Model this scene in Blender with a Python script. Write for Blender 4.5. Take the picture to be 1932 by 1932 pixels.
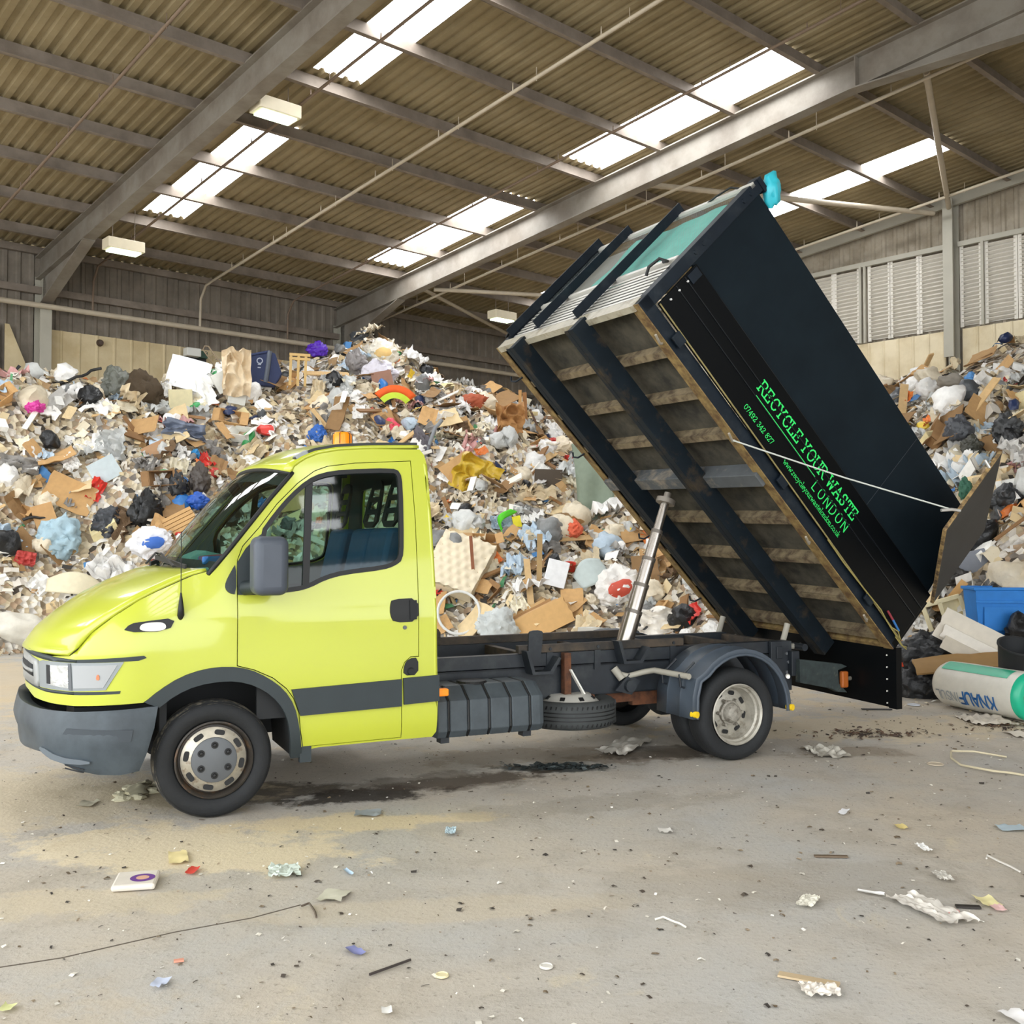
import bpy, bmesh, math, random
from mathutils import Vector, Matrix
from mathutils import noise as mnoise
from mathutils.geometry import delaunay_2d_cdt

# ------------------------------------------------------------------ camera, sky, lights, exposure
scene = bpy.context.scene
for o in list(bpy.data.objects):
    bpy.data.objects.remove(o)
COL = scene.collection
PI = math.pi
CAM_H = 1.62
cam_data = bpy.data.cameras.new('camera')
cam_data.sensor_width = 36.0
cam_data.lens = 36.0
cam_data.clip_end = 300
cam = bpy.data.objects.new('camera', cam_data)
cam.location = (0, 0, CAM_H)
PITCH = math.atan(54 / 1932)
cam.rotation_euler = (PI / 2 + PITCH, 0, 0)
COL.objects.link(cam)
scene.camera = cam
scene.view_settings.view_transform = 'Standard'
scene.view_settings.look = 'None'
scene.view_settings.gamma = 1.0
scene.view_settings.use_curve_mapping = False
scene.view_settings.exposure = 0.40
world = bpy.data.worlds.new('sky')
scene.world = world
world.use_nodes = True
wn = world.node_tree
bg = wn.nodes['Background']
bg.inputs[0].default_value = (0.93, 0.97, 1.0, 1)
bg.inputs[1].default_value = 3.6
SKYLIGHT = 10.0          # light that comes through the roof sheets

# ------------------------------------------------------------------ helpers
R = random.Random(7)


def tag(o, label=None, cat=None, group=None, kind=None):
    if label: o['label'] = label
    if cat: o['category'] = cat
    if group: o['group'] = group
    if kind: o['kind'] = kind
    return o


def empty(name, loc=(0, 0, 0), rz=0.0, parent=None):
    o = bpy.data.objects.new(name, None)
    o.empty_display_size = 0.2
    o.location = loc
    o.rotation_euler = (0, 0, rz)
    COL.objects.link(o)
    if parent: o.parent = parent
    return o


class MB:
    def __init__(s):
        s.v = []; s.f = []; s.m = []; s.cols = None

    def add(s, vs, fs, m=0):
        b = len(s.v)
        s.v.extend([tuple(x) for x in vs])
        for f in fs:
            s.f.append(tuple(i + b for i in f)); s.m.append(m)
        return s

    def box(s, c, d, R=None, m=0):
        x, y, z = d[0] / 2, d[1] / 2, d[2] / 2
        vs = [Vector((i, j, k)) for i in (-x, x) for j in (-y, y) for k in (-z, z)]
        if R is not None: vs = [R @ v for v in vs]
        c = Vector(c)
        return s.add([v + c for v in vs], [(0, 1, 3, 2), (4, 6, 7, 5), (0, 4, 5, 1), (2, 3, 7, 6), (0, 2, 6, 4), (1, 5, 7, 3)], m)

    def rng(s, x0, x1, y0, y1, z0, z1, m=0):
        return s.box(((x0 + x1) / 2, (y0 + y1) / 2, (z0 + z1) / 2), (abs(x1 - x0), abs(y1 - y0), abs(z1 - z0)), None, m)

    def beam(s, p0, p1, w, h, up=(0, 0, 1), m=0):
        p0, p1 = Vector(p0), Vector(p1)
        x = (p1 - p0); L = x.length; x.normalize()
        up = Vector(up)
        y = up.cross(x)
        if y.length < 1e-4: y = Vector((1, 0, 0)).cross(x)
        y.normalize(); z = x.cross(y)
        Rm = Matrix((x, y, z)).transposed()
        return s.box((p0 + p1) / 2, (L, w, h), Rm, m)

    def tube(s, path, r, n=8, caps=True, m=0, closed=False):
        P = [Vector(p) for p in path]
        N = len(P)
        rs = r if isinstance(r, (list, tuple)) else [r] * N
        vs = []; fs = []
        prev = None
        for i in range(N):
            if closed: t = P[(i + 1) % N] - P[i - 1]
            else: t = P[min(i + 1, N - 1)] - P[max(i - 1, 0)]
            t.normalize()
            if prev is None:
                a = Vector((0, 0, 1)) if abs(t.z) < .9 else Vector((1, 0, 0))
                u = t.cross(a).normalized()
            else:
                u = (prev - t * prev.dot(t))
                if u.length < 1e-6: u = t.orthogonal()
                u.normalize()
            prev = u
            w = t.cross(u)
            for k in range(n):
                a = 2 * PI * k / n
                vs.append(P[i] + (u * math.cos(a) + w * math.sin(a)) * rs[i])
        for i in range(N if closed else N - 1):
            j = (i + 1) % N
            for k in range(n):
                k2 = (k + 1) % n
                fs.append((i * n + k, i * n + k2, j * n + k2, j * n + k))
        if caps and not closed:
            fs.append(tuple(range(n - 1, -1, -1)))
            fs.append(tuple((N - 1) * n + k for k in range(n)))
        return s.add(vs, fs, m)

    def cyl(s, p0, p1, r0, r1=None, n=20, m=0):
        return s.tube([p0, p1], [r0, r0 if r1 is None else r1], n, True, m)

    def lathe(s, prof, c, ax, n=40, m=0, closed=False):
        # prof: (radius, distance along ax)
        c = Vector(c); ax = Vector(ax).normalized()
        u = ax.orthogonal().normalized(); w = ax.cross(u)
        vs = []; fs = []; K = len(prof)
        for k in range(n):
            a = 2 * PI * k / n
            d = u * math.cos(a) + w * math.sin(a)
            for (r, h) in prof: vs.append(c + d * r + ax * h)
        for k in range(n):
            k2 = (k + 1) % n
            for i in range(K if closed else K - 1):
                j = (i + 1) % K
                fs.append((k * K + i, k2 * K + i, k2 * K + j, k * K + j))
        return s.add(vs, fs, m)

    def disc(s, c, ax, r, n=24, m=0):
        c = Vector(c); ax = Vector(ax).normalized(); u = ax.orthogonal().normalized(); w = ax.cross(u)
        return s.add([c + (u * math.cos(2 * PI * k / n) + w * math.sin(2 * PI * k / n)) * r for k in range(n)], [tuple(range(n))], m)

    def prism(s, poly, fn, d0, d1, m=0):
        # poly of (a,b); fn(a,b,d)->xyz
        n = len(poly)
        vs = [fn(a, b, d0) for a, b in poly] + [fn(a, b, d1) for a, b in poly]
        fs = [tuple(range(n)), tuple(range(2 * n - 1, n - 1, -1))]
        fs += [(i, i + n, (i + 1) % n + n, (i + 1) % n) for i in range(n)]
        return s.add(vs, fs, m)

    def grid(s, fn, nu, nv, m=0, flip=False):
        vs = [fn(i / nu, j / nv) for i in range(nu + 1) for j in range(nv + 1)]
        fs = []
        for i in range(nu):
            for j in range(nv):
                a = i * (nv + 1) + j
                f = (a, a + nv + 1, a + nv + 2, a + 1)
                fs.append(f[::-1] if flip else f)
        return s.add(vs, fs, m)

    def mesh(s, name, mats, smooth=None):
        me = bpy.data.meshes.new(name)
        me.from_pydata(s.v, [], s.f)
        for x in (mats if isinstance(mats, (list, tuple)) else [mats]): me.materials.append(x)
        me.polygons.foreach_set('material_index', s.m)
        if smooth is not None:
            me.polygons.foreach_set('use_smooth', [True] * len(s.f))
            me.update()
            me.set_sharp_from_angle(angle=math.radians(smooth))
        me.update()
        return me

    def build(s, name, mats, parent=None, smooth=None, bevel=0, solid=0, fix=False, seg=2):
        me = s.mesh(name, mats, smooth)
        if fix:
            b = bmesh.new(); b.from_mesh(me); bmesh.ops.recalc_face_normals(b, faces=b.faces); b.to_mesh(me); b.free()
        o = bpy.data.objects.new(name, me)
        COL.objects.link(o)
        if parent: o.parent = parent
        if solid:
            md = o.modifiers.new('solid', 'SOLIDIFY'); md.thickness = solid; md.offset = -1
        if bevel:
            md = o.modifiers.new('bevel', 'BEVEL'); md.width = bevel; md.segments = seg; md.limit_method = 'ANGLE'
            md.angle_limit = math.radians(35); md.harden_normals = False
        return o


def struct(o):
    o['kind'] = 'structure'
    return o


# ------------------------------------------------------------------ materials
def lin(c):
    if isinstance(c, str):
        c = [int(c[i:i + 2], 16) / 255 for i in (0, 2, 4)]
    return tuple(x / 12.92 if x <= .04045 else ((x + .055) / 1.055) ** 2.4 for x in c)


MATS = {}


def mat(name, col, rough=.6, metal=0.0, var=0.0, scale=6.0, bump=0.0, bscale=40.0, col2=None, mixr=(.4, .62), spec=.5, coat=0.0, emit=None, rand=0.0, trans=0.0, alpha=1.0, sub=0.0, coord='Object'):
    """noise-varied principled surface; col2 = second colour in patches"""
    if name in MATS: return MATS[name]
    m = bpy.data.materials.new(name); m.use_nodes = True
    nt = m.node_tree; N = nt.nodes; Lk = nt.links
    p = N['Principled BSDF']
    c = lin(col)
    p.inputs['Base Color'].default_value = (*c, 1)
    p.inputs['Roughness'].default_value = rough
    p.inputs['Metallic'].default_value = metal
    p.inputs['Specular IOR Level'].default_value = spec
    if coat: p.inputs['Coat Weight'].default_value = coat; p.inputs['Coat Roughness'].default_value = .06
    if trans: p.inputs['Transmission Weight'].default_value = trans
    if alpha < 1: p.inputs['Alpha'].default_value = alpha
    if emit:
        p.inputs['Emission Color'].default_value = (*lin(emit[0]), 1); p.inputs['Emission Strength'].default_value = emit[1]
    tc = None
    if var or bump or col2:
        tc = N.new('ShaderNodeTexCoord')
    src = None
    if col2:
        nz = N.new('ShaderNodeTexNoise'); nz.inputs['Scale'].default_value = scale; nz.inputs['Detail'].default_value = 8; nz.inputs['Roughness'].default_value = .65
        Lk.new(tc.outputs[coord], nz.inputs['Vector'])
        mr = N.new('ShaderNodeMapRange'); mr.inputs[1].default_value = mixr[0]; mr.inputs[2].default_value = mixr[1]
        Lk.new(nz.outputs['Fac'], mr.inputs[0])
        mx = N.new('ShaderNodeMix'); mx.data_type = 'RGBA'
        mx.inputs[6].default_value = (*c, 1); mx.inputs[7].default_value = (*lin(col2), 1)
        Lk.new(mr.outputs[0], mx.inputs[0]); src = mx.outputs[2]
    if var or rand:
        hv = N.new('ShaderNodeHueSaturation')
        if src: Lk.new(src, hv.inputs['Color'])
        else: hv.inputs['Color'].default_value = (*c, 1)
        val = None
        if var:
            n2 = N.new('ShaderNodeTexNoise'); n2.inputs['Scale'].default_value = scale * 1.7; n2.inputs['Detail'].default_value = 6
            Lk.new(tc.outputs[coord], n2.inputs['Vector'])
            m2 = N.new('ShaderNodeMapRange'); m2.inputs[1].default_value = .25; m2.inputs[2].default_value = .75
            m2.inputs[3].default_value = 1 - var; m2.inputs[4].default_value = 1 + var
            Lk.new(n2.outputs['Fac'], m2.inputs[0]); val = m2.outputs[0]
        if rand:
            oi = N.new('ShaderNodeObjectInfo')
            m3 = N.new('ShaderNodeMapRange'); m3.inputs[3].default_value = 1 - rand; m3.inputs[4].default_value = 1 + rand
            Lk.new(oi.outputs['Random'], m3.inputs[0])
            if val:
                mu = N.new('ShaderNodeMath'); mu.operation = 'MULTIPLY'; Lk.new(val, mu.inputs[0]); Lk.new(m3.outputs[0], mu.inputs[1]); val = mu.outputs[0]
            else: val = m3.outputs[0]
        Lk.new(val, hv.inputs['Value']); src = hv.outputs[0]
    if src: Lk.new(src, p.inputs['Base Color'])
    if bump:
        n3 = N.new('ShaderNodeTexNoise'); n3.inputs['Scale'].default_value = bscale; n3.inputs['Detail'].default_value = 5
        Lk.new(tc.outputs[coord], n3.inputs['Vector'])
        b = N.new('ShaderNodeBump'); b.inputs['Strength'].default_value = bump; b.inputs['Distance'].default_value = .02
        Lk.new(n3.outputs['Fac'], b.inputs['Height']); Lk.new(b.outputs[0], p.inputs['Normal'])
    MATS[name] = m
    return m


def glass(name, tint, refl=.12):
    if name in MATS: return MATS[name]
    m = bpy.data.materials.new(name); m.use_nodes = True
    nt = m.node_tree; N = nt.nodes; Lk = nt.links
    N.remove(N['Principled BSDF'])
    out = N['Material Output']
    tr = N.new('ShaderNodeBsdfTransparent'); tr.inputs[0].default_value = (*lin(tint), 1)
    gl = N.new('ShaderNodeBsdfGlossy'); gl.inputs['Roughness'].default_value = .03
    fr = N.new('ShaderNodeFresnel'); ge = N.new('ShaderNodeNewGeometry')
    mi = N.new('ShaderNodeMapRange'); mi.inputs[3].default_value = 1.45; mi.inputs[4].default_value = 1 / 1.45   # a thin pane reflects the same from both sides
    Lk.new(ge.outputs['Backfacing'], mi.inputs[0]); Lk.new(mi.outputs[0], fr.inputs[0])
    mx = N.new('ShaderNodeMixShader')
    Lk.new(fr.outputs[0], mx.inputs[0]); Lk.new(tr.outputs[0], mx.inputs[1]); Lk.new(gl.outputs[0], mx.inputs[2])
    Lk.new(mx.outputs[0], out.inputs[0])
    MATS[name] = m
    return m


def emis(name, col, st):
    m = bpy.data.materials.new(name); m.use_nodes = True
    nt = m.node_tree
    nt.nodes.remove(nt.nodes['Principled BSDF'])
    e = nt.nodes.new('ShaderNodeEmission'); e.inputs[0].default_value = (*lin(col), 1); e.inputs[1].default_value = st
    nt.links.new(e.outputs[0], nt.nodes['Material Output'].inputs[0])
    MATS[name] = m
    return m


# ------------------------------------------------------------------ polygon tools
def inside(p, poly):
    x, y = p; c = False; n = len(poly); j = n - 1
    for i in range(n):
        xi, yi = poly[i]; xj, yj = poly[j]
        if (yi > y) != (yj > y) and x < (xj - xi) * (y - yi) / (yj - yi) + xi: c = not c
        j = i
    return c


def seglen(poly, step, closed=True):
    out = []; n = len(poly)
    for i in range(n if closed else n - 1):
        a, b = poly[i], poly[(i + 1) % n]
        L = math.hypot(b[0] - a[0], b[1] - a[1]); k = max(1, int(math.ceil(L / step)))
        for j in range(k): out.append((a[0] + (b[0] - a[0]) * j / k, a[1] + (b[1] - a[1]) * j / k))
    if not closed: out.append(poly[-1])
    return out


def chaikin(poly, it=2, closed=True):
    for _ in range(it):
        o = []; n = len(poly)
        for i in range(n if closed else n - 1):
            a, b = poly[i], poly[(i + 1) % n]
            o.append((a[0] * .75 + b[0] * .25, a[1] * .75 + b[1] * .25)); o.append((a[0] * .25 + b[0] * .75, a[1] * .25 + b[1] * .75))
        if not closed: o = [poly[0]] + o + [poly[-1]]
        poly = o
    return poly


def area2(poly):
    return sum(poly[i][0] * poly[(i + 1) % len(poly)][1] - poly[(i + 1) % len(poly)][0] * poly[i][1] for i in range(len(poly)))


def shrink(poly, d):
    n = len(poly); sg = 1 if area2(poly) > 0 else -1; out = []
    for i in range(n):
        a, b, c = poly[i - 1], poly[i], poly[(i + 1) % n]
        def nrm(p, q):
            L = math.hypot(q[0] - p[0], q[1] - p[1]) or 1
            return (-(q[1] - p[1]) / L * sg, (q[0] - p[0]) / L * sg)
        n1, n2 = nrm(a, b), nrm(b, c)
        mx, my = n1[0] + n2[0], n1[1] + n2[1]; L = math.hypot(mx, my) or 1
        k = d / max(.35, (mx * n1[0] + my * n1[1]) / L)
        out.append((b[0] + mx / L * k, b[1] + my / L * k))
    return out


def panel(mb, outer, holes, fn, step=.05, m=0, flip=False):
    """fills a polygon with holes by a fine mesh and maps it by fn(a, b)"""
    loops = [seglen(outer, step)] + [seglen(h, step) for h in holes]
    vs = []; es = []
    for lp in loops:
        b = len(vs); n = len(lp)
        vs += lp; es += [(b + i, b + (i + 1) % n) for i in range(n)]
    bnd = list(vs)
    x0 = min(p[0] for p in outer); x1 = max(p[0] for p in outer); y0 = min(p[1] for p in outer); y1 = max(p[1] for p in outer)
    cell = {}
    for p in bnd: cell.setdefault((int(p[0] // step), int(p[1] // step)), []).append(p)
    j = 0; y = y0 + step / 2
    while y < y1:
        x = x0 + (step / 2 if j % 2 else step)
        while x < x1:
            q = (x, y); ok = inside(q, outer) and not any(inside(q, h) for h in holes)
            if ok:
                ci, cj = int(x // step), int(y // step)
                for a in (-1, 0, 1):
                    for b in (-1, 0, 1):
                        for p in cell.get((ci + a, cj + b), ()):
                            if (p[0] - x) ** 2 + (p[1] - y) ** 2 < (step * .45) ** 2: ok = False
            if ok: vs.append(q)
            x += step
        y += step; j += 1
    r = delaunay_2d_cdt([Vector(v) for v in vs], es, [], 0, 1e-6)
    V, F = r[0], r[2]
    fs = []
    for f in F:
        c = (sum(V[i][0] for i in f) / len(f), sum(V[i][1] for i in f) / len(f))
        if inside(c, outer) and not any(inside(c, h) for h in holes):
            f = tuple(f)
            if area2([V[i] for i in f]) < 0: f = f[::-1]
            fs.append(f[::-1] if flip else f)
    used = sorted({i for f in fs for i in f}); idx = {i: k for k, i in enumerate(used)}
    mb.par = [(V[i][0], V[i][1]) for i in used]; mb.loops = loops
    mb.add([fn(V[i][0], V[i][1]) for i in used], [tuple(idx[i] for i in f) for f in fs], m)
    return mb


def sstep(a, b, x):
    t = min(1, max(0, (x - a) / (b - a))); return t * t * (3 - 2 * t)


def interp(tab, x):
    if x <= tab[0][0]: return tab[0][1]
    for (a, b), (c, d) in zip(tab, tab[1:]):
        if x <= c: return b + (d - b) * (x - a) / (c - a)
    return tab[-1][1]


def polyat(pts, u):
    """point at fraction u of a polyline's index range, smooth (Catmull-Rom)"""
    n = len(pts) - 1; x = u * n; i = min(int(x), n - 1); t = x - i
    P = [Vector(pts[max(0, i - 1)]), Vector(pts[i]), Vector(pts[i + 1]), Vector(pts[min(n, i + 2)])]
    return .5 * ((2 * P[1]) + (P[2] - P[0]) * t + (2 * P[0] - 5 * P[1] + 4 * P[2] - P[3]) * t * t + (3 * P[1] - P[0] - 3 * P[2] + P[3]) * t ** 3)


def resample(pts, n):
    P = [Vector(p) for p in pts]
    L = [0]
    for a, b in zip(P, P[1:]): L.append(L[-1] + (b - a).length)
    out = []
    for k in range(n + 1):
        d = L[-1] * k / n
        i = 0
        while i < len(P) - 2 and L[i + 1] < d: i += 1
        t = (d - L[i]) / max(1e-9, L[i + 1] - L[i]); out.append(P[i].lerp(P[i + 1], min(1, max(0, t))))
    return out

# ------------------------------------------------------------------ the shed: s runs along the eaves wall, r away from it
PHI = math.radians(42)
EV = Vector((math.cos(PHI), math.sin(PHI), 0)); NV = Vector((math.sin(PHI), -math.cos(PHI), 0))
P1 = Vector((-9.566, 20.4, 0))
HE, TN = 7.3, .0963
RIDGE = 18.0


def W(s, r, z): return P1 + EV * s + NV * r + Vector((0, 0, z))
def roofz(r): return HE + TN * (r if r <= RIDGE else 2 * RIDGE - r)


def stain_shade_mat():
    m = bpy.data.materials.new('yard_concrete'); m.use_nodes = True
    nt = m.node_tree; N = nt.nodes; Lk = nt.links
    p = N['Principled BSDF']
    tc = N.new('ShaderNodeTexCoord')
    def nz(sc, det=8, rough=.6, dist=0.0):
        n = N.new('ShaderNodeTexNoise'); n.inputs['Scale'].default_value = sc; n.inputs['Detail'].default_value = det; n.inputs['Roughness'].default_value = rough; n.inputs['Distortion'].default_value = dist
        Lk.new(tc.outputs['Object'], n.inputs['Vector']); return n
    def rmp(src, a, b, c=0, d=1):
        r = N.new('ShaderNodeMapRange'); r.inputs[1].default_value = a; r.inputs[2].default_value = b; r.inputs[3].default_value = c; r.inputs[4].default_value = d
        Lk.new(src, r.inputs[0]); return r.outputs[0]
    def mix(f, a, b):
        x = N.new('ShaderNodeMix'); x.data_type = 'RGBA'
        if isinstance(f, float): x.inputs[0].default_value = f
        else: Lk.new(f, x.inputs[0])
        for s, i in ((a, 6), (b, 7)):
            if isinstance(s, tuple): x.inputs[i].default_value = s
            else: Lk.new(s, x.inputs[i])
        return x.outputs[2]
    def math_(op, a, b):
        x = N.new('ShaderNodeMath'); x.operation = op; x.use_clamp = True
        for s, i in ((a, 0), (b, 1)):
            if isinstance(s, (int, float)): x.inputs[i].default_value = s
            else: Lk.new(s, x.inputs[i])
        return x.outputs[0]
    c = lambda h: (*lin(h), 1)
    big = nz(.55, 6, .6, .4); mid = nz(2.6, 9, .68, .6); fine = nz(34, 6, .7)
    col = mix(rmp(big.outputs['Fac'], .36, .64), c('b4b2ad'), c('bfb4a3'))
    col = mix(rmp(mid.outputs['Fac'], .48, .68, 0, .5), col, c('9d9486'))
    col = mix(rmp(nz(1.1, 10, .72, 1.2).outputs['Fac'], .60, .70, 0, .7), col, c('cfc2a6'))
    col = mix(rmp(fine.outputs['Fac'], .57, .70, 0, .6), col, c('6f6658'))
    col = mix(rmp(nz(52, 3, .6).outputs['Fac'], .69, .76, 0, .8), col, c('d8d2c4'))
    # stains, dust patches and painted under-truck shade: (x, y, rx, ry, turn, colour, strength)
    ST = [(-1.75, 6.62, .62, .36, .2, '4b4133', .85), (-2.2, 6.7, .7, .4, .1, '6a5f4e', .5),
          (-1.75, 5.45, 1.0, .42, -.1, 'dccdae', .85), (-.95, 5.95, .75, .2, .1, 'd8c7a4', .85), (-3.2, 6.5, 1.6, .9, 0, 'cdbd9d', .6), (-2.0, 4.6, .7, .2, .2, 'cfc0a2', .5),
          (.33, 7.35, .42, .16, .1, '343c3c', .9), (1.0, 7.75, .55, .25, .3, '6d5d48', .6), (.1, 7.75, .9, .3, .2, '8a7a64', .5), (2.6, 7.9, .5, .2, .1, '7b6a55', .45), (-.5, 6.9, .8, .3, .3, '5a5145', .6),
          (-.95, 6.55, .55, .2, .35, '241e18', .9), (-.35, 6.95, .7, .16, .4, '4a3f33', .75), (1.15, 7.9, .5, .3, .3, '3c3328', .7),  # dark stains under the truck, with its shadow painted into their colour
          (.55, 6.35, .9, .22, .25, '8d8475', .35), (3.0, 8.9, 1.8, .6, .1, 'd6c4a0', .5), (-5.5, 12.0, 3.0, 2.5, .2, 'd3bf9c', .55), (0, 11, 5, 2.2, .3, 'cdb994', .5),
          (-.3, 4.55, .9, .16, .15, 'c8baa0', .4), (-2.2, 3.4, 1.1, .3, .2, 'bfae92', .35), (1.3, 4.9, 1.0, .35, .1, '9f978a', .4)]
    warp = nz(3.2, 8, .7)
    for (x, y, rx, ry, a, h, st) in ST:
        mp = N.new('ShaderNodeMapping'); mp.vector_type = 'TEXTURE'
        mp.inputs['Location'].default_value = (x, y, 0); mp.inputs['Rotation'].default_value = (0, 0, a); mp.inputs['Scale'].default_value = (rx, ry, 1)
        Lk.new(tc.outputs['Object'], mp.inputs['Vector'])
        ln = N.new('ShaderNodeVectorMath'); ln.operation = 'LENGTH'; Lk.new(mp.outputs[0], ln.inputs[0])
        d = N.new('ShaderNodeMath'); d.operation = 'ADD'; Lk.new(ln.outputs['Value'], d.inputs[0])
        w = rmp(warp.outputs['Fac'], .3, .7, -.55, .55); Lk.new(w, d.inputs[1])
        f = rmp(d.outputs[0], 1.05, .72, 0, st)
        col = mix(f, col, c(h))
    # long straight crack line in the slab
    Lk.new(col, p.inputs['Base Color'])
    p.inputs['Roughness'].default_value = .75
    p.inputs['Specular IOR Level'].default_value = .3
    b = N.new('ShaderNodeBump'); b.inputs['Strength'].default_value = .45; b.inputs['Distance'].default_value = .012
    hh = N.new('ShaderNodeMath'); hh.operation = 'ADD'; Lk.new(fine.outputs['Fac'], hh.inputs[0]); Lk.new(mid.outputs['Fac'], hh.inputs[1])
    Lk.new(hh.outputs[0], b.inputs['Height']); Lk.new(b.outputs[0], p.inputs['Normal'])
    return m


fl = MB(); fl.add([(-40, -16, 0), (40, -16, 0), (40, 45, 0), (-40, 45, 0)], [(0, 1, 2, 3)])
struct(fl.build('floor', stain_shade_mat()))

M_sheet = mat('roof_sheet', '97896a', .8, var=.12, scale=1.2, col2='867757', mixr=(.42, .68))
M_steel = mat('dusty_steel', '8b8075', .75, var=.10, scale=2.0, col2='796e63')
M_rafter = mat('rafter_grey', '8a847a', .65, var=.08, scale=1.5, col2='776e63')
M_clad = mat('grey_cladding', '857c70', .75, var=.1, scale=1.5, col2='6f675c')
M_push = mat('cream_sheet', 'cfbf9b', .8, var=.07, scale=1.4, col2='c0ad86', bump=.1)
M_push2 = mat('pale_cream_sheet', 'ddd0b2', .8, var=.06, scale=1.4, col2='cbbb98', bump=.1)
M_light_steel = mat('pale_steel', 'aaa698', .6, var=.06, scale=2.0)
M_louvre = mat('pale_louvre', 'd8d3c8', .6, var=.05)
M_pipe = mat('pale_pipe', 'b8ac98', .55, var=.08, scale=3)
M_pipe_d = mat('rusty_pipe', '7a6858', .7, var=.1, scale=3)
M_sky = emis('daylight_panel', 'fbfdff', SKYLIGHT)

SKY_S = [(-9.0, -8.2), (-4.0, -3.2), (1.0, 1.8), (6.0, 7.0), (11.0, 11.8)]
BANDS = [(-.25, 2.9, False), (2.9, 7.2, True), (7.2, 8.95, False), (8.95, 13.3, True), (13.3, RIDGE, False),
         (RIDGE, 21.0, False), (21.0, 33.0, True), (33.0, 36.0, False)]
S0, S1 = -14.0, 14.0
PROF = [(0, 0), (.085, 0), (.11, .045), (.175, .045), (.2, 0)]


def corr(mb, s0, s1, r0, r1, m=0):
    n = max(1, round((s1 - s0) / .2)); k = (s1 - s0) / (n * .2)
    xs = []
    for i in range(n):
        for (a, b) in PROF[:-1]: xs.append((s0 + (i * .2 + a) * k, b))
    xs.append((s1, 0))
    vs = []
    for (s, d) in xs:
        for r in (r0, r1): vs.append(W(s, r, roofz(r) + .2 + d))
    mb.add(vs, [(2 * i, 2 * i + 1, 2 * i + 3, 2 * i + 2) for i in range(len(xs) - 1)], m)


cl = MB(); nwin = 0
for (r0, r1, sk) in BANDS:
    if not sk:
        corr(cl, S0, S1, r0, r1)
    else:
        x = S0
        for (a, b) in (SKY_S if r0 < RIDGE else SKY_S[:2] + SKY_S[4:]):  # beyond the ridge: unseen glowing panels, added to light the truck and floor
            corr(cl, x, a, r0, r1); x = b
            w_ = MB(); corr(w_, a, b, r0, r1); nwin += 1
            struct(w_.build('window_%d' % nwin, M_sky))
        corr(cl, x, S1, r0, r1)
struct(cl.build('ceiling', M_sheet))

# purlins, each a Z-section of its own
k = 0
for sgn in (0, 1):
    for i in range(12):
        r = 1.12 + 1.53 * i
        if r > RIDGE: continue
        if sgn: r = 2 * RIDGE - r
        z = roofz(r); p = MB()
        for (dr, dz, w, h) in ((0, .1, .012, .2), (.04, .006, .08, .012), (-.04, .194, .08, .012)):
            a, b = W(S0, r + dr, z + dz), W(S1, r + dr, z + dz)
            p.beam(a, b, w, h)
        struct(p.build('purlin', M_steel))

# portal frames
for fi, s in enumerate((-7.0, .1, 7.05)):
    p = MB()
    def web(pts, th, s=s):
        p.prism(pts, lambda r, z, d: W(s + d, r, z), -th / 2, th / 2)
    half = [(.0, .45), (.3, .45), (13.9, .45), (14.0, .46), (RIDGE, 1.0)]
    top = [(r, roofz(r)) for r, _ in half]; bot = [(r, roofz(r) - d) for r, d in half]
    web(top + bot[::-1], .014)
    for ln_ in (top, bot):
        for (a, b) in zip(ln_, ln_[1:]): p.beam(W(s, a[0], a[1]), W(s, b[0], b[1]), .22, .022)
    for (r, d) in ((14.0, .46), (RIDGE - .01, 1.0)): p.beam(W(s, r, roofz(r) - d), W(s, r, roofz(r)), .22, .02, up=NV)
    hb = [(.2, roofz(.2) - 1.05), (2.7, roofz(2.7) - .47)]
    web([(.2, roofz(.2) - .45), (2.7, roofz(2.7) - .45), hb[1], hb[0]], .014)
    p.beam(W(s, *hb[0]), W(s, *hb[1]), .22, .022)
    p.beam(W(s, 14.0, roofz(14) - .45), W(s, RIDGE, roofz(RIDGE) - .45), .16, .015)
    far = [(2 * RIDGE - r, z) for r, z in top]; farb = [(2 * RIDGE - r, z) for r, z in bot]
    web(far + farb[::-1], .014)
    for (a, b) in zip(farb, farb[1:]): p.beam(W(s, a[0], a[1]), W(s, b[0], b[1]), .22, .022)
    struct(p.build('roof_beam', M_rafter))
    c = MB()
    c.beam(W(s, .03, 0), W(s, .03, 6.9), .22, .03, up=NV); c.beam(W(s, .37, 0), W(s, .37, 6.3), .22, .03, up=NV); c.beam(W(s, .2, 0), W(s, .2, 6.9), .014, .34, up=NV)
    struct(c.build('wall_column', M_light_steel))

# eaves wall: upper cladding with ribs, cream push wall below
def ribs(mb, fn, a0, a1, z0, z1, pitch, prof):
    n = int(round((a1 - a0) / pitch)); xs = []
    for i in range(n):
        for (t, d) in prof: xs.append((a0 + (i + t) * pitch, d))
    xs.append((a0 + n * pitch, 0)); vs = []
    for (a, d) in xs:
        z1_ = z1(a) if callable(z1) else z1
        vs.append(fn(a, d, z0)); vs.append(fn(a, d, z1_))
    mb.add(vs, [(2 * i, 2 * i + 1, 2 * i + 3, 2 * i + 2) for i in range(len(xs) - 1)])


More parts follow.
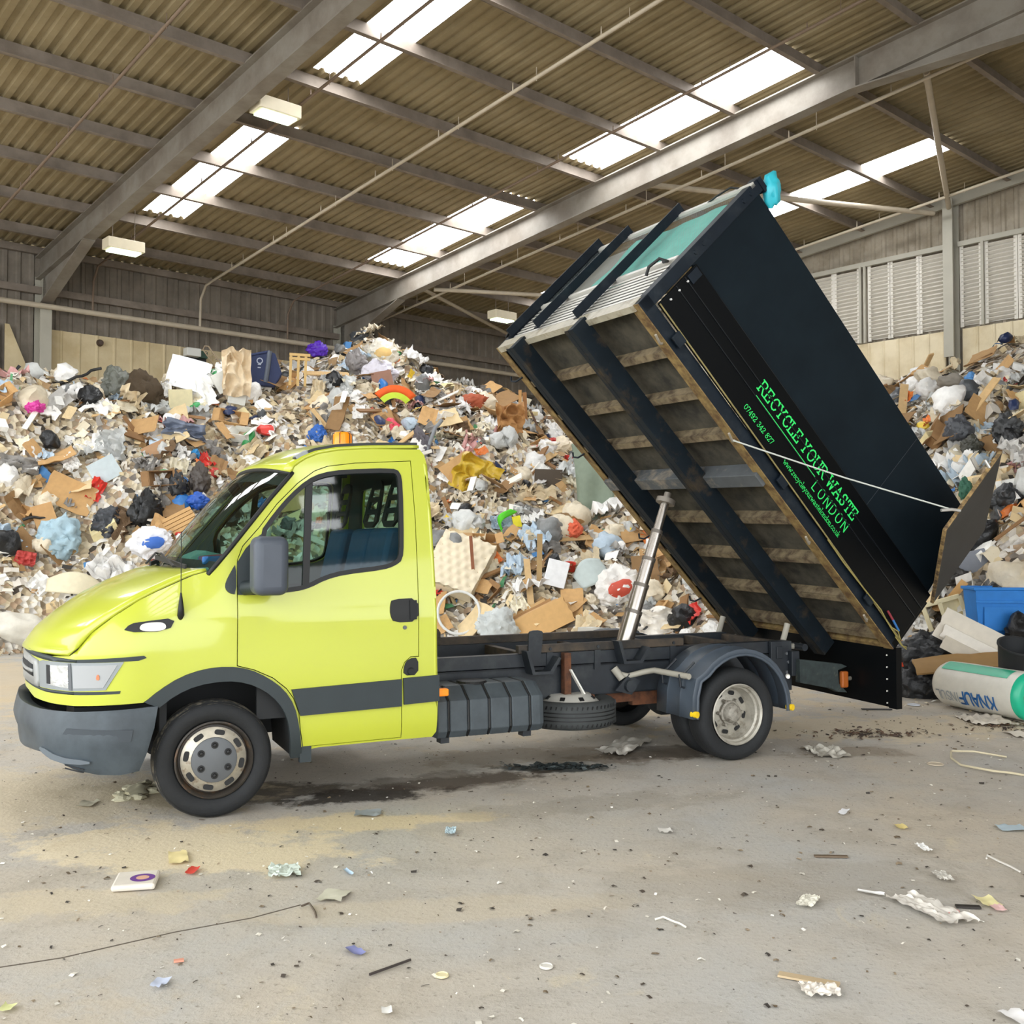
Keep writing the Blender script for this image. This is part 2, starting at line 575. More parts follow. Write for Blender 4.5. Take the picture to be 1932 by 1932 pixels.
RIB = [(0, 0), (.55, 0), (.65, .035), (.9, .035)]
m_ = MB(); ribs(m_, lambda a, d, z: W(a, -.03 + d, z), S0, 14.0, 0, 7.52, .25, RIB); struct(m_.build('wall_left', M_clad))
m_ = MB(); ribs(m_, lambda a, d, z: W(a, .10 + d, z), .16, 9.4, 0, 5.87, .36, [(0, 0), (.8, 0), (.86, .02), (.94, .02)])
m_.add([W(.16, .1, 5.87), W(9.4, .1, 5.87), W(9.4, -.03, 5.87), W(.16, -.03, 5.87)], [(0, 1, 2, 3)])
struct(m_.build('push_wall', M_push))
m_ = MB(); ribs(m_, lambda a, d, z: W(a, .10 + d, z), S0, -.56, 0, 5.87, .36, [(0, 0), (.8, 0), (.86, .02), (.94, .02)])
m_.prism([(-.58, 0), (-.16, 0), (-.16, 5.05), (-.50, 5.87), (-.58, 5.87)], lambda a, z, d: W(a, .1 + d, z), -.01, .01)
struct(m_.build('push_wall', M_push))
for z, r in ((6.62, .1), (7.42, .08)):
    m_ = MB(); m_.beam(W(S0, r, z), W(14, r, z), .1, .14); struct(m_.build('wall_rail', M_steel))
m_ = MB()
for i in range(9):
    z = 4.6 + i * .145; m_.beam(W(9.45, .12, z), W(13.6, .12, z), .09, .075)
struct(m_.build('wall_louvre', mat('dark_louvre', '5d564d', .7)))

# gable wall
m_ = MB(); ribs(m_, lambda a, d, z: W(14.0 - d, a, z), -.25, 36.25, 0, lambda a: roofz(a) + .22, .25, RIB); struct(m_.build('wall_right', mat('gable_cladding', 'a59b8a', .75, var=.12, scale=2, col2='8b806e')))
m_ = MB(); ribs(m_, lambda a, d, z: W(13.86 - d, a, z), .2, 12.1, 0, 5.87, .33, [(0, 0), (.8, 0), (.86, .025), (.94, .025)]); struct(m_.build('push_wall', M_push2))
m_ = MB(); ribs(m_, lambda a, d, z: W(13.86 - d, a, z), 12.42, 30, 0, 5.87, .33, [(0, 0), (.8, 0), (.86, .025), (.94, .025)]); struct(m_.build('push_wall', M_push2))
for r in (6.2, 12.25, 18.0):
    c = MB(); zt = roofz(r)
    c.beam(W(13.62, r, 5.3 if r != 6.2 else 0), W(13.62, r, zt), .03, .2, up=NV); c.beam(W(13.9, r, 0), W(13.9, r, zt), .03, .2, up=NV); c.beam(W(13.76, r, 0), W(13.76, r, zt), .28, .014, up=NV)
    struct(c.build('wall_column', M_light_steel))
for (ra, rb) in ((0, RIDGE), (RIDGE, 36)):
    c = MB(); c.beam(W(13.8, ra, roofz(ra)), W(13.8, rb, roofz(rb)), .08, .22); struct(c.build('wall_rail', M_light_steel))
c = MB(); c.beam(W(13.84, 0.2, 7.58), W(13.84, 12.13, 7.58), .1, .1); struct(c.build('wall_rail', M_light_steel))
c = MB(); c.beam(W(13.84, 12.37, 7.58), W(13.84, 30, 7.58), .1, .1); struct(c.build('wall_rail', M_light_steel))
for (a, b) in ((6.4, 7.6), (7.7, 8.85), (8.95, 9.55), (9.61, 10.17), (10.42, 10.88), (10.92, 11.51), (11.56, 12.13), (12.42, 12.8), (12.91, 13.47), (13.55, 14.1), (14.2, 14.8)):
    c = MB()
    for i in range(19):
        z = 5.98 + i * .082
        c.beam(W(13.86, a, z), W(13.86, b, z), .07, .012, up=(EV * .75 + Vector((0, 0, 1))))
    c.beam(W(13.95, a, 6.72), W(13.95, b, 6.72), .01, 1.56)
    for x in (a, b): c.beam(W(13.86, x, 5.9), W(13.86, x, 7.53), .03, .07, up=NV)
    struct(c.build('wall_louvre', M_louvre))
# unseen far eaves wall, added to darken truck reflections; open bay left for light
m_ = MB(); ribs(m_, lambda a, d, z: W(a, 36.05 - d, z), 2, 14, 0, 7.5, .25, RIB); struct(m_.build('wall_front_unseen', M_clad))
for r in (10.24, 10.34, 12.855):
    c = MB(); c.beam(W(13.8, r, 5.88), W(13.8, r, 7.55), .05, .05, up=NV); struct(c.build('wall_rail', M_light_steel))

# pipes under the roof
def pipe(path, r, m, label, group='sprinkler pipes under the roof'):
    p = MB(); p.tube(path, r, 10)
    o = p.build('sprinkler_pipe', m, smooth=40); tag(o, label, 'pipe', group)
    return o


PIPES = [(-1.35, 7.1, M_pipe_d, 'thin brown sprinkler pipe under the roof left of the first rafter'),
         (.99, 7.1, M_pipe_d, 'thin brown sprinkler pipe crossing the skylights beside the first rafter'),
         (3.3, 7.1, M_pipe, 'pale thin sprinkler pipe midway between the two big rafters'),
         (5.45, 7.1, M_pipe_d, 'thin brown sprinkler pipe beside the skylights before the second rafter'),
         (7.72, 6.9, M_pipe, 'pale sprinkler pipe just beyond and below the second rafter'),
         (12.95, 7.1, M_pipe, 'pale sprinkler pipe running close to the louvred gable wall')]
for (s, he, m, lab) in PIPES:
    d = he - HE
    path = [W(s, .42, 6.3), W(s, .45, 6.9), W(s, .7, HE + d + .06)] + [W(s, r, roofz(r) + d) for r in (1.2, 6, 12, RIDGE)]
    o = pipe(path, .022 if m is M_pipe_d else .028, m, lab)
    for i in range(9):
        r = 1.9 + i * 1.75; z = roofz(r) + d
        nz_ = MB(); nz_.cyl(W(s, r, z), W(s, r, z + (.14 if m is M_pipe else .1)), .014, .007, 6); nz_.build('nozzle', m, o)
        nz_ = MB(); nz_.cyl(W(s, r + .5, z), W(s, r + .5, roofz(r) + (0 if d > -.3 else -.1)), .006, .006, 5); nz_.build('hanger', m, o)
p = MB(); p.tube([W(S0, .45, 6.25), W(13.7, .45, 6.25)], .055, 12)
tag(p.build('wall_pipe', M_pipe, smooth=40), 'thick pale horizontal pipe running along the eaves wall above the heap', 'pipe')
for (a, b, rr, lab) in (((7.3, 3.6, 7.2), (13.8, 6.6, 7.35), .045, 'pale round bracing tube from second rafter to gable, lower one'), ((7.3, 3.0, 7.38), (13.0, .4, 7.2), .045, 'grey round bracing tube sloping down from second rafter to far corner'),
                        ((7.3, 9.6, 8.0), (13.55, 12.0, 8.24), .05, 'pale round bracing tube above the raised body running to the gable column'), ((7.9, 14.6, 8.5), (13.7, 12.25, 8.3), .05, 'grey bracing tube meeting the gable column head from the ridge side')):
    p = MB(); p.tube([W(*a), W(*b)], rr, 10); tag(p.build('bracing_tube', M_pipe, smooth=40), lab, 'tube', 'roof bracing tubes')

# hung lights
M_lamp = mat('lamp_housing', 'ded3b8', .5, var=.04)
M_lampe = emis('lamp_tube', 'eaffd8', 3.0)
for (s, r, z, lab) in ((.6, 8.6, 7.68, 'cream box light hung under the roof beside the first rafter, above the skylights'), (.5, 3.3, 6.84, 'small cream box light hung low near the left wall below the skylights'),
                       (9.52, 3.37, 6.9, 'cream box light hung in the dark far corner beyond the second rafter')):
    t = empty('hung_light', W(s, r, z), PHI); tag(t, lab, 'light', 'box lights hung from the roof')
    h = MB(); h.rng(-.33, .33, -.16, .16, -.02, .17); h.build('housing', M_lamp, t, bevel=.012)
    h = MB(); h.rng(-.27, .27, -.13, .13, -.05, -.021); h.build('diffuser', M_lampe, t)
    h = MB()
    for x in (-.2, .2): h.cyl((x, 0, .17), (x, 0, max(.3, roofz(r) - z)), .006, .006, 5)
    h.build('suspension_wire', M_steel, t)
# flood light on the push wall, small round stain cap
t = empty('floodlight', W(3.15, .2, 5.68), PHI); tag(t, 'small grey floodlight fixed to the top of the cream push wall', 'light')
h = MB(); h.rng(-.16, .16, -.28, -.06, -.05, .13); h.build('housing', mat('flood_white', 'd9d9d2', .4), t, bevel=.015)
h = MB(); h.rng(.16, .34, -.22, -.04, -.06, .1); h.build('gear_box', mat('dark_green', '2f4a3c', .5), t, bevel=.01)
h = MB(); h.rng(-.18, .36, -.1, 0, -.14, -.05); h.build('bracket', mat('black_metal', '2a2a2a', .5), t)
t = MB(); t.lathe([(.0, .1), (.05, .09), (.07, .03), (.075, 0)], W(1.25, .12, 5.72), NV, 12); tag(t.build('pipe_stub', mat('dark_brown', '4a3a30', .6), smooth=40), 'small dark pipe stub on the cream push wall near its top edge', 'pipe')

# ------------------------------------------------------------------ the truck: local x runs to the rear, y away from the camera side, z up
truck = empty('tipper_truck', (-1.7252, 5.9889, 0), math.radians(24.954))
tag(truck, 'lime yellow cab tipper truck with its black body raised, parked before the waste heap', 'truck')
M_paint = mat('lime_paint', 'bac13a', .28, spec=.5, coat=.5, var=.015, scale=1.5)
M_trim = mat('grey_plastic', '273033', .55, var=.08, scale=5, bump=.05, bscale=120)
M_bump = mat('bumper_plastic', '414a50', .5, var=.10, scale=4, col2='323a40')
M_black = mat('black_rubber', '121314', .55)
M_dark = mat('cab_dark', '17191b', .7)
M_lining = mat('cab_lining', '424b4a', .85)
M_glass = glass('cab_glass', 'b4cfc4')
M_glass_f = glass('windscreen_glass', 'c4ddd4')
M_tyre = mat('tyre_rubber', '191b1d', .75, var=.15, scale=14, bump=.15, bscale=60)
M_tyre_d = mat('tyre_dusty', '2a2a28', .9, var=.2, scale=18, col2='78705f', mixr=(.48, .66), bump=.3, bscale=50)
M_rim = mat('worn_rim', 'b9b2a2', .35, .55, var=.15, scale=16, col2='6d4f35', mixr=(.56, .72))
M_rim_d = mat('dark_rim', '3a3530', .5, .3, var=.2, scale=12, col2='6a5038', mixr=(.55, .7))
M_rim_s = mat('silver_rim', 'b3aea2', .45, .3, var=.12, scale=14, col2='837b6c', mixr=(.5, .7))
M_hub = mat('hub_grey', '5c5f62', .5, var=.05)
M_frame = mat('chassis_black', '20252b', .5, var=.2, scale=5, col2='34383a', mixr=(.5, .7))
M_frame_b = mat('chassis_brown', '4b4034', .7, var=.2, scale=7, col2='2d2a26')
M_rust = mat('rust', '6b4128', .8, var=.25, scale=12, col2='4a2f20')
M_tank = mat('tank_plastic', '474f54', .55, var=.10, scale=4, col2='3a4146')
M_chrome = mat('ram_steel', 'a39c94', .25, .9, var=.08, scale=6)
M_amber = mat('amber_lens', 'f08a1c', .25, emit=('f08a1c', .25))
M_white = mat('white_metal', 'e6e3da', .4)
M_seat = mat('blue_seat', '2b4a6e', .9, var=.1, scale=8)

NC = 2.3
_arc = []
for i in range(401):
    th = PI / 2 * i / 400
    _arc.append((-.38 - .63 * math.sin(th) ** (2 / NC), 1 - max(0, math.cos(th)) ** (2 / NC)))
_al = [0.0]
for a, b in zip(_arc, _arc[1:]): _al.append(_al[-1] + math.hypot(b[0] - a[0], b[1] - a[1]))
QE = -.38 - _al[-1]


def qbase(q):
    if q >= -.38: return q, 0.0, 0.0, 1.0
    d = min(-.38 - q, _al[-1]); lo, hi = 0, 400
    while hi - lo > 1:
        md = (lo + hi) // 2
        if _al[md] <= d: lo = md
        else: hi = md
    t = (d - _al[lo]) / max(1e-9, _al[hi] - _al[lo])
    a, b = _arc[lo], _arc[hi]
    l_ = max(0, lo - 3); h_ = min(400, hi + 3)
    dx, dy = _arc[h_][0] - _arc[l_][0], _arc[h_][1] - _arc[l_][1]
    if h_ == 400 and d > _al[-1] - .02: dx, dy = 0.0, 1.0
    L = math.hypot(dx, dy)
    return a[0] + (b[0] - a[0]) * t, a[1] + (b[1] - a[1]) * t, dy / L, -dx / L   # inward normal


def tum(z): return .17 * max(z - 1.15, 0) ** 1.1 + .05 * (max(.5 - z, 0) / .2) ** 2


SEAM = [(-.833, .965), (-.814, .993), (-.711, 1.097), (-.57, 1.192), (-.428, 1.274), (-.34, 1.318), (-.139, 1.412), (-.047, 1.437)]
SEAMD = [(-1.2, .0), (-.8, .04), (-.5, .07), (-.2, .075), (-.06, .065), (.1, .045)]


def side(q, z, off=0.0):
    s, t, nx, ny = qbase(q)
    d = 0.0
    if q < .1 and z > .97:
        zs = interp(SEAM, q)
        if zs > .99: d = interp(SEAMD, q) * min(1.15, max(0, (z - .97) / (zs - .97))) ** 2
        elif q < -.8: d = 0
    w = sstep(-.06, .1, q)
    d = d * (1 - w) + tum(z) * (w if z > .8 else sstep(-.38, -.2, q))
    zc = 1.19 + .06 * (q - .1)                    # pressed line along the flank
    if q > -.4: d += .0045 * (1 - sstep(zc - .05, zc - .005, z)) * sstep(.72, 1.06, z) * sstep(-.4, -.2, q)
    d -= off
    return Vector((s + nx * d, t + ny * d, z))


def near(off=0.0): return lambda q, z: side(q, z, off)
def farf(off=0.0):
    def f(q, z):
        v = side(q, z, off); return Vector((v.x, 2 - v.y, v.z))
    return f


def skin(name, poly, m, off, th, parent, holes=(), step=.05, far=False, bevel=0, smooth=40):
    """a fitted skin over the cab's flank with exact surface normals and folded rims"""
    fn = farf(off) if far else near(off)
    b = MB(); panel(b, poly, list(holes), fn, step, 0, far)
    e = .012; sg = -1 if far else 1
    def nrm(q, z):
        a = (fn(q + e, z) - fn(q - e, z)).cross(fn(q, z + e) - fn(q, z - e)) * sg
        return a.normalized() if a.length > 1e-12 else Vector((0, -sg, 0))
    N_ = [nrm(*p) for p in b.par]; nf = len(b.f)
    if th:
        for lp in b.loops:
            if (area2(lp) < 0) != (lp is b.loops[0] and False) and lp is b.loops[0]: lp = lp[::-1]
            P = [fn(*p) for p in lp]; Q = [p_ - nrm(*p) * th for p_, p in zip(P, lp)]
            k = len(P)
            b.add(P + Q, [(i, k + i, k + (i + 1) % k, (i + 1) % k) for i in range(k)])
    me = b.mesh(name, m, None)
    me.polygons.foreach_set('use_smooth', [True] * len(me.polygons)); me.update()
    ln = []
    for p in me.polygons:
        if p.index < nf: ln += [N_[v] for v in p.vertices]
        else: ln += [p.normal.copy()] * len(p.vertices)
    me.normals_split_custom_set(ln)
    o = bpy.data.objects.new(name, me); COL.objects.link(o)
    if parent: o.parent = parent
    return o


DOOR = [(.12, .882), (.121, 1.307), (.125, 1.504), (.158, 1.588), (.258, 1.70), (.371, 1.846), (.503, 1.977), (.612, 2.057), (.698, 2.09), (.877, 2.116), (1.253, 2.142), (1.262, 1.76), (1.255, 1.259), (1.254, .884), (1.197, .883), (1.159, .852),
        (1.138, .803), (1.142, .379), (.514, .372), (.496, .472), (.485, .584), (.453, .672), (.411, .731), (.331, .799), (.222, .852)]
WIN = chaikin([(.262, 1.66), (.356, 1.788), (.454, 1.9), (.563, 1.995), (.658, 2.041), (.799, 2.066), (1.119, 2.085), (1.172, 2.065), (1.183, 1.976), (1.169, 1.603), (1.155, 1.50), (1.106, 1.465), (1.028, 1.44), (.77, 1.413), (.654, 1.383), (.555, 1.336), (.466, 1.315), (.296, 1.305), (.285, 1.50)], 1)
ARCH_O = [(-.393, .705), (-.314, .769), (-.199, .838), (-.067, .877), (.068, .885), (.191, .863), (.3, .807), (.395, .732), (.459, .633), (.489, .504), (.513, .31)]
ARCH_O = chaikin(ARCH_O, 1, False)
ARCH_I = [(-.313, .67), (-.227, .734), (-.11, .784), (.054, .802), (.176, .783), (.285, .729), (.364, .655), (.412, .573), (.432, .477), (.446, .309)]
ARCH_I = chaikin(ARCH_I, 1, False)
BACK = [(1.349, .368), (1.374, .401), (1.38, .598), (1.376, .841), (1.373, 1.256), (1.37, 1.689), (1.364, 2.107), (1.348, 2.18), (1.318, 2.218)]
ROOFE = [(.472, 2.036), (.49, 2.08), (.555, 2.125), (.64, 2.162), (.777, 2.191), (.987, 2.209), (1.313, 2.225)]
PILL = [(-.035, 1.427), (.074, 1.557), (.202, 1.716), (.333, 1.878), (.451, 2.012), (.472, 2.036)]
outer = [(QE, .735), (-1.38, .728), (-1.224, .70), (-.967, .69), (-.791, .688), (-.399, .703)] + ARCH_O[1:-1] + [(.51, .345), (.612, .363), (1.143, .368)] + BACK + ROOFE[::-1][1:] + PILL[::-1][1:] + SEAM[::-1] + [(-1.0, .957), (QE, .957)]
front_in = [p for p in outer]
for far in (False, True):
    skin('side_panel', outer, M_paint, 0, .02, truck, [DOOR], .04, far)
    skin('pillar_lining', [(.0, 1.30), (-.02, 1.41), (.08, 1.545), (.21, 1.71), (.34, 1.87), (.46, 2.01), (.50, 2.07), (.57, 2.11), (.78, 2.175), (1.0, 2.19), (1.29, 2.20), (1.29, 2.12), (.87, 2.09), (.62, 2.03), (.5, 1.95), (.37, 1.81), (.26, 1.68), (.16, 1.56), (.14, 1.30)], M_lining, -.026, 0, truck, (), .06, far)
    d = shrink(DOOR, .005)
    door = skin('door', d, M_paint, 0, .03, truck, [WIN], .045, far)
    g = skin('window_glass', shrink(WIN, .002), M_glass, -.018, 0, door, (), .08, far)
    skin('door_lining', shrink(DOOR, .012), M_lining, -.034, 0, door, [shrink(WIN, -.004)], .06, far)
    w = shrink(WIN, -.004); wi = shrink(WIN, .024)
    skin('window_seal', w, M_black, .004, .03, door, [wi], .04, far)
    skin('window_divider', [(.557, 2.0), (.604, 2.02), (.553, 1.335), (.512, 1.33)], M_black, -.004, .02, door, (), .06, far)
    skin('rubbing_strip', [(.44, .727), (1.134, .75), (1.135, .581), (.495, .567)], M_trim, .016, .016, door, (), .06, far, .005)
    skin('rubbing_strip', [(1.145, .756), (1.385, .763), (1.385, .598), (1.150, .59)], M_trim, .016, .016, truck, (), .06, far, .005)
    skin('arch_flare', ARCH_O + ARCH_I[::-1], M_trim, .014, .035, truck, (), .04, far, .006)
    skin('mirror_base', [(.124, 1.49), (.177, 1.575), (.241, 1.64), (.272, 1.66), (.292, 1.62), (.285, 1.297), (.126, 1.301)], M_trim, .012, .02, door, (), .05, far, .004)
    skin('mirror_base', chaikin([(.116, 1.485), (.093, 1.448), (.055, 1.377), (.052, 1.339), (.075, 1.312), (.116, 1.302)], 1), M_trim, .012, .014, truck, (), .05, far, .004)
    yy = (lambda y: 2 - y) if far else (lambda y: y)
    # handle cup and key lock
    skin('door_handle', chaikin([(1.062, 1.214), (1.075, 1.253), (1.25, 1.256), (1.248, 1.109), (1.085, 1.104), (1.06, 1.155)], 1), M_black, .006, .008, door, (), .05, far, .003)
    skin('handle_grip', [(1.19, 1.243), (1.236, 1.243), (1.234, 1.122), (1.19, 1.122)], M_dark, .016, .01, door, (), .05, far, .004)
    h = MB(); v = side(1.158, 1.072, .004); h.cyl((v.x, yy(v.y + .01), v.z), (v.x, yy(v.y - .002), v.z), .013, None, 14); h.build('lock', M_hub, door)
    skin('filler_recess', chaikin([(1.146, .77), (1.152, .84), (1.185, .876), (1.247, .88), (1.247, .77)], 1), M_black, .004, .006, truck, (), .05, far)
    h = MB(); v = side(1.196, .795, .006); h.cyl((v.x, yy(v.y + .01), v.z), (v.x, yy(v.y - .012), v.z), .028, .02, 14); h.build('filler_cap', M_dark, truck)
    # indicator repeater in its dark blade
    bl = skin('indicator_blade', chaikin([(-.516, 1.104), (-.474, 1.150), (-.40, 1.160), (-.222, 1.178), (-.262, 1.100)], 1), M_black, .006, .01, truck, (), .04, far, .003)
    skin('repeater_lens', chaikin([(-.425, 1.110), (-.415, 1.148), (-.35, 1.156), (-.285, 1.152), (-.275, 1.115), (-.33, 1.103)], 2), mat('clear_lens', 'd8d4cc', .2), .016, .012, bl, (), .04, far, .003)
    # light line across the fender front: slots, headlight
    skin('fender_slot', [(-.776, .948), (-.396, .968), (-.381, .955), (-.424, .941), (-.776, .931)], M_trim, .003, .01, truck, (), .05, far)
    skin('fender_slot', [(-.792, .766), (-.518, .775), (-.523, .759), (-.792, .75)], M_trim, .003, .01, truck, (), .05, far)
    hl = skin('headlight', [(-1.14, .919), (-1.084, .928), (-.814, .930), (-.502, .937), (-.598, .781), (-.811, .770), (-1.117, .773)], mat('lamp_shell', '8f9597', .25, .3), .006, .02, truck, (), .05, far, .004)
    skin('reflector', [(-1.012, .907), (-.833, .912), (-.827, .785), (-1.004, .797)], mat('lamp_chrome', 'e2e6e8', .12, .85, bump=.8, bscale=6), .009, .004, hl, (), .03, far)
    skin('reflector_shade', [(-1.03, .907), (-.99, .907), (-.982, .80), (-1.022, .80)], M_dark, .010, .004, hl, (), .03, far)
    skin('lens_divider', [(-.832, .925), (-.812, .926), (-.800, .775), (-.822, .775)], M_hub, .010, .006, hl, (), .03, far)
    skin('indicator_lens', [(-.80, .915), (-.535, .922), (-.61, .795), (-.79, .787)], mat('milky_lens', 'a3a5a6', .15), .010, .004, hl, (), .04, far)
    skin('indicator_bulb', chaikin([(-.645, .868), (-.632, .868), (-.628, .838), (-.649, .838)], 1), mat('orange_bulb', 'd07850', .3), .0145, .003, hl, (), .03, far)

# nose pieces that run round the front, one per half joined in one mesh
def both(name, poly, m, off, th, parent, step=.05, bevel=0, smooth=40, holes=()):
    b = MB(); panel(b, poly, list(holes), near(off), step); panel(b, poly, list(holes), farf(off), step, 0, True)
    return b.build(name, m, parent, smooth=smooth, solid=th, bevel=bevel)


both('bonnet_lip', [(QE, .98), (-1.362, .978), (-.973, .957), (-.776, .947), (-.776, .932), (-1.001, .931), (-1.36, .95), (QE, .953)], M_trim, .006, .02, truck)
gr = both('grille', [(QE, .952), (-1.378, .95), (-1.15, .922), (-1.128, .772), (-1.349, .785), (QE, .787)], mat('grille_grey', '9b9c9a', .4, .2), .012, .025, truck)
both('grille_opening', [(QE, .905), (-1.36, .905), (-1.22, .892), (-1.205, .825), (-1.36, .835), (QE, .835)], M_dark, .015, .004, gr)
both('grille_bar', [(QE, .877), (-1.21, .866), (-1.21, .848), (QE, .857)], mat('grille_grey', '9b9c9a'), .02, .01, gr)
both('lower_slot', [(QE, .785), (-1.349, .783), (-1.109, .768), (-.792, .766), (-.792, .750), (-1.026, .750), (-1.34, .768), (QE, .77)], M_trim, .004, .012, truck)
BP = [(QE, .69), (-1.356, .672), (-1.024, .662), (-.754, .664), (-.322, .684), (-.341, .567), (-.382, .421), (-.418, .329), (-.507, .312), (-.622, .318), (-.75, .345), (-.86, .395), (-.962, .425), (-1.294, .405), (QE, .40)]


def bump_fn(far):
    def f(q, z):
        o = .035 + .035 * math.sin(PI * min(1, max(0, (z - .30) / .40))) * (1 - sstep(-.55, -.33, q) * .7)
        if q < -.7 and z < .56: o -= .03 * sstep(.56, .50, z) * (1 - sstep(-1.2, -.9, -abs(q)))
        return (farf(o) if far else near(o))(q, z)
    return f


b = MB(); panel(b, BP, [], bump_fn(False), .04); panel(b, BP, [], bump_fn(True), .04, 0, True)
bumper = b.build('front_bumper', M_bump, truck, smooth=50, solid=.07, bevel=.012)
for far in (False, True):
    skin('bumper_lip', chaikin([(-.962, .462), (-.825, .414), (-.65, .402), (-.65, .379), (-.845, .381), (-.984, .438)], 1), mat('lip_plastic', '5a6268', .5), .075, .02, bumper, (), .04, far, .006)
    for k in range(2):
        skin('bumper_vent', [(-.80, .372 - k * .018), (-.69, .352 - k * .016), (-.69, .345 - k * .016), (-.80, .365 - k * .018)], M_dark, .056, .004, bumper, (), .04, far)
    skin('fog_lamp_blank', [(-.782, .575), (-.45, .565), (-.46, .50), (-.835, .50)], mat('bumper_dark', '363d43', .55), .068, .006, bumper, (), .05, far, .004)

# bonnet, windscreen, roof: lofted across the cab
SEAM3 = [side(q, z) for q, z in SEAM]
NEW = [(-1.012, .957), (-.995, .985), (-.94, 1.062), (-.82, 1.165), (-.68, 1.262), (-.54, 1.335), (-.36, 1.41), (-.235, 1.437)]


def loft(edge, cen, nu, nv, p=2.2, ps=2.0, name='x', m=None, smooth=60, lift=0.0):
    E = resample(edge, nu); Cn = resample([(a, 1, b) for a, b in cen], nu)
    def P(u, v):
        i = u * nu; k = min(int(round(i)), nu); e, c = E[k], Cn[k]
        w = -1 + 2 * v; aw = abs(w)
        t = e.y + (1 - e.y) * (1 + w)
        return Vector((e.x + (c.x - e.x) * (1 - aw ** ps), t, e.z + (c.z - e.z) * (1 - aw ** p) + lift))
    return P


hoodP = loft(SEAM3, NEW, 24, 24, 2.6, 2.3)
b = MB(); b.grid(hoodP, 24, 24, 0, True)
hood = b.build('bonnet', M_paint, truck, smooth=60, solid=.02)
for sg in (0, 1):
    b = MB(); b.tube([hoodP(k / 12, sg) + Vector((0, .002 if sg == 0 else -.002, .002)) for k in range(13)], .003, 6); b.build('bonnet_gap', M_dark, hood)
for sg in (1, -1):
    b = MB()
    def vp(u, v): return hoodP(.505 + .255 * u, .5 - sg * (.5 - (.17 + .10 * v + .02 * u))) + Vector((0, 0, .006))
    vs = [hoodP(x, .5 - sg * (.5 - y)) + Vector((-.004, -.002 * sg, .006)) for x, y in ((.50, .10), (.56, .125), (.70, .12), (.745, .095), (.62, .075), (.53, .075))]
    b.add(vs, [tuple(range(6))]); b.build('bonnet_vent', M_dark, hood, solid=.008, fix=True)
PIL3 = [side(q, z) for q, z in PILL]
WSC = [(-.235, 1.437), (-.12, 1.59), (.0, 1.75), (.13, 1.90), (.25, 2.02), (.34, 2.09)]
wsP = loft(PIL3, WSC, 16, 24, 2.6, 2.2)
b = MB(); b.grid(wsP, 16, 24, 0, True)
ws = b.build('windscreen', M_glass_f, truck, smooth=60)
b = MB()
loop = [wsP(0, k / 24) for k in range(25)] + [wsP(k / 16, 1) for k in range(1, 17)] + [wsP(1, 1 - k / 24) for k in range(1, 25)] + [wsP(1 - k / 16, 0) for k in range(1, 16)]
b.tube(loop, .014, 8, closed=True); b.build('windscreen_seal', M_black, ws, smooth=50)
def strip(P, u0, u1, v0, v1, nu, nv, lift):
    bb = MB(); bb.grid(lambda u, v: P(round((u0 + (u1 - u0) * u) * 16) / 16, v0 + (v1 - v0) * v) + Vector((lift, 0, -abs(lift))), nu, nv, 0, True); return bb
strip(wsP, 0, .125, .02, .98, 2, 24, .012).build('screen_border', M_dark, ws)
strip(wsP, .875, 1, .02, .98, 2, 24, .012).build('screen_border', M_dark, ws)
ROOF3 = [side(q, z) for q, z in ROOFE]
RFC = [(.34, 2.09), (.40, 2.13), (.54, 2.205), (.71, 2.245), (.9, 2.268), (1.1, 2.275), (1.30, 2.27)]
rfP = loft(ROOF3, RFC, 20, 20, 2.6, 2.2)
b = MB(); b.grid(rfP, 20, 20, 0, True)
roof = b.build('cab_roof', M_paint, truck, smooth=60, solid=.02)
for v in (.035, .965):
    b = MB(); pts = [rfP(k / 20, v if k > 2 else v) + Vector((0, 0, .008)) for k in range(2, 21)]
    for a, c in zip(pts, pts[1:]): b.beam(a, c + (c - a) * .06, .05, .05)
    b.build('roof_strip', mat('roof_strip_black', '2a2d30', .6, var=.1), roof)
    b = MB(); b.beam(rfP(.10, v) + Vector((0, 0, .012)), rfP(.2, v) + Vector((0, 0, .014)), .055, .055); b.build('roof_strip_end', mat('strip_grey', '8d9095', .4), roof, bevel=.008)
# back wall with its window
def bk(y, z): return Vector((interp([(.36, 1.352), (.42, 1.376), (1.7, 1.37), (2.1, 1.362), (2.18, 1.348), (2.28, 1.30)], z), y, z))
bw = [(.05, .38), (1.95, .38), (2.0, .55), (2.0, 1.15), (1.95, 1.5), (1.9, 1.8), (1.84, 2.12), (1.78, 2.2), (1.5, 2.245), (1.0, 2.262), (.5, 2.245), (.22, 2.2), (.16, 2.12), (.1, 1.8), (.05, 1.5), (0, 1.15), (0, .55)]
rw = chaikin([(.42, 1.62), (1.58, 1.62), (1.60, 1.68), (1.56, 1.98), (1.5, 2.03), (.5, 2.03), (.44, 1.98), (.40, 1.68)], 1)
b = MB(); panel(b, bw, [rw], bk, .08, 0, False); back = b.build('cab_back', M_paint, truck, smooth=50, solid=.02)
b = MB(); panel(b, rw, [], bk, .1); b.build('rear_window', M_glass, back)
b = MB(); panel(b, shrink(rw, -.03), [shrink(rw, .012)], lambda y, z: bk(y, z) + Vector((-.022, 0, 0)), .06); b.build('rear_window_seal', M_black, back, solid=.015)
